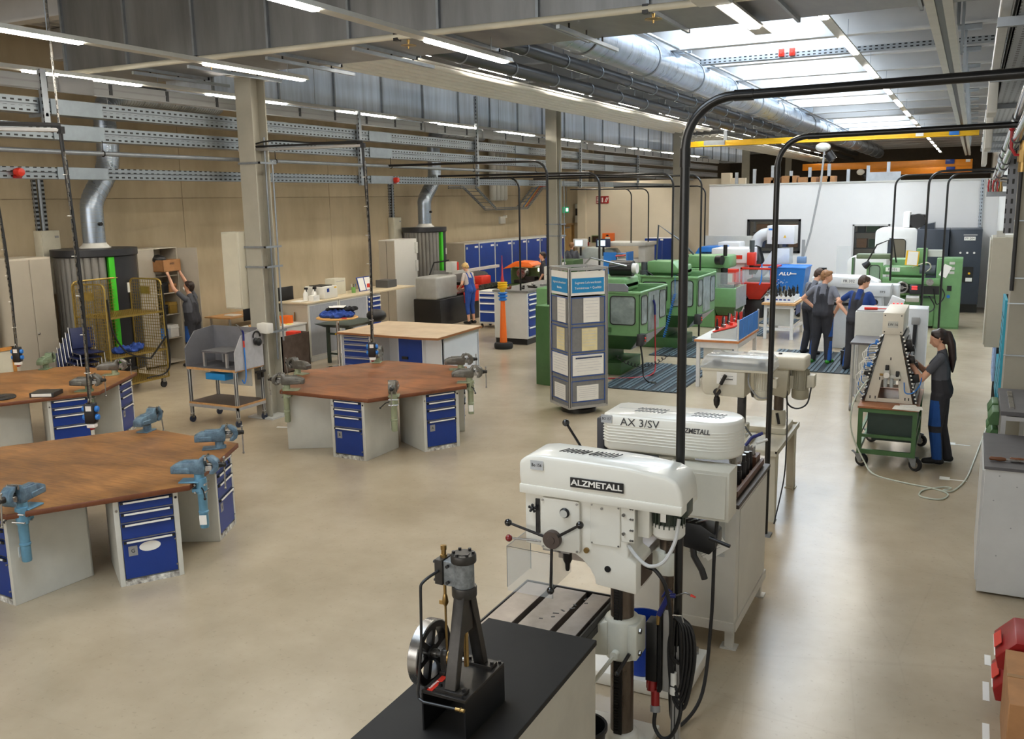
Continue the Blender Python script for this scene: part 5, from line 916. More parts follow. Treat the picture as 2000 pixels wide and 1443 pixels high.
for z, items in ((.57, ((13.68, .2, .2, BLUE2), (13.95, .22, .26, PAPER))), (1.07, ((13.68, .25, .2, BLK), (13.98, .2, .24, mat('olive_bin', (150, 120, 50), .6)))), (1.52, ((13.7, .28, .22, BLK), (14.0, .2, .18, CARD)))):
    for y, w_, h, m in items: tag(B().bx(-15.3, -15.02, y, y + w_, z, z + h).bx(-15.31, -15.01, y - .01, y + w_ + .01, z + h * .7, z + h * .8).o('storage_bin', m, bev=.01), ['pale blue bin low in the open cupboard', 'white bin low in the open cupboard', 'black bin on the middle shelf of the open cupboard', 'olive bin on the middle shelf of the open cupboard', 'black bin on the upper shelf of the open cupboard', 'brown carton on the upper shelf of the open cupboard'][k], 'bin', 'bins in the open cupboard'); k += 1
t = thing('cardboard_box', 'open cardboard box with black mask inside, held up by the man', 'box', (-14.95, 13.85, 1.98), rad(8)); b = B(True); b.bx(-.2, .2, -.27, .27, 0, .015); b.bx(-.2, -.185, -.27, .27, 0, .24).bx(.185, .2, -.27, .27, 0, .24).bx(-.2, .2, -.27, -.255, 0, .24).bx(-.2, .2, .255, .27, 0, .24); b.o('carton', CARD, t); txt('ANSE', .06, (.202, 0, .16), '+x', INK, t, local=True, align='CENTER')
o = tag(B().sph((-14.95, 13.72, 2.22), .14, 14, (1, 1.1, .8)).sph((-14.85, 13.72, 2.16), .09, 10).o('welding_mask', BLKM), 'black rounded mask lying in the raised cardboard box', 'mask')
# ---------------------------------------------------------------- yellow mesh trolley
GOLD = mat('gold_zinc_wire', (160, 136, 70), .32, .55, .12, 14, rv=.08)
t = thing('roll_container', 'gold coloured mesh roll container trolley with two wire shelves', 'trolley', (-13.6, 11.5, 0)); X0, X1, Y0, Y1 = -14.0, -13.2, 10.88, 12.12
def hoop(p, q, z0, z1, nm='hoop'):
    p, q = Vector((*p, 0)), Vector((*q, 0)); d_ = (q - p).normalized(); B().tube([p + Vector((0, 0, z0)), p + Vector((0, 0, z1 - .1))] + [p + d_ * (.1 - .1 * math.cos(rad(a))) + Vector((0, 0, z1 - .1 + .1 * math.sin(rad(a)))) for a in (30, 60, 90)] + [q - d_ * (.1 - .1 * math.cos(rad(a))) + Vector((0, 0, z1 - .1 + .1 * math.sin(rad(a)))) for a in (90, 60, 30)] + [q + Vector((0, 0, z1 - .1)), q + Vector((0, 0, z0))], .017, 8).o(nm, GOLD, t)
def mesh_panel(fix, a0, a1, z0, z1, ax, st=.055):
    b = B(); r_ = .0035
    n = int((a1 - a0) / st)
    for k in range(1, n): a = a0 + (a1 - a0) * k / n; (b.bx(fix - r_, fix + r_, a - r_, a + r_, z0, z1) if ax == 'x' else b.bx(a - r_, a + r_, fix - r_, fix + r_, z0, z1))
    n = int((z1 - z0) / st)
    for k in range(1, n): z = z0 + (z1 - z0) * k / n; (b.bx(fix - r_, fix + r_, a0, a1, z - r_, z + r_) if ax == 'x' else b.bx(a0, a1, fix - r_, fix + r_, z - r_, z + r_))
    b.o('wire_mesh', GOLD, t)['kind'] = 'stuff'
hoop((X0, Y0), (X1, Y0), .2, 2.0); hoop((X0, Y1), (X1, Y1), .2, 2.0); hoop((X0 - .03, Y0 + .02), (X0 - .03, Y1 - .02), .2, 2.03)
mesh_panel(Y0, X0, X1, .22, 1.98, 'y'); mesh_panel(Y1, X0, X1, .22, 1.98, 'y'); mesh_panel(X0 - .03, Y0, Y1, .22, 2.0, 'x')
def wire_shelf(z, tilt=0):
    b = B(); r_ = .004
    for k in range(25): y = Y0 + .02 + (Y1 - Y0 - .04) * k / 24; b.bx(X0, X1, y - r_, y + r_, z, z + .01)
    for k in range(16): x = X0 + (X1 - X0) * k / 15; b.bx(x - r_, x + r_, Y0 + .02, Y1 - .02, z, z + .01)
    o = b.o('wire_shelf', GOLD, t); o['kind'] = 'stuff'; b = B(); b.bx(X1 - .01, X1 + .01, Y0, Y1, z - .012, z + .02).bx(X0 - .01, X0 + .01, Y0, Y1, z - .012, z + .02); b.each('shelf_edge', GOLD, t)
for z in (1.41, .71, .2): wire_shelf(z)
for x in (X0 + .06, X1 - .06):
    for y in (Y0 + .08, Y1 - .08): B().cyl((x - .016, y, .065), (x + .016, y, .065), .065, n=18).o('castor_wheel', RUB, t); B().bx(x - .03, x + .03, y - .03, y + .03, .10, .2).o('castor_fork', STEEL, t)
for y in (Y0 - .01, Y1 - .02): B().bx(-13.72, -13.5, y, y + .02, 1.72, 1.86).o('name_plate', GOLD, t)
for pts in ([(X1 + .02, Y0 + .02, 1.75), (X1 + .04, Y0 + .06, 1.2), (X1 + .05, Y0 + .3, .8), (X1 + .05, Y0 + .75, .62), (X1 + .04, Y1 - .35, .66), (X1 + .03, Y1 - .02, .95)], [(X1 + .02, Y1, 1.9), (X1 + .03, Y1 + .01, 1.2), (X1 + .02, Y1, .35), (X1 + .04, Y0 + .7, .26)]): B().tube(spl(pts, 6), .016, 4).o('lashing_strap', BLK, t)
def cloth_blob(name, label, cat, blobs, m, vox=.013, parent=None, group=None):
    b = B()
    for c, r_, sc in blobs: b.sph(c, r_, 10, sc)
    me = remesh(b, name, vox, 3)
    for v in me.vertices: c = v.co; k = .013 * math.sin(c.x * 41 + 3 * math.sin(c.y * 23)) + .011 * math.sin(c.y * 57 + 4 * math.sin(c.x * 19)); v.co = c + Vector((k * .7, -k * .5, max(-.012, k)))
    o = link(me, name, [m])
    if cat: tag(o, label, cat, group)
    return o
DENIM = mat('blue_workwear', (40, 72, 150), .85, 0, .14, 7, .3)
cloth_blob('folded_cloth', 'blue cloth heaped on the lower wire shelf of the mesh trolley', 'cloth', [((-13.55 + .05 * math.sin(k * 2.1), 11.35 + .09 * k, .77 + .03 * math.sin(k * 1.7)), .12, (1.3, .9, .5)) for k in range(6)], DENIM)
# ---------------------------------------------------------------- stacked chairs and desk by the wall
def stack_chair(label, x, y, z):
    t = thing('stacking_chair', label, 'chair', (x, y, z), rad(-20), 'blue stacking chairs'); B(True).prism([(-.2, .42), (.2, .42), (.22, .44), (-.2, .44)], -.2, .2, 'xz').o('seat', mat('dark_blue_seat', (24, 36, 82), .5), t, bev=.008); B(True).cb((-.22, 0, .66), (.02, .38, .36), ry=rad(-12)).o('backrest', mat('dark_blue_seat', (24, 36, 82), .5), t, bev=.006)
    for s in (-1, 1): B(True).tube([(.24, .2 * s, 0), (.19, .2 * s, .42), (-.2, .2 * s, .42), (-.28, .2 * s, .85)], .011, 6).tube([(-.27, .2 * s, 0), (-.16, .2 * s, .42)], .011, 6).o('leg_frame', STEEL, t)
    return t
c0 = stack_chair('dark blue stacking chair at the bottom of the stack beside the filter unit', -13.75, 10.55, 0)
lab = ['second', 'third', 'fourth', 'fifth', 'topmost']
for k in range(5): dup(c0, (-13.75 + .045 * (k + 1), 10.55 + .03 * (k + 1), .085 * (k + 1)), rad(-20), 'dark blue stacking chair, %s from the floor in the stack beside the filter unit' % lab[k] if k < 4 else 'topmost dark blue stacking chair in the stack beside the filter unit')
t = thing('desk', 'small wooden desk against the concrete wall behind the black office chair', 'desk', (-14.9, 15.9, 0)); B().bx(-15.3, -14.55, 15.2, 17.3, .82, .85).o('desktop', mat('desk_beech', (196, 150, 98), .5, 0, .08, 6), t, bev=.003, seg=1); [B().bx(x - .02, x + .02, y - .02, y + .02, 0, .82).o('leg', ALU, t) for x in (-15.2, -14.65) for y in (15.3, 17.2)]
for k, (y, m, h) in enumerate(((15.5, PAPER, .015), (16.6, PAPER, .02), (16.95, CARD, .22))): tag(B().bx(-15.0, -14.72, y, y + .26, .85, .85 + h).bx(-15.02, -14.8, y + .02, y + .24, .85 + h, .853 + h).o(('document', 'document', 'cardboard_box')[k], m), ('loose papers on the small wooden desk left of the office chair', 'papers on the wooden desk between the office chair and the carton', 'small carton on the wooden desk by the wall')[k], ('papers', 'papers', 'box')[k])
t = thing('office_chair', 'black office chair with tall back at the small wooden desk', 'chair', (-14.15, 15.75, 0)); B().bx(-14.4, -13.9, 15.5, 16.0, .46, .54).o('seat', BLK, t, bev=.03); B().cb((-13.93, 15.75, .86), (.07, .5, .62), ry=rad(8)).o('backrest', BLK, t, bev=.03); B().cyl((-14.15, 15.75, .1), (-14.15, 15.75, .46), .03).o('gas_column', DRK, t); b = B(); [b.tube([(-14.15, 15.75, .1), (-14.15 + .28 * math.cos(q), 15.75 + .28 * math.sin(q), .07)], .02, 6) for q in [2 * math.pi * k / 5 for k in range(5)]]; b.o('star_base', BLK, t); [B().sph((-14.15 + .28 * math.cos(q), 15.75 + .28 * math.sin(q), .035), .035, 8).o('castor', RUB, t) for q in [2 * math.pi * k / 5 for k in range(5)]]
# ---------------------------------------------------------------- wheeled cart with welded side panels
t = thing('assembly_cart', 'wheeled aluminium cart with grey side panels and a small raised platform', 'cart', (-10.2, 10.5, 0)); X0, X1, Y0, Y1 = -10.68, -9.70, 10.16, 10.78
for x in (X0 + .025, X1 - .025):
    for y in (Y0 + .025, Y1 - .025):
        B().bx(x - .022, x + .022, y - .022, y + .022, .13, .84).o('post', ALU, t, bev=.003, seg=1); B().bx(x - .006, x + .006, y - .0235, y + .0235, .15, .83).bx(x - .0235, x + .0235, y - .006, y + .006, .15, .83).o('post_groove', BLKM, t)
        B().cyl((x - .014, y, .055), (x + .014, y, .055), .055, n=18).o('castor_wheel', mat('blue_grey_wheel', (38, 46, 66), .5), t); B().bx(x - .02, x + .02, y - .03, y + .02, .07, .13).o('castor_fork', STEEL, t)
B().bx(X0, X1, Y0, Y1, .84, .875).o('tabletop', WOODE, t); B().bx(X0 + .01, X1 - .01, Y0 + .01, Y1 - .01, .875, .879).o('top_mat', mat('rubber_mat_grey', (88, 88, 92), .6), t); B().bx(X0, X1, Y0, Y1, .30, .33).o('lower_shelf', WOODE, t); B().bx(X0 + .01, X1 - .01, Y0 + .01, Y1 - .01, .33, .334).o('shelf_mat', mat('shelf_brown', (70, 58, 50), .5), t); b = B(); b.bx(X0, X1, Y0, Y0 + .03, .255, .30).bx(X1 - .03, X1, Y0, Y1, .255, .30); b.o('shelf_rail', ALU, t)
PAN = mat('panel_grey', (122, 122, 128), .45, .1, .06, 5)
B().bx(X0, X1, Y1, Y1 + .012, .86, 1.44).o('rear_panel', PAN, t); B().prism([(Y0, .86), (Y1, .86), (Y1, 1.44), (Y0 + .22, 1.40), (Y0, 1.16)], X0 - .012, X0, 'yz').o('side_panel', PAN, t); B().prism([(Y0 - .0, .86), (Y1, .86), (Y1, 1.44), (Y0 + .16, 1.38), (Y0, 1.14)], X1, X1 + .012, 'yz').o('side_panel', mat('zinc_panel', (190, 190, 194), .4, .2, .08, 8), t)
b = B(); b.bx(X0 + .25, X1 - .22, Y0 + .08, Y1 - .08, 1.10, 1.125); b.o('platform_top', mat('rubber_mat_grey', (88, 88, 92), .6), t); [B().bx(x - .018, x + .018, y - .018, y + .018, .88, 1.10).o('platform_leg', ALU, t) for x in (X0 + .28, X1 - .25) for y in (Y0 + .11, Y1 - .11)]
B().bx(-10.32, -9.93, Y0 + .02, Y0 + .3, .70, .80).o('bin', mat('sky_blue_bin', (30, 134, 200), .45), t, bev=.008); B().bx(-10.4, -9.76, Y0 + .4, Y0 + .415, .56, .84).o('hanging_panel', LGREY, t)
B().cyl((-9.68, Y1 - .14, .66), (-9.68, Y1 - .14, .76), .028, n=12).cyl((-9.68, Y1 - .06, .68), (-9.68, Y1 - .06, .76), .02, n=12).bx(-9.70, -9.66, Y1 - .2, Y1, .76, .79).o('air_regulator', DRK, t)
g = thing('air_gun', 'blue air blow gun with red coupling hung on the cart side panel', 'air gun', (-9.68, 10.33, 1.4)); B().tube(spl([(-9.675, 10.36, 1.30), (-9.675, 10.36, 1.42), (-9.675, 10.33, 1.46)], 4), .016, 8).o('grip', BLUG, g); B().tube([(-9.675, 10.33, 1.46), (-9.68, 10.27, 1.54), (-9.68, 10.23, 1.56)], .006, 6).o('nozzle', STEEL, g); B().cyl((-9.675, 10.36, 1.2), (-9.675, 10.36, 1.3), .012, n=8).o('coupling', RED, g); B().tube(spl([(-9.675, 10.36, 1.2), (-9.672, 10.36, .9), (-9.66, 10.34, .75), (-9.66, 10.30, .66), (-9.665, 10.26, .72)], 5), .010, 6).o('air_hose', BLUE2, g)
g = thing('ear_defenders', 'black ear defenders hanging on the upper corner of the cart side panel', 'ear defenders', (-9.68, 10.6, 1.3)); B().tor((-9.672, 10.64, 1.33), .075, .012, 'x', 16, 6, -10, 190).o('headband', BLK, g); B().sph((-9.65, 10.66, 1.24), .055, 14, (.7, 1, 1.1)).o('ear_cup', BLK, g); B().sph((-9.66, 10.60, 1.26), .05, 12, (.6, .8, 1.1)).o('ear_cup', BLK, g)
# ---------------------------------------------------------------- sheet chest, counter, round table, stand
t = thing('steel_chest', 'brown rusty steel chest with plywood lid tilted on it beside the column', 'chest', (-12.3, 14.3, 0)); b = B(); b.bx(-12.62, -12.0, 13.9, 13.92, 0, .74).bx(-12.62, -12.0, 14.72, 14.74, 0, .74).bx(-12.02, -12.0, 13.9, 14.74, 0, .74).bx(-12.62, -12.6, 13.9, 14.74, 0, .74).bx(-12.62, -12.0, 13.9, 14.74, .0, .02); b.o('body', mat('rusty_brown_steel', (98, 84, 76), .5, .3, .2, 6), t); B().cb((-12.55, 14.1, .84), (.03, .9, .3), ry=rad(-15)).o('lid', WOODE, t); B().cb((-12.2, 14.5, .72), (.25, .2, .1)).o('contents', RED, t, bev=.02)
SHUT = mat('shutter_grey', (164, 166, 172), .5, 0, .03, 3); WSH = mat('counter_white', (208, 206, 198), .5, 0, .03, 3)
for i, (ya, yb) in enumerate(((15.25, 16.29), (16.31, 17.38))):
    t = cabinet_box('shutter_cabinet', ['grey roller shutter cabinet with spray bottles and printer on top', 'grey roller shutter cabinet beside the slim blue drawer tower'][i], 'cabinet', -13.15, -12.42, ya, yb, .0, 1.22, mat('counter_taupe', (178, 168, 150), .5, 0, .03, 3)); B().bx(-12.42, -12.40, ya, yb, .08, 1.22).o('front_frame', WSH, t); b = B()
    for k in range(22): b.bx(-12.40, -12.392, ya + .05 + (yb - ya - .1) * k / 22, ya + .05 + (yb - ya - .1) * (k + .92) / 22, .12, 1.18)
    b.o('shutter_slats', SHUT, t)['kind'] = 'stuff'; B().bx(-12.43, -12.38, ya, yb, 0, .09).o('plinth', WSH, t)
    if i == 0: B().cyl((-12.75, ya - .03, .6), (-12.75, ya - .03, 1.05), .012, n=8).o('lock_rod', BRASS, t)
t = thing('countertop', 'long light counter top running over the shutter cabinets to the drawer tower', 'worktop', (-12.8, 17, 1.22)); B().bx(-13.2, -12.38, 15.22, 19.4, 1.22, 1.255).o('top', mat('counter_beech', (206, 190, 160), .45, 0, .05, 3), t, bev=.003, seg=1)
t = cabinet_box('drawer_tower', 'slim white tower with six blue drawers below the counter end', 'cabinet', -13.1, -12.45, 17.42, 17.98, 0, 1.22, WSH); z = 1.16
for h in (.10, .12, .14, .18, .24, .30): f = B().bx(-12.45, -12.43, 17.46, 17.94, z - h + .015, z).o('drawer', BLUE, t); B().bx(-12.43, -12.41, 17.46, 17.94, z - .03, z - .005).o('handle', PAPER, f); z -= h
t = cabinet_box('low_cabinet', 'white low cabinet with orange box on it, between column and shutter cabinet', 'cabinet', -13.3, -12.45, 14.25, 15.2, 0, .82, WSH); B().bx(-13.32, -12.43, 14.23, 15.22, .82, .85).o('top', WSH, t)
def carton(label, x, y, z, w_, d_, h, m, cat='box', nm='carton'): o = B().bx(x, x + w_, y, y + d_, z, z + h).bx(x + w_, x + w_ + .002, y + d_ * .2, y + d_ * .8, z + h * .3, z + h * .8).o(nm, [m], bev=.004, seg=1); return tag(o, label, cat)
carton('orange and green box on the low white cabinet beside the column', -12.85, 14.85, .85, .2, .2, .16, ORG); carton('grey machine part case on the low white cabinet', -13.1, 14.4, .85, .3, .26, .2, GREY); carton('clear tray of parts at the back of the low white cabinet', -13.25, 14.75, .85, .3, .3, .22, mat('olive_clear', (150, 150, 120), .3)); carton('yellow note pad on the low white cabinet', -12.62, 14.75, .85, .12, .12, .012, mat('note_yellow', (230, 220, 120), .6), 'note pad', 'note_pad')
def spray(label, x, y, z): t = thing('spray_bottle', label, 'bottle', (x, y, z), 0, 'spray bottles on the counter'); B().lathe([(.05, 0), (.055, .02), (.055, .14), (.035, .19), (.018, .22), (.018, .235)], (x, y, z), 14).o('bottle', PAPER, t); B().bx(x - .02, x + .06, y - .018, y + .018, z + .235, z + .28).bx(x + .02, x + .035, y - .012, y + .012, z + .17, z + .24).o('trigger_head', BLK, t, bev=.006); return t
s0 = spray('white spray bottle with black trigger, farthest from the printer', -12.75, 15.62, 1.255)
for k, (x, y, l) in enumerate(((-12.62, 15.74, 'middle'), (-12.70, 15.85, 'the one beside the printer'))): dup(s0, (x, y, 1.255), 0, 'white spray bottle with black trigger, %s' % ('in the middle of the three' if k == 0 else 'touching the printer'))
t = thing('printer', 'white desktop printer on the shutter cabinet counter', 'printer', (-12.8, 16.1, 1.255)); B().bx(-13.05, -12.5, 15.95, 16.42, 1.256, 1.52).o('housing', WHT, t, bev=.02); B().bx(-12.95, -12.6, 16.0, 16.36, 1.52, 1.535).o('paper_output', DRK, t); B().bx(-12.5, -12.495, 16.3, 16.38, 1.47, 1.50).o('yellow_label', YEL, t); B().bx(-12.5, -12.495, 16.04, 16.12, 1.40, 1.48).o('blue_label', BLUE, t)
carton('white paper cup box on the counter before the spray bottles', -12.58, 15.5, 1.255, .14, .2, .12, PAPER); carton('loose white forms on the counter end', -12.9, 15.3, 1.255, .25, .3, .012, PAPER, 'papers', 'document')
t = thing('wall_box', 'cream plastic first aid style box standing on the counter', 'box', (-12.9, 16.9, 1.255)); B().bx(-13.1, -12.82, 16.75, 17.15, 1.256, 1.62).o('shell', CREAM, t, bev=.012); B().bx(-12.82, -12.815, 16.8, 17.1, 1.55, 1.56).o('lid_seam', GREY, t)
t = thing('pen_cup', 'green and white pen cup on the counter', 'cup', (-12.75, 17.3, 1.255)); B().lathe([(.045, 0), (.05, .13)], (-12.75, 17.35, 1.256), 14).o('cup', mat('cup_green', (120, 170, 90), .5), t); [B().cyl((-12.75 + .02 * q, 17.35, 1.28), (-12.75 + .05 * q, 17.35 + .02 * q, 1.46), .006, n=6).o('pen', (PAPER, INK, BLUE2)[q + 1], t) for q in (-1, 0, 1)]
t = thing('flip_display', 'desk flip display with red and white sheets on the counter', 'display', (-12.8, 17.8, 1.255)); B().cb((-12.80, 17.85, 1.42), (.015, .52, .34), ry=rad(-15)).o('board', BLUE, t); [B().cb((-12.785 - .0 * k, 17.72 + .26 * k, 1.42), (.006, .22, .30), ry=rad(-15)).o('sheet', PAPER, t) for k in (0, 1)]; B().bx(-12.76, -12.74, 17.9, 17.98, 1.33, 1.42).o('red_print', RED, t)
carton('dark grey plastic crate at the end of the counter', -13.0, 18.6, 1.256, .35, .4, .18, mat('crate_grey', (80, 80, 80), .5), 'crate', 'crate')
t = thing('monitor_screen', 'black screens standing behind the shutter cabinets', 'screen', (-13.6, 15.3, 1.0)); B().bx(-13.6, -13.56, 14.6, 16.2, .9, 1.5).o('panel', BLK, t, bev=.01); B().bx(-13.62, -13.5, 15.2, 15.4, 0, .9).o('foot', BLK, t)
t = thing('bistro_table', 'round beech topped table on a chrome post piled with blue clothes', 'table', (-11.35, 14.85, 0)); B().lathe([(.40, 1.02), (.42, 1.03), (.42, 1.045), (.40, 1.055), (0, 1.055)], (-11.35, 14.85, 0), 36).o('tabletop', mat('beech_top', (214, 164, 96), .4, 0, .05, 4), t); B().cyl((-11.35, 14.85, .03), (-11.35, 14.85, 1.02), .035, n=18).o('post', CHROME, t); B().lathe([(.28, 0), (.28, .015), (.08, .035)], (-11.35, 14.85, 0), 30).o('foot', CHROME, t)
cloth_blob('folded_clothes', 'pile of blue work trousers on the round beech table', 'clothes', [((-11.35 + .22 * math.cos(k * 1.05), 14.85 + .2 * math.sin(k * 1.05), 1.10), .15, (1.2, 1.1, .42)) for k in range(6)] + [((-11.35, 14.85, 1.12), .25, (1, 1, .35))], DENIM)
cloth_blob('folded_clothes', 'black jacket folded on the blue trousers on the round table', 'clothes', [((-11.30 + .08 * k, 14.95 + .06 * k, 1.20), .11, (1.3, 1.1, .4)) for k in range(-2, 3)], mat('black_cloth', (34, 34, 36), .9, 0, .1, 8))
tag(B().cb((-11.33, 14.88, 1.256), (.26, .36, .006), rz=.5).cb((-11.36, 14.78, 1.262), (.2, .28, .004), rz=.7).o('document', PAPER), 'white sheets lying on top of the clothes on the round table', 'papers')
tag(B().cb((-11.05, 14.68, 1.06), (.1, .16, .012), rz=.6).o('red_folder', mat('red_folder', (200, 60, 50), .5), bev=.003, seg=1), 'small red folder at the edge of the round table', 'folder')
GLEG = mat('stand_dark_green', (54, 66, 56), .45, .1, .08, 6); t = thing('welding_stand', 'dark green steel stand with sloping tray top behind the round table', 'stand', (-11.75, 15.7, 0)); B().hexa([(-12.0, 15.25, .76), (-11.4, 15.25, .76), (-11.4, 16.15, .76), (-12.0, 16.15, .76)], [(-12.15, 15.1, .84), (-11.25, 15.1, .84), (-11.25, 16.3, .84), (-12.15, 16.3, .84)]).o('tray', GLEG, t); [B().bx(x - .03, x + .03, y - .03, y + .03, 0, .76).o('leg', GLEG, t) for x in (-11.95, -11.45) for y in (15.3, 16.1)]; [B().bx(-11.95, -11.45, y - .015, y + .015, z, z + .04).o('crossbar', GLEG, t) for y in (15.3, 16.1) for z in (.18, .6)]; B().sph((-11.2, 16.0, .95), .2, 12, (1.1, 1, .7)).o('cover_bag', BLK, t)
t = thing('cable_box', 'small yellow tag box on the green stand bar', 'box', (-11.7, 15.28, .62)); B().bx(-11.75, -11.68, 15.265, 15.285, .61, .635).o('tag', YEL, t)
# white sided worktable
t = thing('worktable', 'large white sided worktable with pale plywood top beyond the reddish bench', 'table', (-9.7, 15, 0)); TOPW = mat('pale_plywood', (220, 196, 164), .45, 0, .05, 3, rgb2=(204, 176, 142)); B().prism([(-10.85, 14.15), (-9.0, 14.05), (-8.55, 14.1), (-8.6, 15.9), (-10.85, 15.9)], .82, .86, 'xy').o('top_edge', mat('top_edge_brown', (150, 100, 62), .5), t); B().prism([(-10.84, 14.16), (-9.0, 14.06), (-8.56, 14.11), (-8.61, 15.89), (-10.84, 15.89)], .86, .863, 'xy').o('tabletop', TOPW, t)
WSIDE = mat('white_side', (222, 224, 228), .4, 0, .02, 3); B().bx(-10.8, -10.78, 14.2, 15.85, 0, .82).bx(-8.68, -8.66, 14.5, 15.85, 0, .82).bx(-9.0, -8.66, 14.4, 14.42, 0, .82).bx(-10.16, -9.55, 14.9, 14.92, 0, .82).bx(-10.8, -8.66, 15.8, 15.82, 0, .82).o('side_panel', WSIDE, t)
B().bx(-9.55, -9.0, 14.3, 15.8, .02, .82).o('cupboard', WSIDE, t); dd = B().bx(-9.53, -9.02, 14.285, 14.3, .04, .80).o('door', BLUE, t, bev=.003, seg=1); B().bx(-9.45, -9.32, 14.26, 14.285, .40, .45).o('handle', BLKM, dd)
B().bx(-10.78, -10.15, 14.25, 15.0, .0, .82).o('drawer_body', WSIDE, t); z = .80
for h in (.07, .09, .12, .14, .16, .2): f = B().bx(-10.75, -10.18, 14.235, 14.25, z - h + .012, z).o('drawer', BLUE, t); B().bx(-10.75, -10.18, 14.22, 14.235, z - .035, z - .01).o('handle', ALU, f); z -= h
t = cabinet_box('cupboard', 'tall cupboard with beige doors and white side near the second filter unit', 'cupboard', -14.42, -13.9, 20.85, 21.95, .0, 2.3, mat('cupboard_white', (208, 206, 200), .5, 0, .02, 2)); B().bx(-14.41, -13.91, 20.83, 20.85, .05, 2.27).o('door', TAUPE, t); B().bx(-14.165, -14.155, 20.826, 20.83, .05, 2.27).o('door_gap', DRK, t); B().sph((-14.1, 20.81, 1.0), .025, 8).o('door_knob', STEEL, t)
for k in range(3): B().bx(-13.9, -13.86, 21.85, 21.95, .9 + .5 * k, 1.2 + .5 * k).o('hanger_plate', LGREY, t)
# ---------------------------------------------------------------- row of blue lockers
ys = [25.58, 26.55, 27.67, 28.96, 30.16, 31.32, 32.5, 33.6]
for k in range(7):
    t = cabinet_box('locker', ['grey sided blue locker, first in the row by the filter unit', 'blue locker, second from the filter unit', 'blue locker, third from the filter unit', 'blue locker standing in the middle of the row on the wall', 'blue locker, third from the far end of the row', 'blue locker, second from the far end of the row', 'blue locker at the far end of the row behind the column'][k], 'locker', -15.2, -14.42, ys[k] + .01, ys[k + 1] - .01, 0, 1.98 - .008 * k, BEIGE if k == 0 else LGREY, group='blue lockers along the wall')
    d_ = B().bx(-14.42, -14.40, ys[k] + .06, ys[k + 1] - .05, .06, 1.93 - .008 * k).o('door', BLUE, t); B().bx(-14.40, -14.395, ys[k + 1] - .32, ys[k + 1] - .1, 1.80, 1.86).o('label_plate', PAPER, d_); B().bx(-14.40, -14.395, ys[k] + .1, ys[k] + .18, 1.78, 1.85).o('number_plate', LGREY, d_)
# ---------------------------------------------------------------- drawer block, rolling drawers, model tower
t = thing('drawer_cabinet', 'white block of blue drawers with dark top beside the orange tower model', 'cabinet', (-9.4, 20, 0)); B().bx(-9.87, -9.02, 18.86, 21.6, .14, 1.22).o('body', mat('drawer_block_white', (206, 206, 200), .45, 0, .04, 3), t, bev=.004, seg=1); B().bx(-9.85, -9.04, 18.88, 21.6, 0, .14).o('plinth', BLKM, t); B().bx(-9.9, -8.98, 18.82, 21.6, 1.22, 1.26).o('top', mat('top_grey', (120, 118, 114), .5), t, bev=.003, seg=1)
for y in (18.92, 19.85, 20.75):
    z = 1.18
    for h in (.11, .11, .14, .16, .24, .24): f = B().bx(-9.02, -9.0, y, y + .82, z - h + .015, z).o('drawer', BLUE, t); B().bx(-9.0, -8.975, y, y + .82, z - .04, z - .012).o('handle', PAPER, f); z -= h
for k, (x, y, l, m, c) in enumerate(((-9.6, 19.1, .12, mat('brown_part', (130, 70, 40), .5), 'brown wooden block'), (-9.35, 19.3, .3, DRK, 'dark steel lathe tool'), (-9.2, 19.55, .26, DRK, 'black steel clamp'), (-9.4, 19.9, .22, STEEL, 'bright steel gauge'), (-9.15, 20.2, .3, STEEL, 'long steel bar'))): tag(B().cb((x, y, 1.28), (.06, l, .04), rz=.6 * k).cb((x + .02, y + .03, 1.31), (.05, .07, .05), rz=.3).o('machine_tool', m, bev=.006), c + ' lying on the grey topped drawer block', 'tool')
t = thing('drawer_trolley', 'white rolling trolley of blue drawers beside the grey lathe', 'trolley', (-11.1, 21.2, 0)); B().bx(-11.5, -10.95, 21.1, 21.7, .12, .98).o('body', WSH, t, bev=.004, seg=1); z = .95
for h in (.12, .15, .22, .30): f = B().bx(-11.46, -10.99, 21.08, 21.1, z - h + .015, z).o('drawer', BLUE, t); B().bx(-11.46, -10.99, 21.06, 21.08, z - .045, z - .012).o('handle', PAPER, f); z -= h
[B().cyl((x - .015, y, .055), (x + .015, y, .055), .055, n=14).o('castor', RUB, t) for x in (-11.45, -11.0) for y in (21.16, 21.64)]
t = thing('tower_model', 'slender model television tower in orange, blue, yellow and red on a black tyre', 'model', (-9.35, 18.28, 0)); o = (-9.35, 18.28, 0)
B().lathe([(.1, 0), (.2, .0), (.215, .04), (.215, .09), (.2, .13), (.12, .14)], o, 30).o('tyre_base', RUB, t); B().lathe([(.085, .13), (.05, 1.05), (.05, 1.1)], o, 22).o('shaft', ORG, t)
B().lathe([(.05, 1.08), (.085, 1.09), (.10, 1.12), (.07, 1.14), (.07, 1.16), (.11, 1.18), (.11, 1.20), (.07, 1.215), (.07, 1.23), (.11, 1.25), (.11, 1.265), (.06, 1.28)], o, 26).o('blue_rings', BLUE2, t); B().lathe([(.05, 1.28), (.06, 1.32), (.10, 1.36), (.115, 1.38), (.115, 1.40), (.095, 1.41), (.115, 1.43), (.115, 1.455), (.095, 1.465), (.115, 1.485), (.115, 1.50), (.05, 1.51)], o, 26).o('yellow_pod', YEL, t); B().lathe([(.045, 1.51), (.03, 1.62), (.022, 1.64), (.018, 1.85), (.010, 1.86), (.008, 2.08), (.002, 2.1)], o, 16).o('spire', mat('spire_red', (176, 34, 44), .4), t)
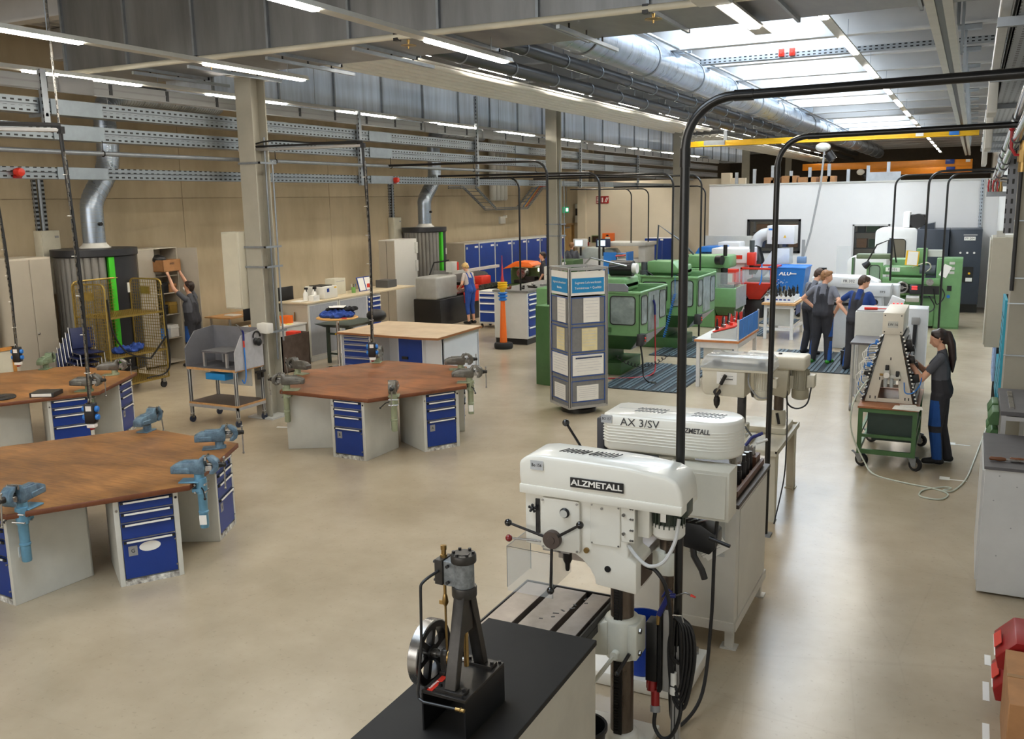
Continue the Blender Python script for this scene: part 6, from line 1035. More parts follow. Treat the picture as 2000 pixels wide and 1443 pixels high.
# ---------------------------------------------------------------- information tower and green switch box
it = thing('notice_tower', 'four sided rotating notice tower of aluminium frames with posted sheets', 'display', (-5.43, 13.2, 0), rad(50)); s = .32; Zb, Zt = .10, 2.28     # local: -y face looks to the aisle side
B(True).lathe([(.28, 0), (.28, .06), (.2, .07), (.2, .10)], (0, 0, 0), 32).o('turntable', DRK, it)
for x in (-s, s):
    for y in (-s, s): B(True).bx(x - .02, x + .02, y - .02, y + .02, Zb, Zt).o('corner_post', ALU, it, bev=.003, seg=1); B(True).bx(x - .006, x + .006, y - .0215, y + .0215, Zb + .03, Zt - .02).bx(x - .0215, x + .0215, y - .006, y + .006, Zb + .03, Zt - .02).o('post_groove', BLKM, it)
for z in (Zb, Zt - .04):
    for q in (-s, s): B(True).bx(-s, s, q - .02, q + .02, z, z + .04).bx(q - .02, q + .02, -s, s, z, z + .04).o('frame_rail', ALU, it)
PNL = mat('felt_grey_panel', (128, 128, 128), .8, 0, .05, 20); B(True).bx(-s + .02, s - .02, -s + .004, s - .004, Zb + .04, Zt - .45).o('panel', PNL, it); B(True).bx(-s + .004, s - .004, -s + .02, s - .02, Zb + .04, Zt - .45).o('panel', PNL, it)
SKYB = mat('sign_blue', (36, 140, 200), .5); FRB = mat('pocket_blue', (40, 84, 160), .5)
def F(face, x0, x1, z0, z1, d0, d1, name, m, par):
    b = B(True)
    if face == 'y': b.bx(x0, x1, -s - d1, -s - d0, z0, z1)
    else: b.bx(-s - d1, -s - d0, -x1, -x0, z0, z1)
    return b.o(name, m, par)
for face in ('y', 'x'):
    F(face, -.29, .29, 1.86, 2.22, .0, .004, 'header_sheet', PAPER, it); h = F(face, -.275, .275, 1.90, 2.12, .004, .006, 'header_band', SKYB, it)
    for (z0, z1, px0, px1, pz0, pz1, m) in ((1.42, 1.83, -.08, .2, 1.44, 1.82, PAPER), (.98, 1.38, -.11, .16, 1.0, 1.35, mat('ivory_sheet', (226, 214, 170), .7)), (.60, .95, -.27, .27, .62, .94, PAPER), (.16 + .04, .54, -.2, .18, .22, .46, PAPER)):
        f = B(True); a = -s - .004
        for q in ((-.295, .295, z0, z0 + .012), (-.295, .295, z1 - .012, z1), (-.295, -.283, z0, z1), (.283, .295, z0, z1)):
            if face == 'y': f.bx(q[0], q[1], a - .004, a, q[2], q[3])
            else: f.bx(a - .004, a, -q[1], -q[0], q[2], q[3])
        f = f.o('pocket_frame', FRB, it); sh = F(face, px0, px1, pz0, pz1, .002, .0045, 'posted_sheet', m, it)
        b = B(True)
        for k in range(6):
            zz = pz1 - (pz1 - pz0) * (.12 + .13 * k); w_ = (px1 - px0) * (.35 if k % 3 == 2 else .42)
            cx_ = (px0 + px1) / 2
            if face == 'y': b.bx(cx_ - w_, cx_ + w_, a - .0025, a - .0005, zz - .006, zz)
            else: b.bx(a - .0025, a - .0005, -cx_ - w_, -cx_ + w_, zz - .006, zz)
        b.o('print_line', mat('faint_print', (206, 206, 208), .6), sh)['kind'] = 'stuff'
F('y', -.22, .24, .88, .905, .005, .0065, 'sheet_rule', mat('rule_navy', (40, 60, 100), .5), it)
FY_ = Matrix(((1, 0, 0), (0, 0, -1), (0, 1, 0))); FX_ = Matrix(((0, 0, -1), (-1, 0, 0), (0, 1, 0)))
for s_, z in (('Segment Lehrwerkstatt', 2.05), ('Termintreue + Qualität', 1.97)): txt(s_, .052, (0, -s - .0075, z), FY_, PAPER, it, local=True, align='CENTER', sx=.92)
for s_, z in (('Segment Lehrwerkstatt', 2.05), ('Betriebe', 1.97)): txt(s_, .05, (-s - .0075, 0, z), FX_, PAPER, it, local=True, align='CENTER', sx=.92)
t = thing('switch_cabinet', 'plain green switch cabinet with number plate standing behind the notice tower', 'cabinet', (-6.93, 14.83, 0), rad(-14)); B(True).bx(0, .75, 0, .6, 0, 1.43).o('body', GRN2, t, bev=.006); B(True).bx(-.004, .0, .03, .57, .06, 1.40).o('door', GRN2, t, bev=.002, seg=1); B(True).bx(.40, .70, -.004, 0, 1.27, 1.37).o('number_plate', PAPER, t); txt('FY03', .09, (.55, -.006, 1.32), FY_, INK, t, local=True, align='CENTER')
B(True).bx(0, .75, 0, .6, 1.43, 1.44).o('lid', GRN, t)
# ================================================================ machine tools
def rwin(t, face, a0, a1, z0, z1, fix, name='window_pane', m=None, fr=True, d=.012, r=.07, par=None):
    """rounded machine window: face 'y' looks to -y at y=fix, face 'x' looks to +x at x=fix"""
    o_ = rrect(a0, a1, z0, z1, min(r, (a1 - a0) * .4)); i_ = rrect(a0 + .018, a1 - .018, z0 + .018, z1 - .018, min(r, (a1 - a0) * .4) * .8)
    p = B().prism(o_, fix - .006 if face == 'y' else fix, fix if face == 'y' else fix + .006, 'xz' if face == 'y' else 'yz').o(name, m or MILKY, t)
    if fr: b = B(); ring(b, o_, i_, (fix - d) if face == 'y' else fix, fix if face == 'y' else fix + d, 'xz' if face == 'y' else 'yz'); b.o('window_seal', BLKM, p)
    return p
def mill(label, x1, y0, y1, w_, zt, zb, num=None, paint=GRN, dark=GRN2, base_dx=-.75):
    """green knee mill with splash enclosure; x1 is the aisle face, y0 the near face"""
    t = thing('milling_machine', label, 'milling machine', (x1 - .8, (y0 + y1) / 2, 0)); x0 = x1 - w_
    b = B(); b.bx(x0, x1, y0, y0 + .02, zb, zt).bx(x1 - .02, x1, y0, y1, zb, zt).bx(x0, x1, y1 - .02, y1, zb, zt).bx(x0, x0 + .02, y0, y1, zb, zt); b.o('enclosure', paint, t, bev=.006, seg=1)
    b = B(); b.tube([(x0, y0, zt), (x1, y0, zt), (x1, y1, zt), (x0, y1, zt)], .03, 6, closed=True); b.o('rim', paint, t)
    k = .30; B().hexa([(x0 + .15, y0 + .28, zb - k), (x1 - .28, y0 + .28, zb - k), (x1 - .28, y1 - .25, zb - k), (x0 + .15, y1 - .25, zb - k)], [(x0, y0, zb), (x1, y0, zb), (x1, y1, zb), (x0, y1, zb)]).o('chip_hopper', dark, t, bev=.004, seg=1)
    B().hexa([(x1 - .275, y0 + .3, zb - k), (x1 - .268, y0 + .3, zb - k), (x1 - .268, y1 - .3, zb - k), (x1 - .275, y1 - .3, zb - k)], [(x1 - .01, y0 + .04, zb - .01), (x1 + .004, y0 + .04, zb - .01), (x1 + .004, y1 - .04, zb - .01), (x1 - .01, y1 - .04, zb - .01)]).o('hopper_plate', mat('zinc_panel', (190, 190, 194), .4, .2, .08, 8), t)
    rwin(t, 'y', x1 - .58, x1 - .08, zb + .2, zt - .06, y0)
    rwin(t, 'y', x0 + .02, x1 - .66, zb + .28, zt - .1, y0)
    L = y1 - y0; rwin(t, 'x', y0 + .06, y0 + .42, zb + .2, zt - .06, x1); rwin(t, 'x', y1 - .46, y1 - .05, zb + .2, zt - .06, x1); B().bx(x1, x1 + .012, y0 + .46, y1 - .5, zb + .04, zt - .03).o('sliding_pane', MILKY, t)
    B().bx(x1 - .66, x1 - .55, y0 - .012, y0, zb + .06, zb + .15).o('grip_recess', dark, t)
    B().prism([(y0 - .10, zb - .16), (y0 + .1, zb - .14), (y0 + .1, zb + .05), (y0 - .04, zb + .05)], x1 - .04, x1 + .1, 'yz').o('control_pod', BLKM, t, bev=.008); b = B(); [b.cyl((x1 + .1, y0 + .0, zb - .02 - .05 * q), (x1 + .12, y0 + .0, zb - .02 - .05 * q), .016, n=10) for q in (0, 1)]; b.o('push_button', RED, t)
    B().bx(x0 - .15, x1 + base_dx + .3, y0 + .25, y1 - .2, .0, .24).o('base', dark, t, bev=.02); B().bx(x0 - .1, x1 + base_dx, y0 + .35, y1 - .35, .24, .62).o('knee', dark, t, bev=.02)
    B().bx(x0 - .9, x0 - .05, y0 + .2, y1 - .2, .1, 1.62).o('column', paint, t, bev=.03); B().bx(x0 - .6, x1 - .45, y0 + .5, y1 - .35, 1.55, 1.82).o('ram', paint, t, bev=.05, seg=3); B().bx(x1 - .9, x1 - .45, y0 + .45, y1 - .3, zt + .02, zt + .12).o('head_cover', paint, t, bev=.02)
    B().cyl((x1 - .7, y0 + .8, .9), (x1 - .7, y0 + .8, zt + .1), .10, n=16).o('spindle_head', dark, t); B().cyl((x0 - .05, y0 + .35, zt), (x0 - .05, y0 + .35, zt + .30), .07, n=16).cyl((x0 - .05, y0 + .35, zt), (x0 - .05, y0 + .35, zt + .12), .10, n=16).o('hydraulic_cap', mat('grey_cap', (70, 76, 80), .4), t)
    B().bx(x0 + .2, x1 - .3, y0 + .5, y1 - .4, .78, .88).o('machine_table', STEEL, t)
    return t
m1 = mill('green milling machine with milky windows and red hose, nearest in the row', -5.33, 15.9, 17.52, 1.28, 1.60, .80)
B().prism([(-6.6, 1.62), (-5.55, 1.62), (-5.55, 1.70), (-5.62, 1.76), (-6.6, 1.78)], 15.88, 15.9, 'xz').o('splash_plate', mat('splash_grey', (128, 130, 138), .4, .2, .05, 5), m1)
B().cyl((-6.2, 16.75, 1.98), (-5.75, 16.75, 1.98), .15, n=18).o('drive_motor', BLKM, m1); B().cyl((-5.86, 16.72, 1.98), (-5.66, 16.72, 1.98), .10, n=16).o('motor_cowl', WHT, m1)
B().tube([(-6.9, 16.2, 1.7), (-6.45, 16.3, 2.2), (-5.8, 16.5, 2.04)], .018, 8).o('lamp_arm', STEEL, m1); B().tube(spl([(-6.85, 16.3, 1.72), (-6.5, 16.2, 1.95), (-6.2, 16.2, 2.0), (-5.9, 16.4, 2.05)], 5), .016, 6).o('cable', BLK, m1)
g = thing('air_gun', 'black air gun with red hose hung on the nearest green milling machine', 'air gun', (-5.3, 16.66, 1.3)); B().tube([(-5.30, 16.62, 1.40), (-5.29, 16.66, 1.30), (-5.29, 16.68, 1.12)], .022, 8).o('grip', BLUG, g); B().tube([(-5.30, 16.62, 1.40), (-5.29, 16.6, 1.50)], .008, 6).o('nozzle', BLK, g)
B().tube(spl([(-5.29, 16.68, 1.12), (-5.28, 16.68, .6), (-5.25, 16.6, .3), (-5.2, 16.3, .05), (-5.5, 15.9, .02), (-6.2, 15.6, .02)], 6), .014, 6).o('air_hose', mat('red_hose', (170, 40, 44), .5), g)
t = thing('machine_hose', 'black cable hanging from the control pod to the ribbed floor mat', 'cable', (-5.25, 15.8, .3)); B().tube(spl([(-5.3, 15.86, .66), (-5.24, 15.8, .4), (-5.2, 15.75, .12), (-5.05, 15.6, .03), (-4.95, 15.55, .03)], 6), .018, 6).o('hose', BLK, t); B().cyl((-5.0, 15.58, .03), (-4.9, 15.52, .03), .028, n=10).o('hose_end', STEEL, t)
t = thing('coil_cable', 'black spiral cable looping below the nearest green milling machine', 'cable', (-5.5, 15.9, .2)); P = catenary((-5.75, 15.85, .42), (-5.0, 16.6, .38), .2, 90); B().tube([p + Vector((.03 * math.cos(i * 1.05), .0, .03 * math.sin(i * 1.05))) for i, p in enumerate(P)], .007, 5).o('coil', BLK, t)
m2 = mill('green milling machine with clear windows and blue spiral hose, second in the row', -5.19, 19.3, 20.85, 1.25, 1.60, .77)
B().prism([(-6.4, 1.66), (-5.7, 1.66), (-5.7, 1.76), (-5.85, 1.92), (-6.4, 1.92)], 19.6, 20.2, 'xz').o('gear_cover', GRN, m2, bev=.02); B().tube([(-6.3, 19.9, 1.8), (-6.25, 19.9, 2.7), (-5.75, 19.95, 2.35), (-5.5, 20.1, 2.05)], .022, 8).o('lamp_arm', mat('grey_cap', (70, 76, 80), .4), m2); B().tube(spl([(-6.4, 19.5, 1.72), (-6.0, 19.45, 1.5), (-5.7, 19.5, 1.62), (-5.5, 19.7, 2.05)], 6), .014, 6).o('cable', BLK, m2)
t = thing('coil_hose', 'blue spiral air hose hanging on the second green milling machine', 'hose', (-5.6, 19.2, 1)); P = [Vector((-5.66 - .0018 * i, 19.24, 1.25 - .0075 * i)) for i in range(130)]; B().tube([p + Vector((.028 * math.cos(i * 1.0), .028 * math.sin(i * 1.0), 0)) for i, p in enumerate(P)], .008, 5).o('coil', BLUE2, t); B().tube([(-5.66, 19.24, 1.25), (-5.68, 19.3, 1.65)], .006, 5).o('hose', BLUE2, t)
m3 = thing('milling_machine', 'green and red milling machine with clear guard, third in the row', 'milling machine', (-5.8, 23.4, 0))
B().bx(-5.75, -5.21, 23.0, 24.2, .55, 1.02).o('chip_tray', GRN, m3, bev=.01); B().bx(-5.21, -5.2, 23.05, 24.2, .5, 1.04).o('stainless_guard', mat('stainless', (168, 170, 166), .4, .25, .08, 8), m3); B().hexa([(-5.7, 23.2, .32), (-5.3, 23.2, .32), (-5.3, 24.1, .32), (-5.7, 24.1, .32)], [(-5.75, 23.0, .55), (-5.21, 23.0, .55), (-5.21, 24.2, .55), (-5.75, 24.2, .55)]).o('tray_hopper', GRN2, m3)
B().bx(-6.6, -5.75, 23.1, 24.3, 0, 1.5).o('column', GRN, m3, bev=.03); B().bx(-6.7, -5.45, 23.3, 24.1, 1.5, 1.82).o('ram', GRN, m3, bev=.05); B().bx(-5.9, -5.3, 23.2, 24.3, 0, .3).o('base', RED, m3, bev=.01); B().bx(-5.72, -5.25, 23.02, 23.03, 1.02, 1.42).bx(-5.23, -5.22, 23.02, 24.0, 1.04, 1.42).o('clear_guard', GLASS, m3); B().cyl((-5.6, 23.4, 1.1), (-5.6, 23.4, 1.62), .09, n=16).o('spindle', DRK, m3); B().cyl((-5.75, 23.2, 1.72), (-5.6, 23.15, 1.72), .12, n=14).o('motor', BLKM, m3); B().bx(-5.7, -5.3, 23.15, 24.0, 1.06, 1.10).o('machine_table', STEEL, m3); B().cyl((-5.55, 23.25, 1.82), (-5.55, 23.25, 2.1), .05, n=12).o('draw_bar', DRK, m3)
m4 = thing('milling_machine', 'white milling machine with red spindle head and red splash box', 'milling machine', (-5.6, 25.5, 0)); WM = mat('machine_white', (222, 222, 222), .4, 0, .03, 5)
B().bx(-6.4, -5.5, 25.3, 26.4, 0, 1.55).o('column', WM, m4, bev=.03); B().bx(-6.4, -5.35, 25.2, 26.2, 1.5, 1.9).o('head', WM, m4, bev=.03); B().bx(-6.0, -5.55, 25.19, 25.2, 1.62, 1.72).o('red_band', RED, m4); B().bx(-5.42, -5.2, 25.15, 25.4, 1.45, 1.80).o('spindle_head', RED, m4, bev=.03); B().cyl((-5.31, 25.27, 1.8), (-5.31, 25.27, 2.12), .07, n=14).o('draw_bar', mat('grey_cap', (70, 76, 80), .4), m4); B().cyl((-5.31, 25.27, 1.2), (-5.31, 25.27, 1.45), .06, n=14).o('spindle', DRK, m4)
x0, x1, y0, y1 = -5.52, -4.72, 25.0, 26.3; b = B()
for a, c in (((x0, y0), (x1, y0)), ((x1, y0), (x1, y1)), ((x0, y1), (x1, y1)), ((x0, y0), (x0, y1))):
    b.cb(((a[0] + c[0]) / 2, (a[1] + c[1]) / 2, 1.38), (abs(c[0] - a[0]) + .05, abs(c[1] - a[1]) + .05, .05))
[b.bx(x - .025, x + .025, y - .025, y + .025, .98, 1.40) for x in (x0, x1) for y in (y0, y1)]; b.o('splash_frame', RED, m4, bev=.004, seg=1); B().hexa([(x0 + .15, y0 + .3, .52), (x1 - .35, y0 + .3, .52), (x1 - .35, y1 - .2, .52), (x0 + .15, y1 - .2, .52)], [(x0 - .02, y0 - .02, .99), (x1 + .02, y0 - .02, .99), (x1 + .02, y1, .99), (x0 - .02, y1, .99)]).o('chip_hopper', RED, m4, bev=.01); B().hexa([(x1 - .34, y0 + .3, .52), (x1 - .33, y0 + .3, .52), (x1 - .33, y1 - .2, .52), (x1 - .34, y1 - .2, .52)], [(x1 + .02, y0 + .1, .9), (x1 + .03, y0 + .1, .9), (x1 + .03, y1, .9), (x1 + .02, y1, .9)]).o('hopper_plate', WM, m4); B().bx(x0 + .03, x1 - .03, y0 - .005, y0 + .005, 1.0, 1.36).bx(x1 - .005, x1 + .005, y0 + .03, y1 - .03, 1.0, 1.36).o('clear_pane', GLASS, m4); B().bx(x0 + .1, x1 - .1, y0 + .3, y1 - .3, 1.0, 1.06).o('machine_table', DRK, m4); B().bx(-5.7, -5.0, 25.4, 26.2, 0, .5).o('base', BLKM, m4, bev=.02)
B().tube(spl([(-5.0, 25.1, 1.5), (-4.98, 24.98, 1.1), (-5.02, 24.95, .95)], 5), .02, 6).o('air_hose', BLUE2, m4)
t = thing('red_cabinet', 'small red box cabinet between green and white milling machines', 'cabinet', (-6.0, 24.9, .9)); B().bx(-6.05, -5.6, 24.75, 25.1, .0, 1.36).o('body', RED, t, bev=.01); B().bx(-6.0, -5.7, 24.745, 24.75, 1.0, 1.25).o('label', PAPER, t)
t = thing('turning_centre', 'blue and white turning centre in front of the white partition', 'lathe', (-6.9, 28, 0)); B().prism([(-7.65, 1.0), (-7.55, 1.55), (-7.4, 1.80), (-6.5, 1.86), (-6.5, 1.0)], 27.6, 28.6, 'xz').o('hood', BLUE2, t, bev=.03); B().prism([(-7.5, 1.15), (-7.42, 1.5), (-7.3, 1.66), (-6.95, 1.66), (-6.95, 1.15)], 27.58, 27.6, 'xz').o('hood_window', DGL, t); B().bx(-7.7, -5.7, 27.7, 28.6, .0, 1.1).o('body', WM, t, bev=.02); B().bx(-6.7, -5.72, 27.6, 28.6, 1.1, 1.58).o('control_housing', WM, t, bev=.04); B().bx(-6.85, -6.2, 27.7, 28.5, 1.58, 1.95).o('top_housing', WM, t, bev=.04); B().bx(-6.2, -5.85, 27.59, 27.6, 1.42, 1.5).o('red_band', RED, t); B().bx(-7.6, -6.1, 28.9, 29.1, 1.75, 2.08).o('rear_panel', LGREY, t)
t = thing('chip_conveyor', 'light grey chip conveyor rising with white filter box and ribbed elbow on top', 'machine', (-4.9, 27.2, 0)); LG2 = mat('conveyor_grey', (206, 210, 214), .4, 0, .03, 5)
B().bx(-5.24, -4.48, 26.9, 27.5, 1.94, 2.46).o('filter_box', WM, t, bev=.015); B().bx(-5.2, -4.95, 26.895, 26.9, 2.33, 2.38).o('lettering_strip', BLUE2, t); B().prism([(-4.78, 2.12), (-4.70, 2.12), (-4.74, 2.2)], 26.893, 26.9, 'xz').o('warning_sign', YEL, t); B().bx(-5.1, -4.98, 26.893, 26.9, 2.06, 2.14).o('vent', INK, t)
B().tube(spl([(-5.25, 27.2, 2.22), (-5.42, 27.2, 2.18), (-5.56, 27.2, 2.05), (-5.6, 27.2, 1.86)], 5), .17, 16).o('elbow_duct', LG2, t); B().tube(spl([(-5.6, 27.15, 1.86), (-5.5, 27.1, 1.6), (-5.45, 27.05, 1.4), (-5.55, 27.0, 1.2), (-5.6, 27, 1.1)], 5), .13, 14).o('flexible_hose', BLK, t)
B().prism([(-5.62, .95), (-5.42, .95), (-5.0, 1.35), (-4.6, 1.35), (-4.6, 1.82), (-5.05, 1.82)], 26.9, 27.5, 'xz').o('conveyor_housing', LG2, t, bev=.01); B().bx(-5.3, -4.9, 26.95, 27.45, 1.82, 1.94).o('box_support', DRK, t); B().bx(-4.72, -4.6, 26.89, 26.9, 1.3, 1.38).o('vent', INK, t); B().bx(-5.5, -4.6, 26.9, 27.5, 0, .95).o('lower_housing', LG2, t)
t = thing('chip_container', 'blue tipping container lettered ALU with white splash logo', 'container', (-4.45, 26.2, 0)); B().hexa([(-4.8, 25.95, .25), (-4.1, 25.95, .25), (-4.1, 26.6, .25), (-4.8, 26.6, .25)], [(-4.94, 25.75, 1.36), (-3.96, 25.75, 1.36), (-3.96, 26.75, 1.36), (-4.94, 26.75, 1.36)]).o('tub', BLUE2, t); B().tube([(-4.94, 25.75, 1.36), (-3.96, 25.75, 1.36), (-3.96, 26.75, 1.36), (-4.94, 26.75, 1.36)], .025, 6, closed=True).o('rim', BLUE2, t); [B().sph((x, y, .1), .1, 10).o('wheel', RUB, t) for x in (-4.75, -4.15) for y in (26.0, 26.5)]; B().bx(-4.8, -4.1, 25.95, 26.6, .18, .27).o('chassis', BLKM, t)
SL = Matrix(((1, 0, 0), (0, .178, -.984), (0, .984, .178))); txt('ALU', .15, (-4.66, 25.765, 1.2), SL, PAPER, t, sx=1.1, sh=.2, bold=.004); b = B(); [b.cb((-4.68 + .025 * k + .05 * math.sin(k * 2), 25.80 + .003 * k, 1.0 - .02 * (k % 4) + .03 * math.cos(k * 1.7)), (.04, .003, .012), rz=0, ry=k * .9) for k in range(14)]; b.bx(-4.38, -4.2, 25.755, 25.765, 1.185, 1.21); b.o('logo_print', PAPER, t)['kind'] = 'stuff'
# white table with tool holders, blue backed table
def tool_cone(root, x, y, z, k): return tag(B().lathe([(.016, 0), (.034, .05), (.036, .055), (.036, .075), (.022, .08), (.022, .13 + .03 * (k % 3)), (.01, .135 + .03 * (k % 3)), (.01, .18 + .02 * (k % 4))], (x, y, z), 10).o('tool_holder', DRK if k % 3 else STEEL), 'milling tool holder in the white rack, row %s, place %s' % (('one', 'two', 'three', 'four')[k // 6], ('one', 'two', 'three', 'four', 'five', 'six')[k % 6]), 'tool', 'tool holders on the white table')
t = thing('tool_table', 'white steel table with wooden top carrying the tool holder rack', 'table', (-3.9, 22.3, 0)); B().bx(-4.28, -3.52, 21.6, 23.2, .80, .85).o('tabletop', WOODE, t, bev=.004, seg=1); [B().bx(x - .035, x + .035, y - .035, y + .035, 0, .8).o('leg', WM, t) for x in (-4.2, -3.6) for y in (21.7, 23.1)]; b = B(); b.bx(-4.2, -3.6, 21.68, 21.72, .2, .26).bx(-4.2, -3.6, 21.66, 21.72, .72, .8).bx(-3.62, -3.57, 21.7, 23.1, .2, .26).bx(-3.62, -3.56, 21.7, 23.1, .72, .8); b.o('rail', WM, t); B().bx(-4.15, -3.65, 21.8, 21.82, .3, .72).o('back_plate', LGREY, t)
d_ = B().bx(-3.555, -3.545, 21.9, 22.5, .56, .78).o('drawer', BLUE, t)
t = thing('tool_holder_rack', 'white rack frame with blue sockets on the wooden topped table', 'rack', (-3.9, 22.2, .85)); B().bx(-4.25, -3.58, 21.75, 22.75, .855, .875).o('frame', WM, t); [B().bx(-4.25, -3.58, 21.78 + .24 * k, 21.81 + .24 * k, .875, .99).o('rail', WM, t) for k in range(4)]; b = B(); [b.bx(-4.2 + .095 * i, -4.14 + .095 * i, 21.775, 21.79, .9, .93) for i in range(6)]; b.each('socket', BLUE, t)
k = 0
for j in range(4):
    for i in range(6): tool_cone(None, -4.19 + .105 * i + .03 * (j % 2), 21.80 + .24 * j, .97, k); k += 1
t = thing('tool_table', 'white steel table with wooden top and blue perforated back panels', 'table', (-3.9, 16.5, 0)); B().bx(-4.24, -3.46, 15.62, 17.3, .81, .85).o('tabletop', mat('orange_ply_edge', (190, 120, 66), .5, 0, .1, 9), t, bev=.004, seg=1); B().bx(-4.23, -3.47, 15.63, 17.29, .85, .853).o('top_mat', LGREY, t); [B().bx(x - .03, x + .03, y - .03, y + .03, .0, .81).o('leg', WM, t) for x in (-4.18, -3.52) for y in (15.7, 17.22)]; b = B(); b.bx(-4.18, -3.52, 15.68, 15.72, .70, .81).bx(-3.54, -3.50, 15.7, 17.2, .70, .81); b.o('rail', WM, t); B().bx(-4.1, -3.6, 15.74, 15.76, .12, .70).o('front_plate', LGREY, t)
for k in range(4): B().bx(-3.49, -3.475, 15.66 + .40 * k, 16.045 + .40 * k, .86, 1.2).o('perforated_panel', BLUE2, t, bev=.003, seg=1)
B().bx(-3.495, -3.465, 15.62, 15.66, .85, 1.22).bx(-3.495, -3.465, 17.26, 17.3, .85, 1.22).o('panel_post', ALU, t)
t = thing('clamping_stand', 'sloping grey stand with red rail of small clamping tools on the blue backed table', 'rack', (-3.85, 16.2, .853)); B().prism([(-4.0, .854), (-3.55, .854), (-3.55, 1.06), (-4.0, .93)], 15.85, 17.0, 'xz').o('wedge', LGREY, t); B().cb((-3.78, 16.42, 1.015), (.4, 1.15, .02), ry=rad(-16)).o('red_rail', RED, t)
for k in range(10): tag(B().lathe([(.03, 0), (.034, .05), (.02, .06), (.02, .12), (.008, .2)], (-3.92 + .1 * (k % 4), 15.95 + .105 * k, .99 + .03 * (k % 4)), 10).o('clamping_tool', (DRK, STEEL, RED, BLKM)[k % 4]), 'small %s clamping tool on the sloping red rail, number %s from the near end' % (('dark', 'bright', 'red', 'black')[k % 4], ('one', 'two', 'three', 'four', 'five', 'six', 'seven', 'eight', 'nine', 'ten')[k]), 'tool', 'clamping tools on the red rail')
# ribbed floor mats
MATM = mat('slate_mat', (76, 92, 100), .6, 0, .14, 7)
def floor_mat(label, x0, x1, y0, y1):
    t = thing('floor_mat', label, 'mat', ((x0 + x1) / 2, (y0 + y1) / 2, 0), 0, 'ribbed floor mats'); B().bx(x0, x1, y0, y1, .0, .012).o('backing', mat('mat_dark', (34, 42, 46), .7), t); b = B(); n = int((x1 - x0) / .075)
    for k in range(n):
        if k % 4 != 3: x = x0 + (x1 - x0) * (k + .15) / n; b.bx(x, x + .05, y0 + .01, y1 - .01, .012, .024)
    b.o('rib', MATM, t)['kind'] = 'stuff'; return t
floor_mat('slate ribbed mat before the nearest green milling machine', -5.75, -4.33, 14.95, 17.6); floor_mat('slate ribbed mat before the second green milling machine', -6.0, -4.45, 18.5, 21.4); floor_mat('slate ribbed mat under the three young men at the white machine', -3.6, -1.75, 17.75, 20.2); floor_mat('slate ribbed mat near the white tool holder table', -4.9, -4.3, 22.0, 23.6); floor_mat('slate ribbed mat beside the red splash box', -4.9, -4.0, 24.2, 25.4)
# grey lathe with operator, orange hooded lathe, back lathes
t = thing('lathe', 'grey lathe with black base and red tailstock where the blond woman works', 'lathe', (-13, 22.8, 0)); LT = mat('lathe_grey', (160, 160, 156), .42, 0, .05, 5); B().bx(-13.4, -12.55, 20.9, 25.0, 0, .72).o('base', BLKM, t, bev=.02); B().bx(-13.3, -12.62, 20.85, 21.95, .72, 1.32).o('headstock', LT, t, bev=.06, seg=3); B().bx(-13.25, -12.7, 21.95, 25.0, .72, .84).o('bed', DRK, t); b = B(); b.bx(-12.72, -12.66, 21.95, 25, .78, .9); b.o('bed_way', STEEL, t); B().cyl((-12.95, 21.95, 1.06), (-12.95, 22.12, 1.06), .17, n=24).o('chuck', DRK, t); B().prism([(21.9, .9), (25.1, .86), (25.1, 1.1), (24.9, 1.18), (21.9, 1.42)], -13.38, -13.34, 'yz').o('splash_guard', mat('guard_grey', (132, 132, 130), .4, .2, .06, 5), t); B().bx(-13.1, -12.5, 22.5, 22.95, .84, .96).o('carriage', RED, t, bev=.01); B().bx(-13.05, -12.6, 22.55, 22.9, .96, 1.04).o('tool_post', DRK, t); B().bx(-12.58, -12.5, 22.2, 23.0, .5, .8).o('apron', RED, t, bev=.01); B().bx(-13.1, -12.75, 23.6, 24.2, .84, 1.12).o('tailstock', RED, t, bev=.03); B().tor((-12.93, 24.28, 1.02), .11, .012, 'y', 20, 6).cyl((-12.93, 24.2, 1.02), (-12.93, 24.3, 1.02), .02).o('tail_wheel', STEEL, t); B().tube([(-13.3, 21.6, 1.3), (-13.2, 21.7, 1.65), (-12.9, 22.0, 1.7)], .02, 6).o('display_arm', BLK, t); B().bx(-12.95, -12.75, 21.9, 22.2, 1.38, 1.66).o('readout', LGREY, t, bev=.01); B().bx(-12.78, -12.74, 22.18, 22.26, 1.42, 1.64).o('red_switch', RED, t); B().bx(-13.1, -12.98, 22.3, 25.2, 1.28, 1.36).o('arm_tube', LGREY, t)
t = thing('lathe', 'olive green lathe with orange hood and lit work lamp beyond the drawer block', 'lathe', (-12.1, 25.5, 0)); OLV = mat('olive_machine', (98, 122, 76), .45, 0, .06, 5); B().bx(-12.8, -11.2, 25.3, 26.2, 0, .75).o('base', OLV, t, bev=.02); B().bx(-12.8, -11.0, 25.6, 26.2, .75, 1.25).o('back_housing', OLV, t, bev=.02); B().prism([(-12.75, 1.24), (-12.3, 1.48), (-11.85, 1.46), (-11.7, 1.36), (-11.75, 1.30), (-12.3, 1.32)], 24.9, 25.6, 'xz').o('hood', ORG, t, bev=.01); B().cyl((-12.25, 25.5, 1.1), (-12.25, 25.2, 1.1), .15, n=20).o('chuck', STEEL, t); B().bx(-12.4, -11.3, 25.0, 25.5, .82, .92).o('carriage', DRK, t, bev=.02); B().bx(-12.0, -11.7, 25.0, 25.3, .92, 1.02).o('tool_post', DRK, t)
o = B().bx(-11.85, -11.35, 25.58, 25.6, 1.14, 1.24).o('work_lamp', light_mat('work_lamp_glow', (1, .95, .75), 5), t); B().bx(-11.3, -11.0, 24.8, 25.3, .6, 1.35).o('end_cover', LGREY, t, bev=.02)
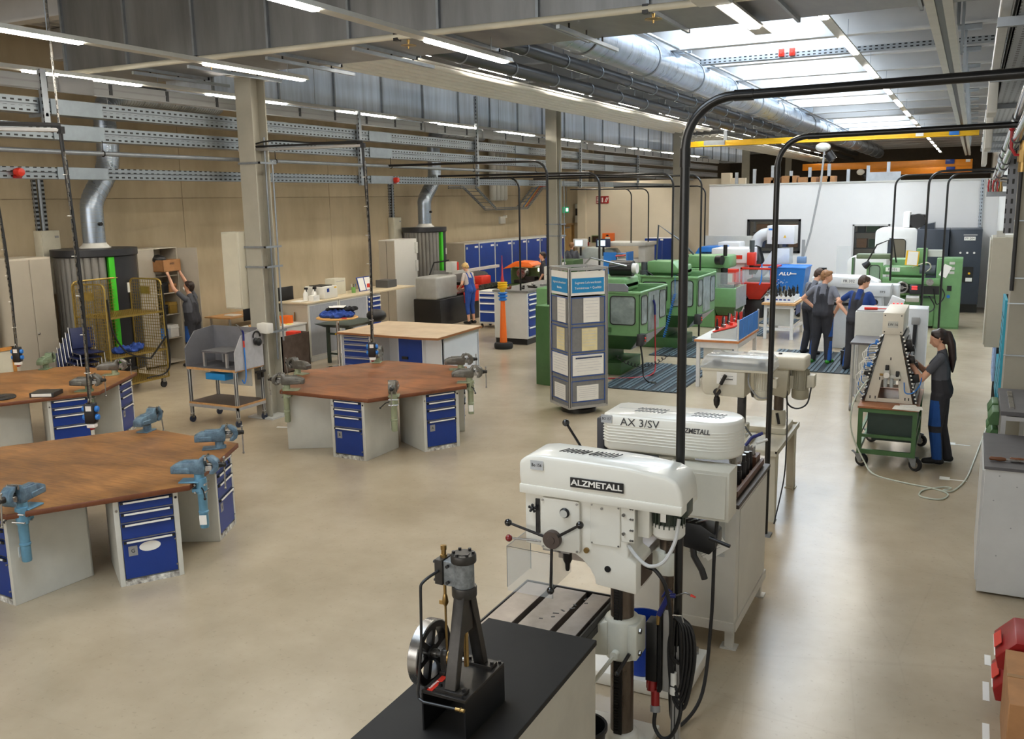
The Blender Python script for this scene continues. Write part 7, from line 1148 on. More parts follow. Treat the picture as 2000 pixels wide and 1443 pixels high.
t = thing('lathe', 'dark green lathe with orange ring fan beside the second column', 'lathe', (-12.7, 30, 0)); B().bx(-13.3, -12.2, 29.6, 30.4, 0, .9).bx(-13.0, -12.3, 29.5, 30.4, .9, 1.22).o('body', mat('old_green', (70, 100, 60), .45, 0, .08, 5), t, bev=.03); B().tor((-12.95, 29.5, 1.3), .22, .012, 'y', 22, 6).tor((-12.95, 29.5, 1.3), .1, .01, 'y', 16, 5).o('fan_guard', ORG, t); B().sph((-12.85, 29.4, .98), .07, 12).o('lamp_head', light_mat('lamp_glow', (1, .85, .6), 3), t); B().cyl((-12.8, 29.4, 1.0), (-12.6, 29.5, 1.14), .1, .04, n=14).o('lamp_shade', WM, t)
t = thing('lathe', 'white lathe with screen before the beige partition, near the fire sign', 'lathe', (-12.2, 32, 0)); B().bx(-13.0, -10.4, 31.6, 32.5, 0, 1.15).o('body', WM, t, bev=.03); B().prism([(-13.2, 1.15), (-11.4, 1.15), (-11.7, 1.5), (-12.7, 1.55)], 31.6, 32.3, 'xz').o('sloping_guard', mat('pale_guard', (190, 200, 198), .3), t, bev=.02); B().bx(-11.9, -10.3, 31.3, 32.6, 1.62, 1.75).o('top_beam', LGREY, t, bev=.01); B().bx(-10.6, -10.35, 31.4, 32.5, .5, 1.62).o('end_frame', LGREY, t, bev=.01); B().cyl((-11.6, 31.55, 1.15), (-11.6, 31.4, 1.15), .14, n=16).o('hand_wheel', DRK, t)
for x, l, z in ((-12.98, 'pale framed monitor in front of the man at the far lathe', 1.72), (-12.1, 'dark framed monitor above the white lathe', 1.72)):
    q = thing('monitor', l, 'screen', (x, 31.2, z)); m_ = WM if x < -12.5 else mat('navy_frame', (40, 50, 80), .5); B().bx(x - .02, x + .52, 31.15, 31.22, z - .14, z + .16).o('frame', m_, q, bev=.01); B().bx(x + .06, x + .34, 31.14, 31.15, z - .09, z + .11).o('screen', SCR, q); B().bx(x + .22, x + .28, 31.18, 31.24, z - .45, z - .14).o('stand', DRK, q)
t = thing('tool_shelf', 'blue steel side shelf with red handled tools behind the nearest milling machine', 'shelf', (-10.9, 29.5, 0)); B().bx(-11.2, -10.75, 29.5, 29.55, .0, 1.5).bx(-10.35, -10.3, 29.4, 30.0, .0, 1.52).each('side_panel', BLUE2, t); [B().bx(-10.75, -10.35, 29.5, 29.9, z, z + .02).o('shelf', BLUE2, t) for z in (.8, 1.15, 1.45)]; [B().cyl((-10.75, 29.48, z), (-10.4, 29.48, z + .03), .025, n=8).o('tool_handle', mat('pink_red', (210, 80, 84), .5), t) for z in (.86, 1.38)]
t = thing('steel_cupboard', 'big blue double door cupboard before the beige partition', 'cupboard', (-11, 36, 0)); B().bx(-11.75, -10.3, 35.6, 36.25, 0, 1.72).o('body', WM, t); [B().bx(a, a + .715, 35.58, 35.6, .02, 1.70).o('door', BLUE, t, bev=.003, seg=1) for a in (-11.745, -11.02)]; B().bx(-11.1, -10.98, 35.575, 35.58, 1.62, 1.68).o('label_plate', PAPER, t)
# wall fittings on the beige partition
t = thing('fire_sign', 'red fire equipment signs with white symbols on the beige partition', 'sign', (-14, 36.45, 3.2)); B().bx(-14.17, -14.03, 36.46, 36.5, 3.1, 3.4).o('plate', DRED, t); B().bx(-13.99, -13.62, 36.46, 36.5, 3.1, 3.4).o('plate', DRED, t); b = B(); b.bx(-13.92, -13.86, 36.45, 36.46, 3.15, 3.34).cb((-13.74, 36.455, 3.25), (.03, .01, .2), ry=.4).cb((-13.68, 36.455, 3.25), (.03, .01, .2), ry=.4); [b.bx(-14.14, -14.06, 36.45, 36.46, 3.14 + .06 * k, 3.17 + .06 * k) for k in range(4)]; b.o('symbol', PAPER, t)
t = thing('first_aid_box', 'orange wall cabinet with white label on the beige partition', 'box', (-13.6, 36.4, 1.5)); B().bx(-13.8, -13.35, 36.2, 36.5, 1.42, 1.88).o('body', ORG, t, bev=.01); B().bx(-13.66, -13.46, 36.19, 36.2, 1.58, 1.72).o('label', PAPER, t); B().bx(-13.62, -13.52, 36.19, 36.2, 1.76, 1.82).o('symbol', INK, t)
t = thing('control_panel', 'dark little display panel on the beige partition near the orange box', 'panel', (-14.2, 36.4, 1.6)); B().bx(-14.36, -14.02, 36.42, 36.5, 1.48, 1.78).o('frame', OLV, t); B().bx(-14.32, -14.06, 36.41, 36.42, 1.51, 1.75).o('screen', mat('brown_screen', (50, 34, 24), .3), t); B().bx(-14.5, -14.45, 36.44, 36.5, 1.5, 1.72).o('reader', BLK, t)
tag(B().bx(-14.62, -14.5, 36.4, 36.5, 1.35, 1.5).bx(-14.59, -14.53, 36.39, 36.4, 1.39, 1.46).o('fire_alarm', DRED), 'small dark red fire alarm button below the display panel', 'alarm')
t = thing('exit_sign', 'green lit running man exit sign hanging above the beige door', 'sign', (-15.3, 36.2, 2.9)); B().bx(-15.5, -15.38, 36.0, 36.4, 2.74, 2.98).o('casing', mat('exit_green', (20, 150, 100), .4, 0, 0, em=.6), t); B().bx(-15.38, -15.37, 36.08, 36.3, 2.80, 2.94).o('symbol', mat('exit_white', (235, 250, 240), .4, 0, 0, em=1.5), t); B().cyl((-15.4, 36.2, 2.98), (-15.4, 36.2, 4.3), .01, n=6).o('rod', GALVP, t)
t = thing('wall_unit', 'black control box with grey switches on the concrete wall by the door', 'box', (-15.3, 37.6, 2.6)); B().bx(-15.5, -15.1, 37.4, 37.85, 2.35, 2.95).o('box', BLKM, t, bev=.01); B().bx(-15.4, -15.15, 37.1, 37.35, 2.3, 2.6).o('switch', LGREY, t); B().bx(-15.4, -15.2, 37.1, 37.35, 2.9, 3.1).o('switch', LGREY, t)
t = thing('wall_bracket', 'white paper tray hanging below the dipping cable ladder', 'bracket', (-15.4, 30.3, 2.6)); B().bx(-15.5, -15.42, 30.1, 30.5, 2.46, 2.72).bx(-15.5, -15.40, 30.5, 30.6, 2.66, 2.76).o('plate', WHT, t)
# big machining centre at the far wall
t = thing('machining_centre', 'large white and dark grey machining centre under the partition window', 'machine', (-1.2, 28.8, 0)); DG = mat('slate_machine', (46, 54, 66), .42, 0, .05, 5); WM2 = mat('bright_white_machine', (236, 236, 234), .35, 0, .02, 5)
B().prism(rrect(-2.46, -1.36, .2, 2.33, .14), 28.2, 29.6, 'xz').o('white_housing', WM2, t, bev=.01); B().bx(-2.25, -1.62, 28.185, 28.2, 1.1, 2.04).o('door', WM2, t); rwin(t, 'y', -2.12, -1.64, 1.42, 2.04, 28.185, 'door_window', mat('bronze_window', (120, 112, 98), .15, 0, 0, alpha=.85), r=.1); b = B(); b.prism([(-2.16, 1.3), (-2.06, 1.3), (-1.98, 2.06), (-2.08, 2.06)], 28.17, 28.185, 'xz'); b.o('door_edge', DG, t)
B().bx(-1.36, -.55, 28.0, 29.6, .25, 2.30).o('side_cabinet', DG, t, bev=.008); B().bx(-.54, .26, 28.2, 29.6, .25, 2.30).o('side_cabinet', DG, t, bev=.008); B().bx(-.18, .10, 28.19, 28.2, 2.0, 2.1).o('number_plate', PAPER, t); txt('FY 204', .08, (-.04, 28.187, 2.05), '-y', INK, t, align='CENTER'); B().bx(-.2, .14, 28.19, 28.2, 2.13, 2.17).o('maker_strip', GREY, t); [B().cyl((-.25 + .17 * k, 28.18, 1.66), (-.25 + .17 * k, 28.2, 1.66), .028, n=12).o('round_button', PAPER, t) for k in range(3)]
B().bx(-.2, .1, 28.19, 28.2, .85, 1.28).o('switch_panel', BLKM, t); B().bx(-.08, .08, 28.18, 28.19, .88, .98).o('label', PAPER, t); B().cyl((.0, 28.17, 1.1), (.0, 28.19, 1.1), .03, n=12).o('yellow_switch', YEL, t); B().bx(-1.3, .25, 28.4, 29.6, 0, .25).o('feet', BLKM, t)
B().bx(-1.78, -1.6, 28.6, 29.3, 2.33, 2.78).o('tower', WM2, t, bev=.03); B().bx(-1.6, -1.2, 28.7, 29.2, 2.33, 2.7).o('drive_unit', DRK, t, bev=.04); B().cyl((-1.4, 28.65, 2.52), (-1.4, 29.2, 2.52), .2, n=20).o('drive_wheel', BLKM, t); B().prism([(-1.36, 2.30), (-.95, 2.30), (-.95, 2.48), (-1.2, 2.42)], 28.4, 29.2, 'xz').o('cover_wedge', DG, t)
t = thing('white_enclosure', 'rounded white machine enclosure half hidden behind the green mill', 'machine', (-2.4, 27, 0)); B().prism(rrect(-3.0, -2.0, .0, 1.62, .15), 26.6, 27.6, 'xz').o('housing', WM2, t, bev=.01); B().bx(-3.3, -2.95, 26.7, 26.75, .6, 1.9).o('glass_door', GLASS, t); B().bx(-3.9, -3.0, 26.5, 27.2, .3, 1.05).o('side_tank', LG2, t, bev=.01)
# green universal mill FR101
t = thing('milling_machine', 'green universal milling machine with number plate FR101 and green switch cabinet', 'milling machine', (-1.3, 25, 0))
B().bx(-.72, -.15, 24.75, 25.5, 0, 1.72).o('switch_cabinet', GRN, t, bev=.008); B().bx(-.70, -.16, 24.74, 24.75, .04, 1.66).o('cabinet_door', GRN, t, bev=.003, seg=1); [B().bx(-.44, -.32, 24.735, 24.74, z, z + .06).o('label', LGREY, t) for z in (1.58, 1.45, 1.35)]; B().bx(-.46, -.36, 24.72, 24.74, .94, 1.06).o('main_switch', BLKM, t); B().cyl((-.42, 24.72, .8), (-.42, 24.74, .8), .04, n=14).o('blue_button', BLUE2, t); B().cb((-.52, 24.725, 1.42), (.18, .006, .3), ry=rad(24)).o('hanging_sheet', PAPER, t)
B().bx(-1.75, -.72, 24.7, 25.5, .05, .75).o('base', GRN, t, bev=.03); B().bx(-1.70, -.62, 24.55, 24.8, .82, 1.22).o('saddle', GRN, t, bev=.01); B().bx(-1.0, -.62, 24.535, 24.55, .86, 1.06).bx(-1.4, -1.02, 24.535, 24.55, .88, 1.06).o('bellows', BLKM, t); B().bx(-1.95, -.62, 24.5, 24.85, 1.10, 1.24).o('table', GRN, t, bev=.01); B().cyl((-.84, 24.47, 1.16), (-.84, 24.5, 1.16), .085, n=20).o('dial', STEEL, t); B().tor((-1.46, 24.42, 1.02), .13, .024, 'y', 24, 8).cyl((-1.46, 24.4, 1.02), (-1.46, 24.5, 1.02), .05, n=14).cyl((-1.58, 24.42, 1.02), (-1.34, 24.42, 1.02), .014).o('hand_wheel', STEEL, t); B().bx(-1.74, -1.58, 24.48, 24.5, .92, 1.1).bx(-1.56, -1.36, 24.47, 24.5, .9, 1.12).o('switch_plate', BLKM, t); B().cyl((-1.68, 24.46, 1.04), (-1.68, 24.48, 1.04), .03, n=12).o('orange_button', ORG, t)
B().prism([(-1.95, 1.30), (-.95, 1.28), (-.95, 1.42), (-1.1, 1.5), (-1.95, 1.52)], 24.8, 25.3, 'xz').o('ram', GRN, t, bev=.03); B().bx(-1.88, -1.55, 24.79, 24.8, 1.38, 1.48).o('number_plate', PAPER, t); txt('FR101', .085, (-1.715, 24.785, 1.43), '-y', INK, t, align='CENTER'); B().cyl((-1.1, 24.9, 1.42), (-.75, 24.9, 1.42), .13, n=18).o('motor', mat('motor_slate', (78, 84, 92), .4), t); B().bx(-1.8, -1.0, 25.3, 25.9, .6, 1.66).o('column', GRN, t, bev=.03); B().bx(-1.2, -.95, 24.95, 25.2, 1.5, 1.95).o('top_cabinet', GRN, t, bev=.02); B().cb((-1.28, 24.72, 1.72), (.3, .02, .36), ry=rad(4)).o('yellow_clipboard', YEL, t); B().cb((-1.27, 24.705, 1.72), (.23, .01, .33), ry=rad(4)).o('sheet', PAPER, t); B().bx(-.95, -.62, 25.1, 25.4, 1.74, 1.9).o('monitor_back', LGREY, t)
B().bx(-2.3, -1.92, 24.5, 24.54, .92, 1.62).o('swing_guard', GRN, t, bev=.006); rwin(t, 'y', -2.24, -1.98, 1.0, 1.56, 24.5, 'guard_pane', GLASS, r=.09); B().bx(-2.6, -1.8, 24.9, 25.3, 1.68, 1.8).o('overarm', mat('olive_arm', (104, 116, 88), .45), t, bev=.02); B().tube([(-1.65, 24.9, 1.6), (-1.75, 24.8, 2.2), (-2.1, 24.6, 2.05), (-2.3, 24.5, 1.62)], .02, 6).o('lamp_arm', DRK, t); B().cyl((-2.36, 24.48, 1.52), (-2.24, 24.46, 1.62), .09, .06, n=14).o('lamp_head', BLKM, t); B().bx(-2.7, -2.66, 24.9, 25.3, .9, 1.7).o('guard_post', GRN2, t)
B().cb((-1.15, 24.42, .98), (.26, .06, .24), rx=rad(-12)).o('readout', BLKM, t, bev=.01); b = B(); [b.cb((-1.17, 24.385, 1.05 - .055 * k), (.12, .006, .03), rx=rad(-12)) for k in range(3)]; b.o('red_digits', mat('red_led', (255, 40, 40), .4, 0, 0, em=3), t); B().cb((-1.2, 24.40, .76), (.3, .14, .12), rx=rad(25)).o('key_panel', LGREY, t, bev=.01); B().tube(spl([(-.9, 24.6, .9), (-.7, 24.5, .55), (-.95, 24.45, .38), (-1.2, 24.5, .4)], 6), .015, 6).o('cable', CABLE, t); B().tube(spl([(-.7, 24.6, 1.2), (-.5, 24.6, .85), (-.66, 24.55, .62), (-.75, 24.5, 1.0)], 6), .014, 6).o('cable', CABLE, t); B().tube(spl([(-1.35, 24.85, 1.45), (-.95, 24.7, 1.62), (-.85, 24.75, 1.5), (-.98, 24.8, 1.36)], 6), .015, 6).o('cable', CREAM, t)
# white mills at which the young men stand
t = thing('milling_machine', 'white milling machine with number plate FR 302 in front of the young men', 'milling machine', (-2.2, 22, 0)); B().prism([(-2.95, 1.28), (-1.75, 1.24), (-1.75, 1.40), (-2.0, 1.50), (-2.95, 1.52)], 21.4, 22.1, 'xz').o('ram', WM, t, bev=.03); B().bx(-2.52, -2.2, 21.39, 21.4, 1.36, 1.47).o('number_plate', PAPER, t); txt('FR 302', .085, (-2.36, 21.385, 1.415), '-y', INK, t, align='CENTER'); B().bx(-2.8, -1.7, 21.5, 22.3, .1, 1.28).o('column', WM, t, bev=.03); B().bx(-3.15, -2.85, 21.35, 21.7, .9, 1.5).o('spindle_head', LG2, t, bev=.04); B().cyl((-2.98, 21.3, 1.0), (-2.98, 21.3, 1.18), .06, n=12).o('draw_bar', DRK, t); B().bx(-3.2, -2.1, 20.7, 21.35, .95, 1.02).o('table', DRK, t, bev=.01); [B().cb((-3.1 + .1 * k, 20.95, 1.03), (.05, .5, .03)).o('work_piece', STEEL if k % 2 else DRK, t) for k in range(8)]; B().bx(-2.7, -2.3, 20.8, 21.3, .0, .95).o('pedestal', LG2, t, bev=.02); B().cyl((-2.9, 21.2, 1.5), (-2.9, 21.2, 1.72), .09, n=14).o('motor', BLKM, t)
t = thing('milling_machine', 'light grey milling machine marked FP3 beside the leaning young man', 'milling machine', (-1.6, 20.4, 0)); B().bx(-1.95, -1.42, 20.3, 20.9, 1.20, 1.44).o('head', LG2, t, bev=.02); txt('FP3', .07, (-1.52, 20.297, 1.30), '-y', INK, t, align='RIGHT'); B().prism([(-1.9, .8), (-1.55, .8), (-1.58, 1.2), (-1.88, 1.2)], 20.35, 20.8, 'xz').o('spindle_head', LG2, t, bev=.04); B().cyl((-1.72, 20.3, 1.08), (-1.72, 20.35, 1.08), .07, n=16).o('hand_wheel', BLKM, t); B().bx(-2.0, -1.3, 20.9, 21.35, 0, 1.4).o('column', LG2, t, bev=.03); B().cb((-1.30, 19.9, 1.05), (.26, .14, .40), ry=rad(20)).o('readout', WM, t, bev=.01); b = B(); [b.cb((-1.36 + .075 * i + .02 * j, 19.825, .95 + .08 * j), (.03, .006, .05), ry=rad(20)) for i in range(3) for j in range(3)]; b.o('red_digits', mat('red_led', (255, 40, 40), .4, 0, 0, em=3), t); B().bx(-1.45, -1.15, 19.85, 20.1, .0, .85).o('pedestal', LG2, t)
t = thing('machine_cabinet', 'grey machine cabinet with red handled screwdriver on top beside the test rig', 'cabinet', (-1.2, 16, 0)); B().bx(-1.62, -1.02, 15.8, 16.6, .3, 1.42).o('body', LGREY, t, bev=.01); [B().bx(x - .03, x + .03, y - .03, y + .03, 0, .3).o('leg', GREY, t) for x in (-1.58, -1.06) for y in (15.84, 16.56)]; B().bx(-1.60, -1.04, 15.82, 16.58, 1.42, 1.435).o('top', GREY, t)
tag(B().cyl((-1.5, 15.95, 1.455), (-1.3, 15.98, 1.455), .022, n=10).cyl((-1.3, 15.98, 1.455), (-1.12, 16.0, 1.455), .008, n=8).o('screwdriver', RED), 'red handled screwdriver lying on the grey machine cabinet', 'tool')
t = thing('side_table', 'grey side table on castors with aluminium leg behind the test rig', 'table', (-1.4, 15.2, 0)); B().bx(-1.56, -.9, 14.7, 15.5, 1.04, 1.07).o('top', mat('top_dark_grey', (86, 82, 84), .5), t); [B().cyl((x, y, .1), (x, y, 1.04), .025, n=10).o('leg', ALU, t) for x in (-1.52, -.95) for y in (14.75, 15.45)]; [B().cyl((x - .015, y, .06), (x + .015, y, .06), .06, n=14).o('castor', GREY, t) for x in (-1.52, -.95) for y in (14.75, 15.45)]
B().bx(-1.48, -1.0, 15.2, 15.48, .3, 1.04).o('side_plate', LGREY, t)
t = thing('switch_cabinet', 'pale blue grey switch cabinet with black conduit behind the test rig', 'cabinet', (-.7, 16.3, 0)); B().bx(-.86, -.55, 16.0, 16.5, .1, 1.47).o('body', LG2, t, bev=.008); B().bx(-.78, -.66, 15.94, 16.0, 1.22, 1.34).o('junction', GREY, t, bev=.01); B().tube(spl([(-.72, 15.97, 1.22), (-.73, 15.94, .8), (-.78, 15.9, .5)], 5), .03, 8).o('conduit', BLK, t); B().bx(-.86, -.55, 16.0, 16.5, 0, .1).o('plinth', DRK, t)
tag(B().bx(-2.15, -1.9, 18.7, 19.1, .024, .3).bx(-2.16, -1.89, 18.69, 19.11, .26, .3).o('black_case', BLK, bev=.015), 'black case on the mat between the two young men', 'case')
# ---------------------------------------------------------------- green trolley with LW 16 test rig
t = thing('tool_trolley', 'green steel trolley on rubber castors carrying the test rig', 'trolley', (-.76, 12.4, 0)); x0, x1, y0, y1 = -1.1, -.44, 11.62, 12.95
for x in (x0 + .025, x1 - .025):
    for y in (y0 + .025, y1 - .025):
        B().bx(x - .025, x + .025, y - .025, y + .025, .17, .74).o('post', GRN2, t); yy = y + (.03 if y < 12 else -.02)
        xx = x + .035; Tm = Matrix.Translation((xx, yy, 0)) @ Matrix.Rotation(rad(-28), 4, 'Z')
        for nm, m_, pr in (('castor_wheel', RUB, [(.03, -.022), (.075, -.026), (.082, -.012), (.082, .012), (.075, .026), (.03, .022)]), ('wheel_hub', STEEL, [(.045, -.028), (.045, .028)])): b = B(); b.T = Tm; b.lathe(pr, (0, 0, .082), 22, 'y'); b.o(nm, m_, t)
        b = B(); b.T = Tm; [b.prism([(-.03, .06), (.02, .06), (.02, .17), (-.09, .17)], q, q + .006, 'xz') for q in (-.036, .030)]; b.each('castor_fork', GALVP, t); b = B(); b.T = Tm; b.cb((-.10, 0, .15), (.08, .03, .012), ry=.5); b.o('brake_lever', GALVP, t)
for z0, z1 in ((.17, .23), (.38, .42), (.69, .74)):
    e = .004; [B().bx(x0 + .05, x1 - .05, q + e, q + .034, z0, z1 - e).o('cross_rail', GRN2, t) for q in (y0, y1 - .04)]; [B().bx(q + e, q + .034, y0 + .05, y1 - .05, z0, z1 - e).o('side_rail', GRN2, t) for q in (x0, x1 - .04)]
B().bx(x0 - .01, x1 + .01, y0 - .01, y1 + .01, .74, .765).o('tabletop', mat('trolley_wood', (158, 100, 62), .45, 0, .1, 5), t, bev=.003, seg=1); B().bx(x0 + .1, x1 - .03, y0 + .1, y1 - .05, .40, .70).o('drawer_box', mat('dark_green_box', (48, 66, 60), .5, 0, .08, 6), t, bev=.004, seg=1); B().bx(x0 + .14, x1 - .03, y0 + .3, y1 - .05, .28, .38).o('lower_tray', mat('dark_green_box', (48, 66, 60), .5), t)
RIG = mat('rig_cream', (214, 208, 194), .45, 0, .03, 6)
r = thing('test_rig', 'cream A shaped pneumatic test rig with head box lettered LW 16', 'test rig', (-.79, 12.3, .765)); yf, yb = 11.9, 12.85
for y in (yf, yb):
    b = B(); cx_ = -.785
    b.prism([(-1.06, .77), (-.92, .77), (-.875, 1.05), (-.69, 1.05), (-.66, .77), (-.51, .77), (-.70, 1.62), (-.87, 1.62)], y, y + .02, 'xz'); b.bx(-.925, -.655, y + .003, y + .017, .772, .82); b.o('end_plate', RIG, r, bev=.002, seg=1)
B().bx(-.90, -.665, yf - .02, yb + .03, 1.62, 1.88).o('head_box', RIG, r, bev=.006); B().bx(-.84, -.725, yf - .024, yf - .02, 1.70, 1.78).o('number_plate', LGREY, r); txt('LW 16', .042, (-.782, yf - .027, 1.74), '-y', INK, r, align='CENTER', sx=.95); b = B(); [b.cyl((x, yf - .024, z), (x, yf - .02, z), .008, n=8) for x in (-.875, -.69) for z in (1.65, 1.85)]; b.o('screw', DRK, r)
for s, xa, xb in ((-1, -1.075, -.885), (1, -.495, -.685)):
    b = B(); n = 9
    for k in range(n):
        f0, f1 = k / n, (k + .72) / n; b.hexa([(xa + (xb - xa) * f0, yf - .03, .78 + .84 * f0), (xa + (xb - xa) * f0 + .022 * s, yf - .03, .78 + .84 * f0), (xa + (xb - xa) * f0 + .022 * s, yb + .04, .78 + .84 * f0), (xa + (xb - xa) * f0, yb + .04, .78 + .84 * f0)], [(xa + (xb - xa) * f1, yf - .03, .78 + .84 * f1), (xa + (xb - xa) * f1 + .022 * s, yf - .03, .78 + .84 * f1), (xa + (xb - xa) * f1 + .022 * s, yb + .04, .78 + .84 * f1), (xa + (xb - xa) * f1, yb + .04, .78 + .84 * f1)])
    b.o('slotted_profile', BLKM, r); b = B(); [b.cyl((xa + (xb - xa) * k / 18 + .03 * s, yf - .036, .80 + .84 * k / 18), (xa + (xb - xa) * k / 18 + .01 * s, yf - .036, .80 + .84 * k / 18), .010, n=6) for k in range(18)]; b.o('slot_end', PAPER, r)['kind'] = 'stuff'
for k, (z, y, m, d_) in enumerate(((1.5, 12.0, BLK, (.07, .12, .09)), (1.42, 12.15, BLK, (.08, .1, .07)), (1.30, 12.05, DRK, (.06, .12, .08)), (1.2, 12.2, BLK, (.08, .1, .08)), (1.08, 12.0, BLK, (.09, .12, .1)))): f = (z - .78) / .84; B().cb((-.495 - .19 * f + .06, y, z), d_, ry=rad(-12)).o('valve_block', m, r, bev=.006)
for k, (z, y, m, d_) in enumerate(((1.22, 11.98, BLUE2, (.07, .1, .05)), (1.12, 12.0, BLKM, (.08, .12, .07)), (1.5, 12.0, BLUE2, (.04, .06, .06)))): f = (z - .78) / .84; B().cb((-1.075 + .19 * f - .05, y, z), d_, ry=rad(12)).o('valve_block', m, r, bev=.006)
for k in range(14): z = 1.5 - .035 * k; f = (z - .78) / .84; xx = -1.075 + .19 * f - .02; B().tube(spl([(xx, 11.95 + .03 * (k % 5), z), (xx - .1 - .02 * (k % 4), 11.92 + .03 * (k % 5), z - .03), (xx - .12, 11.95, z - .16 - .02 * (k % 3)), (xx - .06, 12.0, z - .26)], 4), .005, 5).o('air_tube', PAPER if k % 4 else BLUE2, r)
B().tube(spl([(-.62, 11.87, 1.04), (-.6, 11.85, .92), (-.52, 11.85, .92), (-.45, 11.9, 1.0), (-.43, 11.95, 1.1)], 5), .007, 6).o('blue_tube', BLUE2, r); B().bx(-.86, -.66, 11.86, 11.9, 1.08, 1.12).bx(-.85, -.79, 11.84, 11.9, 1.12, 1.18).o('regulator', LGREY, r, bev=.005); B().cyl((-.82, 11.83, 1.12), (-.82, 11.85, 1.12), .035, n=18).o('gauge', PAPER, r); [B().cyl((x, 11.86, .97), (x, 11.86, 1.08), .022, n=12).o('filter_bowl', mat('clear_bowl', (190, 195, 196), .1, 0, 0, alpha=.6), r) for x in (-.83, -.76)]; B().bx(-.72, -.68, 11.86, 11.9, 1.1, 1.17).bx(-.84, -.80, 11.85, 11.9, 1.18, 1.24).o('valve_knob', BLK, r, bev=.004); B().cyl((-.90, 11.87, 1.12), (-.86, 11.87, 1.12), .014, n=8).o('brass_fitting', BRASS, r)
b = B(); [b.bx(x - .006, x + .006, yf - .003, yf, z, z + .035) for x, z in ((-.785, 1.3), (-.90, 1.05), (-.67, 1.05), (-1.0, .81), (-.94, .81), (-.6, .81), (-.56, .81))]; b.o('keyhole', INK, r)
tag(B().cb((-.56, 11.66, .768), (.30, .20, .006), rz=-.08).cb((-.53, 11.67, .775), (.28, .18, .004), rz=.1).cb((-.55, 11.74, .782), (.18, .08, .012), rz=.2).o('document', PAPER), 'white papers overhanging the near edge of the green trolley', 'papers')
t = thing('air_tubing', 'pale air tube trailing from the test rig over the floor in a loose coil', 'hose', (-.6, 11.3, 0)); 
P = [(-1.0, 11.95, 1.08), (-1.1, 11.7, .95), (-1.17, 11.58, .75), (-1.16, 11.55, .45), (-1.0, 11.5, .12), (-.85, 11.3, .012), (-.5, 11.1, .01), (-.2, 11.0, .01), (-.05, 10.85, .01), (-.12, 10.62, .01), (-.32, 10.65, .01), (-.3, 10.9, .01), (-.1, 11.1, .012), (-.02, 11.05, .02), (-.1, 10.95, .018), (.0, 11.0, .01), (.12, 11.5, .01), (.2, 12.3, .01), (.3, 13.5, .01), (.42, 15, .01)]
B().tube(spl(P, 6), .009, 6).o('tube', mat('pale_tube', (200, 208, 196), .4), t)
# ================================================================ people
def capsule(b, p0, r0, p1, r1, n=10):
    p0, p1 = Vector(p0), Vector(p1); d = p1 - p0; L = d.length
    if L < 1e-5: b.sph(p0, r0, n); return
    d /= L; u = d.orthogonal().normalized(); v = d.cross(u); rows = []
    for a in (-90, -60, -30, 0): rows.append((p0 + d * (r0 * math.sin(rad(a))), r0 * math.cos(rad(a))))
    for a in (0, 30, 60, 90): rows.append((p1 + d * (r1 * math.sin(rad(a))), r1 * math.cos(rad(a))))
    vs = []; fs = []
    for c, r_ in rows:
        for i in range(n): t = 2 * math.pi * i / n; vs.append(c + u * (max(r_, 1e-4) * math.cos(t)) + v * (max(r_, 1e-4) * math.sin(t)))
    for k in range(len(rows) - 1):
        for i in range(n): j = (i + 1) % n; fs.append((k * n + i, k * n + j, (k + 1) * n + j, (k + 1) * n + i))
    fs += [tuple(range(n - 1, -1, -1)), tuple(range((len(rows) - 1) * n, len(rows) * n))]; b.add(vs, fs)
SKIN = mat('skin', (216, 164, 136), .55, 0, .03, 9)
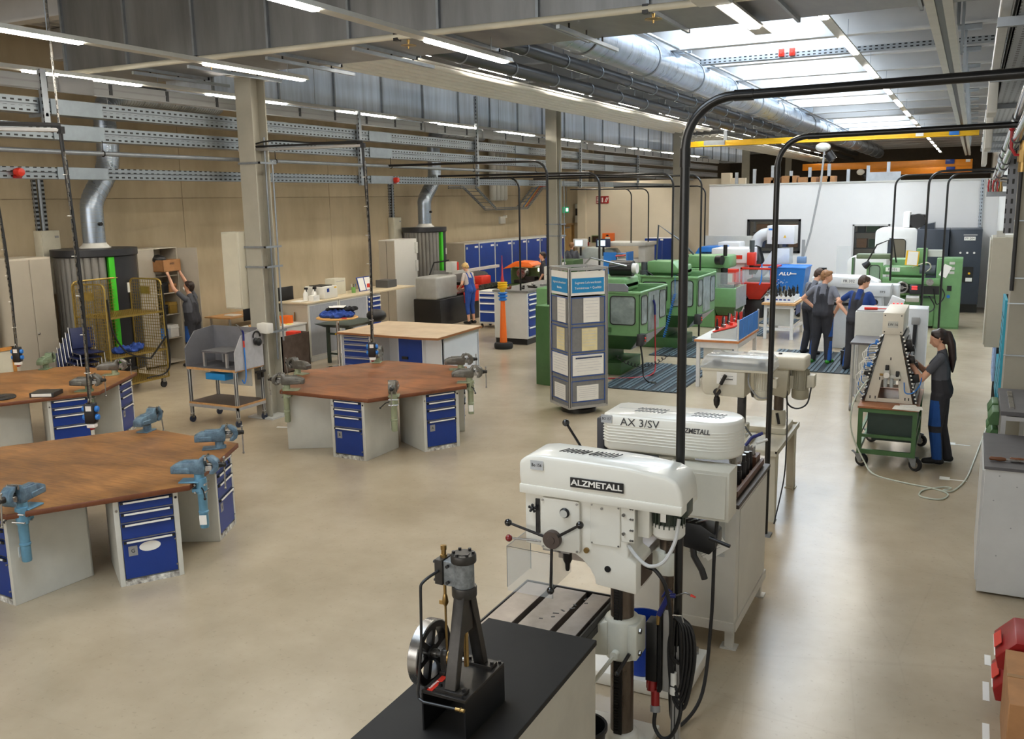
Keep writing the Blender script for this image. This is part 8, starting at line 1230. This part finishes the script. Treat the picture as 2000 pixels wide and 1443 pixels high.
def person(label, loc, rz, h, top, bottom, accent, hairm, hair='short', lean=0, hyaw=0, hpitch=0, arms=None, legs=None, sleeve=.55, style='overall', vox=.012, shoe=None, slim=1., bare=False, mask=False, group=None, hem=None):
    t = thing('person', label, 'person', loc, rz, group); S_ = h / 1.75; caps = []
    Lm = Matrix.Translation((0, 0, .95)) @ Matrix.Rotation(rad(-lean), 4, 'X') @ Matrix.Translation((0, 0, -.95)); Li = Lm.inverted()
    def C(p0, r0, p1, r1, m, tagn='', lm=True):
        p0, p1 = Vector(p0), Vector(p1)
        if lm: p0, p1 = Lm @ p0, Lm @ p1
        caps.append((p0, r0, p1, r1, m, tagn))
    w_ = slim
    for s in (-1, 1):
        C((.075 * s * w_, -.005, .98), .115 * w_, (.085 * s * w_, 0, 1.28), .115 * w_, 1, 'torso'); C((.07 * s, -.03, .96), .128 * w_, (.075 * s, 0, 1.12), .115 * w_, 1, 'torso'); C((.06 * s * w_, .0, 1.36), .075, (.165 * s * w_, -.005, 1.425), .058, 1, 'torso'); C((.09 * s * w_, -.02, 1.30), .088, (.13 * s * w_, -.01, 1.38), .068, 1, 'torso')
    C((0, -.01, 1.34), .09, (0, -.012, 1.47), .062, 1, 'torso'); C((0, -.01, 1.44), .054, (0, .008, 1.56), .05, 0)
    lg = {'L': ((-.10, .02, .50), (-.11, -.03, .09)), 'R': ((.10, .02, .50), (.11, -.03, .09))}; lg.update(legs or {})
    for sd, s in (('L', -1), ('R', 1)):
        kn, an = lg[sd]; hp = (.09 * s * w_, -.005, .92); wide = 0 if bare else .010
        C(hp, .118 * w_, kn, .068 + wide * 2, 2, 'leg' + sd, False)
        if bare: C(kn, .068, Vector(kn).lerp(Vector(an), .45), .062, 2, 'leg' + sd, False); C(kn, .055, an, .038, 0, '', False)
        else: C(kn, .084, an, .070, 2, 'leg' + sd, False)
        fd = Vector((an[0] + .02 * s, an[1] + .15, .042)); C((an[0], an[1] - .04, .05), .046, (an[0], an[1] + .05, .055), .048, 4, '', False); C((an[0], an[1] + .05, .05), .046, fd, .038, 4, '', False)
    ar = {'L': ((-.25, -.03, 1.14), (-.24, .10, .90)), 'R': ((.25, -.03, 1.14), (.24, .10, .90))}; ar.update(arms or {})
    for sd, s in (('L', -1), ('R', 1)):
        sh = Lm @ Vector((.185 * s * w_, -.01, 1.415)); el, wr = Vector(ar[sd][0]), Vector(ar[sd][1]); fd = (Vector(ar[sd][2]) if len(ar[sd]) > 2 else (wr - el)).normalized()
        caps.append((sh, .057, sh.lerp(el, sleeve), .055, 1, 'sleeve')); caps.append((sh.lerp(el, sleeve * .8), .045, el, .040, 0, '')); caps.append((el, .040, el.lerp(wr, .35), .038, 0, '')); caps.append((el.lerp(wr, .35), .038, wr, .027, 0, ''))
        side = fd.cross(Vector((0, 0, 1)));  side = side.normalized() if side.length > .2 else Vector((1, 0, 0)); nrm = side.cross(fd)
        pc = wr + fd * .075
        for q in (-.026, 0, .026): caps.append((wr + side * q * .5, .020, pc + side * q, .016, 0, ''))
        for i, (q, ln) in enumerate(((-.033, .062), (-.011, .078), (.012, .073), (.033, .055))):
            a = pc + side * q; k1 = a + fd * ln * .5 + nrm * -.008 + side * q * .12; k2 = k1 + fd * ln * .42 - nrm * .026; caps.append((a, .0105, k1, .0095, 0, '')); caps.append((k1, .0095, k2, .008, 0, ''))
        ts = -1 if (sd == 'R') == (side.dot(Vector((1, 0, 0))) >= 0) else 1
        a = wr + fd * .025 + side * (.026 * ts); k1 = a + side * (.034 * ts) + fd * .03 - nrm * .012; caps.append((a, .014, k1, .0115, 0, '')); caps.append((k1, .0115, k1 + fd * .032 - nrm * .01, .0095, 0, ''))
    Hm = Lm @ Matrix.Translation((0, .008, 1.55)) @ Matrix.Rotation(rad(hyaw), 4, 'Z') @ Matrix.Rotation(rad(-hpitch), 4, 'X')
    def Hc(p0, r0, p1, r1, m=0, lst=caps): lst.append((Hm @ Vector(p0), r0, Hm @ Vector(p1), r1, m, ''))
    Hc((0, -.01, .115), .083, (0, .025, .12), .078); Hc((0, .035, .055), .060, (0, .045, .10), .066); Hc((0, .062, .022), .030, (0, .05, .035), .042); Hc((0, .098, .095), .010, (0, .112, .066), .0145); Hc((-.018, .094, .04), .011, (.018, .094, .04), .011)
    for s in (-1, 1): Hc((.078 * s, -.005, .085), .014, (.083 * s, -.012, .11), .017); Hc((.02 * s, .088, .112), .012, (.045 * s, .075, .112), .011)
    b = B(True)
    for c in caps: capsule(b, c[0], c[1], c[2], c[3])
    me = remesh(b, 'body', vox, 3)
    nf = len(me.polygons); ctr = np.empty(nf * 3); me.polygons.foreach_get('center', ctr); ctr = ctr.reshape(-1, 3); best = np.full(nf, 9.); idx = np.zeros(nf, int)
    for i, c in enumerate(caps):
        a = np.array(c[0]); d_ = np.array(c[2]) - a; l2 = max(d_ @ d_, 1e-9); tt = np.clip(((ctr - a) @ d_) / l2, 0, 1); dist = np.linalg.norm(ctr - a - tt[:, None] * d_, axis=1) - (c[1] + (c[3] - c[1]) * tt); m_ = dist < best; best[m_] = dist[m_]; idx[m_] = i
    mi = np.array([caps[i][4] for i in idx])
    Lin = np.array(Li); loc_ = ctr @ Lin[:3, :3].T + Lin[:3, 3]; x, y, z = loc_.T; tor = np.array([caps[i][5] == 'torso' for i in idx])
    if style == 'overall':
        ov = tor & ((z < 1.13) | ((np.abs(np.abs(x) - .085 - .0 * z) < .026) & (z < 1.5)) | ((y > .03) & (np.abs(x) < .12) & (z < 1.34)) | ((y < 0) & (np.abs(x) < np.clip(.055 + (1.30 - z) * .45, 0, .2)) & (z < 1.32)))
        mi[ov] = 2
    else: mi[tor & (z < (hem or .98))] = 2
    for sd, s in (('legL', -1), ('legR', 1)):
        lgm = np.array([caps[i][5] == sd for i in idx]); cx_ = np.array([(caps[i][0].x + caps[i][2].x) / 2 for i in idx])
        if accent is not None:
            outer = (ctr[:, 0] - cx_) * s; zz = ctr[:, 2]; mi[lgm & (((zz > .08) & (zz < .44) & (outer > .03 + .05 * np.abs(zz - .2))) | ((zz > .52) & (zz < .86) & (outer > .035) & (ctr[:, 1] > -.045 + .12 * (zz - .52))))] = 3
    me.polygons.foreach_set('material_index', mi.astype(np.int32)); me.transform(Matrix.Diagonal((S_, S_, S_, 1)))
    link(me, 'body', [SKIN, top, bottom, accent or bottom, shoe or RUB], t)
    hc = []
    if hair:
        for s in (-1, 0, 1): Hc((.035 * s, -.025, .15), .062, (.03 * s, .035, .172), .048, 0, hc)
        Hc((0, -.045, .11), .072, (0, -.03, .15), .078, 0, hc); Hc((0, -.05, .06), .055, (0, -.05, .12), .068, 0, hc)
        for s in (-1, 1): Hc((.068 * s, -.025, .10), .03, (.06 * s, .03, .15), .032, 0, hc)
        if hair == 'ponytail':
            Hc((0, -.08, .15), .04, (0, -.12, .13), .036, 0, hc); Hc((0, -.12, .13), .042, (0, -.125, .0), .052, 0, hc); Hc((0, -.125, .0), .052, (0, -.095, -.2), .048, 0, hc); Hc((0, -.095, -.2), .046, (0, -.055, -.36), .016, 0, hc)
        if hair == 'tied': Hc((0, -.10, .09), .035, (0, -.12, .02), .022, 0, hc)
        if hair == 'quiff': Hc((-.03, .05, .185), .035, (.03, .06, .185), .035, 0, hc)
        b = B(True)
        for c in hc: capsule(b, c[0], c[1], c[2], c[3])
        m2 = remesh(b, 'hair', .010, 2); m2.transform(Matrix.Diagonal((S_, S_, S_, 1))); link(m2, 'hair', [hairm], t)
    for s in (-1, 1): p = (Hm @ Vector((.031 * s, .084, .100))) * S_; B(True).sph(p, .0105 * S_, 8).o('eye', INK, t)
    if mask: b = B(True); p = (Hm @ Vector((0, .085, .05))) * S_; b.sph(p, .055 * S_, 12, (1, .75, .95)); b.o('face_mask', PAPER, t)
    return t
SHG = mat('grey_polo', (112, 114, 124), .85, 0, .07, 9); SHN = mat('navy_tshirt', (28, 58, 120), .85, 0, .07, 9); OVD = mat('dark_overall', (46, 46, 52), .85, 0, .1, 9); OVB = mat('blue_trouser_panel', (30, 78, 148), .85, 0, .06, 9); DNM = mat('denim_overall', (36, 72, 148), .85, 0, .12, 8); SHW = mat('pale_tshirt', (190, 178, 172), .85, 0, .04, 8)
HBR = mat('brown_hair', (66, 44, 30), .6, 0, .2, 30); HDK = mat('dark_brown_hair', (44, 28, 24), .45, 0, .2, 30); HBL = mat('blond_hair', (206, 172, 110), .55, 0, .15, 30); HLB = mat('light_brown_hair', (150, 108, 72), .6, 0, .2, 30); SHDK = mat('dark_grey_polo', (78, 80, 88), .85, 0, .07, 9); SBLK = mat('black_shoe', (26, 26, 28), .6, 0, .1, 9); SGRN = mat('green_trimmed_shoe', (44, 60, 44), .6, 0, .5, 26, rgb2=(60, 190, 40))
person('young woman with long brown ponytail working at the test rig', (-.22, 12.16, 0), rad(88), 1.66, SHDK, OVD, OVB, HDK, 'ponytail', lean=2, hyaw=4, hpitch=14, slim=.98, vox=.0085, shoe=SBLK,
       arms={'L': ((-.20, .22, 1.13), (-.08, .40, 1.36), (.25, 1, .15)), 'R': ((.21, .20, 1.16), (.10, .42, 1.38), (-.2, 1, .2))}, legs={'L': ((-.09, .03, .5), (-.09, -.02, .09)), 'R': ((.10, -.02, .50), (.10, -.12, .09))})
person('young man in white face mask, farthest of the three at the white mill', (-2.90, 19.79, 0), rad(-38), 1.80, SHG, OVD, OVB, HBR, 'short', lean=10, hyaw=-18, hpitch=22, mask=True, shoe=SBLK, arms={'L': ((-.23, .06, 1.14), (-.14, .28, 1.02)), 'R': ((.24, .06, 1.14), (.16, .28, 1.02))}, legs={'L': ((-.13, .06, .5), (-.17, .0, .09))}, vox=.012)
person('young man with fair hair in grey polo, hands on hips, between his two colleagues', (-2.53, 18.82, 0), rad(-14), 1.83, SHG, OVD, OVB, HLB, 'quiff', lean=3, hyaw=-62, hpitch=10, shoe=SGRN, arms={'L': ((-.40, .0, 1.22), (-.19, .10, 1.02), (.8, .4, -.5)), 'R': ((.35, -.10, 1.18), (.22, .02, .98), (-.6, .6, -.5))}, legs={'L': ((-.11, .0, .5), (-.16, -.04, .09)), 'R': ((.10, .04, .5), (.14, -.02, .09))}, vox=.012)
person('young man in navy t-shirt beside the grey machine cabinet, back to us', (-1.82, 18.16, 0), rad(-22), 1.80, SHN, OVD, OVB, HBR, 'short', lean=8, hyaw=-34, hpitch=20, shoe=SBLK, arms={'L': ((-.42, .04, 1.24), (-.20, .05, 1.0), (.5, .2, -.9)), 'R': ((.30, .10, 1.14), (.26, .36, 1.10), (.1, 1, -.2))}, legs={'L': ((-.13, .02, .5), (-.17, -.02, .09)), 'R': ((.11, .02, .5), (.12, .0, .09))}, vox=.012)
person('man in grey t-shirt and dark overalls lifting a cardboard box into the open cupboard', (-14.42, 13.98, 0), rad(104), 1.76, SHDK, OVD, OVB, HDK, 'short', lean=2, hyaw=8, hpitch=-12, mask=True, shoe=SBLK, arms={'L': ((-.17, .26, 1.62), (-.19, .34, 1.90), (.1, .5, .9)), 'R': ((.26, .20, 1.66), (.22, .36, 1.98), (-.3, .8, .4))}, legs={'L': ((-.11, .03, .5), (-.14, .0, .09)), 'R': ((.11, -.03, .5), (.15, -.12, .09))}, vox=.012)
person('blond young woman in blue denim dungarees with rolled legs turning at the grey lathe', (-12.12, 21.75, 0), rad(78), 1.66, SHW, DNM, None, HBL, 'tied', lean=9, hyaw=-10, hpitch=22, bare=True, slim=.92, shoe=SBLK, arms={'L': ((-.30, .04, 1.16), (-.16, .26, 1.04)), 'R': ((.32, .12, 1.14), (.22, .36, 1.02))}, vox=.012)
person('man in grey hooded jacket seen from behind at the far lathe screen', (-13.0, 31.0, .0), rad(20), 1.74, SHDK, OVD, None, HLB, 'short', style='plain', vox=.016, sleeve=.95, hyaw=-20)
person('man in dark overalls half hidden by the second column at the orange hooded lathe', (-11.55, 25.3, 0), rad(110), 1.74, OVD, OVD, None, HDK, 'short', style='plain', vox=.016, sleeve=.95)
# ================================================================ right hand wall, aisle side
t = thing('cabinet', 'grey steel cabinet with dark top and files on it at the right wall', 'cabinet', (.41, 8.7, 0)); RC = mat('right_cabinet_grey', (196, 196, 194), .45, 0, .04, 3); B().bx(.222, .61, 8.15, 9.3, .02, 1.08).o('body', RC, t, bev=.003, seg=1); B().bx(.215, .612, 8.13, 9.32, 1.08, 1.105).o('top', mat('dark_slate_top', (84, 82, 84), .5, 0, .08, 6), t, bev=.003, seg=1); B().bx(.205, .222, 8.2, 9.28, .1, 1.05).o('front_door', RC, t); b = B(); [b.cyl((x, 8.147, z), (x, 8.151, z), .006, n=8) for x, z in ((.33, 1.03), (.46, .95), (.3, .82), (.44, .6), (.35, .35))]; b.o('rivet', GREY, t)
HW = mat('file_handle_wood', (110, 66, 36), .4, 0, .1, 20)
for k, (x, y) in enumerate(((.25, 8.33), (.40, 8.36))): q = thing('hand_file', ('wooden handled file lying at the near edge of the dark cabinet top', 'second wooden handled file, its handle pointing at the first one')[k], 'file', (x, y, 1.105)); B().lathe([(.010, 0), (.017, .01), (.015, .04), (.019, .08), (.015, .115), (.009, .125)], (x, y, 1.125), 12, 'x').o('handle', HW, q); B().cyl((x + .125, y, 1.125), (x + .14, y, 1.125), .008, n=8).bx(x + .14, .60, y - .012, y + .012, 1.12, 1.13).o('blade', STEEL, q)
t = thing('workstand', 'aluminium profile bench with dark top and green bins hung on its side', 'bench', (.48, 9.7, 0)); B().bx(.345, .61, 9.36, 10.5, 1.27, 1.31).o('tabletop', mat('dark_slate_top', (84, 82, 84), .5), t, bev=.003, seg=1); [B().bx(x - .02, x + .02, y - .02, y + .02, 0, 1.27).o('post', ALU, t) for x in (.375, .585) for y in (9.4, 10.46)]; [B().bx(.395, .565, 9.384, 9.416, z, z + .04).o('rail', ALU, t) for z in (1.22, .7)]
B().bx(.42, .46, 9.5, 10.3, 1.31, 1.325).o('steel_rule', STEEL, t)
for k in range(4): q = B(); z, y = 1.12 - .17 * (k // 2), 9.75 + .4 * (k % 2); q.prism([(.345, z), (.345, z + .13), (.29, z + .13), (.25, z + .05), (.27, z)], y - .16, y + .16, 'xz'); tag(q.o('storage_bin', GRN2, bev=.004, seg=1), ['dark green open bin, upper one near the cabinet', 'dark green open bin, upper one near the column', 'dark green open bin, lower one near the cabinet', 'dark green open bin, lower one near the column'][k], 'bin', 'green bins on the profile bench')
t = thing('carton_stack', 'brown cardboard carton at the right picture edge beside red bins', 'box', (.5, 5.9, 0)); B().bx(.36, .61, 5.45, 6.15, .0, .47).o('carton', CARD, t, bev=.004, seg=1); B().bx(.36, .61, 5.78, 5.82, .468, .472).o('tape', mat('packing_tape', (150, 110, 66), .3), t)
for k, z in enumerate((.30, .08)): q = thing('parts_bin', ('upper dark red open bin with white label behind the cardboard carton', 'lower dark red open bin with white label behind the cardboard carton')[k], 'bin', (.48, 6.4, z), 0, 'red bins at the wall'); B().prism([(.60, z), (.60, z + .20), (.42, z + .20), (.31, z + .08), (.33, z)], 6.2, 6.6, 'xz').o('shell', DRED, q, bev=.005, seg=1); B().prism([(.305, z + .07), (.315, z + .07), (.415, z + .18), (.405, z + .18)], 6.24, 6.56, 'xz').o('label', PAPER, q); B().prism([(.304, z + .1), (.308, z + .1), (.345, z + .14), (.341, z + .14)], 6.3, 6.5, 'xz').o('red_print', RED, q)
B().bx(.40, .60, 6.22, 6.58, 0, .08).o('bin_foot', GREY, q)
# white floor marks
FM = mat('white_floor_tape', (236, 236, 232), .5, 0, .02)
for k, (x, y, a, w_, h_, st) in enumerate(((.30, 6.93, 0, .04, .16, 0), (.285, 6.46, 0, .04, .26, 0), (.28, 5.85, 0, .04, .36, 0), (-.07, 13.2, 0, .11, .12, 1), (-.10, 11.5, 0, .11, .12, 1), (.44, 15.2, 0, .1, .12, 0), (.38, 13.6, 0, .05, .2, 0), (-9.1, 10.45, .3, .2, .05, 0), (-9.0, 10.95, .3, .16, .05, 0), (-9.75, 9.95, .4, .2, .05, 0))):
    b = B(); b.cb((x, y, .0016), (w_, h_, .003), rz=a)
    if st: b.cb((x + .145, y - .03, .0016), (.18, .03, .003), rz=a)
    tag(b.o('floor_mark', FM), ['white tape mark on the floor beside the red bins', 'white tape mark on the floor, middle one of three before the carton', 'long white tape mark on the floor beside the cardboard carton', 'white L shaped tape mark on the floor behind the young woman', 'white L shaped tape mark on the floor near the hose coil', 'white tape mark on the aisle floor near the teal boards', 'white tape mark on the floor before the green bins', 'white tape mark on the floor beside the nearest column', 'white tape mark near the foot of the nearest column', 'white tape mark on the floor under the wheeled cart'][k], 'floor mark', 'white tape marks on the floor')
# wall cabinet and boards
t = thing('electrical_cabinet', 'tall grey beige electrical cabinet hung on the right wall before the white corner', 'cabinet', (.4, 14, 1.2)); B().bx(.25, .61, 13.9, 14.7, 1.22, 2.70).o('body', mat('cab_grey_beige', (180, 176, 162), .45, 0, .03, 3), t, bev=.005, seg=1); B().bx(.232, .25, 13.92, 14.68, 1.25, 2.67).o('door', mat('cab_grey_beige', (180, 176, 162), .45), t, bev=.003, seg=1); B().bx(.30, .40, 14.0, 14.1, 2.70, 2.78).o('cable_gland', LGREY, t)
TEAL = mat('teal_board', (40, 150, 176), .45, 0, .05, 5)
for k, (y, z0, z1, m, l) in enumerate(((12.1, .85, 2.05, TEAL, 'teal perforated board on the right wall next to the grey column'), (13.0, .7, 1.15, TEAL, 'low teal perforated board under the electrical cabinet'), (15.0, .55, 1.25, mat('pale_blue_board', (150, 178, 222), .45, 0, .04), 'pale blue board on the right wall beyond the teal boards'))):
    t = thing('tool_board', l, 'board', (.42, y, z0)); B().bx(.40, .43, y, y + .8, z0, z1).o('board', m, t, bev=.002, seg=1); b = B(); [b.cyl((.398, y + .1 + .09 * i, z0 + .08 + .1 * j), (.401, y + .1 + .09 * i, z0 + .08 + .1 * j), .012, n=6) for i in range(8) for j in range(int((z1 - z0) / .1) - 1)]; b.o('hole', BLKM, t)['kind'] = 'stuff'; [B().bx(.43, .61, yy, yy + .03, z0 - .55 if z0 > .6 else 0, z1).o('post', DRK, t) for yy in (y + .02, y + .75)]
# overhead installation on the right: perforated trays, shiny pipes, valves, struts
SLX = slot_mat('slotted_side', (156, 160, 166), .1, .5)
t = thing('cable_tray', 'wide perforated cable tray above the right wall with shiny trunking', 'tray', (.45, 18, 4.3)); B().bx(.14, .60, 4.2, 26, 4.25, 4.26).o('bottom', slot_mat('slotted_bottom', (150, 154, 160), .1, .5, row=0), t); B().bx(.14, .15, 4.2, 26, 4.25, 4.40).o('side', SLX, t); B().bx(.06, .12, 4.2, 26, 4.28, 4.42).o('trunking', ALU, t, bev=.006, seg=1); [B().bx(.05, .62, y, y + .05, 4.20, 4.25).o('arm', GALVP, t) for y in (6, 8.9, 11.8, 14.7, 17.6, 20.5, 23.4)]; B().bx(.05, .13, 9.6, 10.2, 4.0, 4.4).bx(.06, .13, 11.3, 12.3, 3.76, 4.25).bx(.06, .13, 15.5, 17, 3.7, 4.25).each('junction_box', LGREY, t, bev=.01)
POLI = mat('polished_pipe', (214, 216, 220), .16, .95, .03, 5)
for k, (pa, pb) in enumerate((((.305, 6.6, 4.12), (.219, 13.0, 3.481)), ((.315, 6.6, 3.91), (.235, 13.0, 3.44)))):
    pa, pb = Vector(pa), Vector(pb); p = thing('air_pipe', ('shiny steel pipe under the wide tray, upper one of two', 'shiny steel pipe under the wide tray, lower one of two')[k], 'pipe', pa); B().cyl(pa, pb, .036, n=18).o('pipe', POLI, p); d_ = (pb - pa).normalized()
    for q in (.34, .42, .62, .7, .86): c_ = pa.lerp(pb, q + .03 * k); B().cyl(c_, c_ + d_ * .03, .043, n=16).o('rubber_clamp', BLKM, p)
    B().cyl(pa.lerp(pb, .75), pa.lerp(pb, .75) + d_ * .1, .046, n=16).o('coupling', GALV, p); B().cyl(pb, pb + Vector((.2, 0, -.02)), .03, n=12).o('elbow', POLI, p); B().bx(pb.x, .62, pb.y - .02, pb.y + .02, pb.z - .08, pb.z - .04).o('wall_bracket', GALVP, p)
LEVR = mat('lever_red', (170, 24, 34), .4)
v = thing('ball_valve', 'brass ball valve with long red lever beside the shiny pipes near the column', 'valve', (.33, 9, 3.6)); B().cyl((.345, 9, 3.46), (.345, 9, 3.72), .035, n=14).cyl((.345, 9, 3.54), (.345, 9, 3.64), .045, n=8).o('body', BRASS, v); B().tube([(.33, 8.98, 3.6), (.285, 8.98, 3.6), (.25, 8.98, 3.66), (.246, 8.98, 3.8)], .013, 8).sph((.246, 8.98, 3.815), .022, 8).o('red_lever', LEVR, v); B().bx(.35, .62, 8.98, 9.02, 3.56, 3.62).o('wall_bracket', GALVP, v)
v = thing('valve_manifold', 'cluster of small valves with red levers at the far end of the shiny pipes', 'valve', (.2, 13.05, 3.4)); B().bx(.13, .62, 13.05, 13.09, 3.24, 3.30).o('mounting_plate', GALVP, v)
for k in range(3): B().cyl((.16 + .06 * k, 13.0, 3.30), (.16 + .06 * k, 13.0, 3.46), .025, n=12).o('valve_body', STEEL if k < 2 else BRASS, v); B().tube([(.15 + .05 * k, 12.97, 3.44), (.14 + .05 * k, 12.95, 3.36), (.15 + .05 * k, 12.95, 3.30)], .009, 6).o('red_lever', LEVR, v)
t = thing('strut', 'slotted grey steel strut standing on the face of the right column', 'bracket', (.32, 10.9, 3.4)); B().bx(.29, .385, 10.9, 10.95, 2.87, 3.85).o('strut', slot_mat('slots_vertical2', (116, 118, 122), .1, .5, axis=2), t)
B().tube([(.40, 10.66, 2.3), (.40, 10.66, 4.2)], .02, 6).o('cable', CABLE, t)
# remaining bent poles: far aisle side and from the column line
for l, x, y, zb, xa in (('black bent pole on the right beside the green milling cabinet', -.84, 20.6, 0, .4), ('thin black bent pole before the slate machine', -1.72, 24.2, 1.2, .4), ('thin black bent pole beside the FR101 cabinet', -.56, 23.5, 0, .4)): pole(l, x, y, zb, .024, xa, z=3.72, sl=False)
for l, x, y, zb, xa in (('bent pole standing on the green switch cabinet, from the column line', -6.75, 15.0, 1.44, -10.1), ('bent pole over the nearest green milling machine, from the column line', -6.5, 16.9, 1.7, -10.1), ('bent pole over the second green milling machine, from the column line', -5.75, 19.3, 1.6, -10.1), ('bent pole over the third milling machine, from the column line', -5.75, 21.6, 0, -10.1), ('bent pole beside the blue turning centre, from the column line', -7.2, 27.5, 1.85, -10.1), ('bent pole over the drawer block beside the tower model', -9.2, 18.9, 1.26, -12.0), ('bent pole at the white lathe, nearer of two by the beige partition', -10.7, 30.9, 1.75, -13), ('bent pole at the white lathe, farther of two by the beige partition', -10.4, 31.9, 1.75, -13)): pole(l, x, y, zb, .022, xa, z=3.97 if zb == 1.44 else 3.8 if y < 25 else 3.62, sl=False)
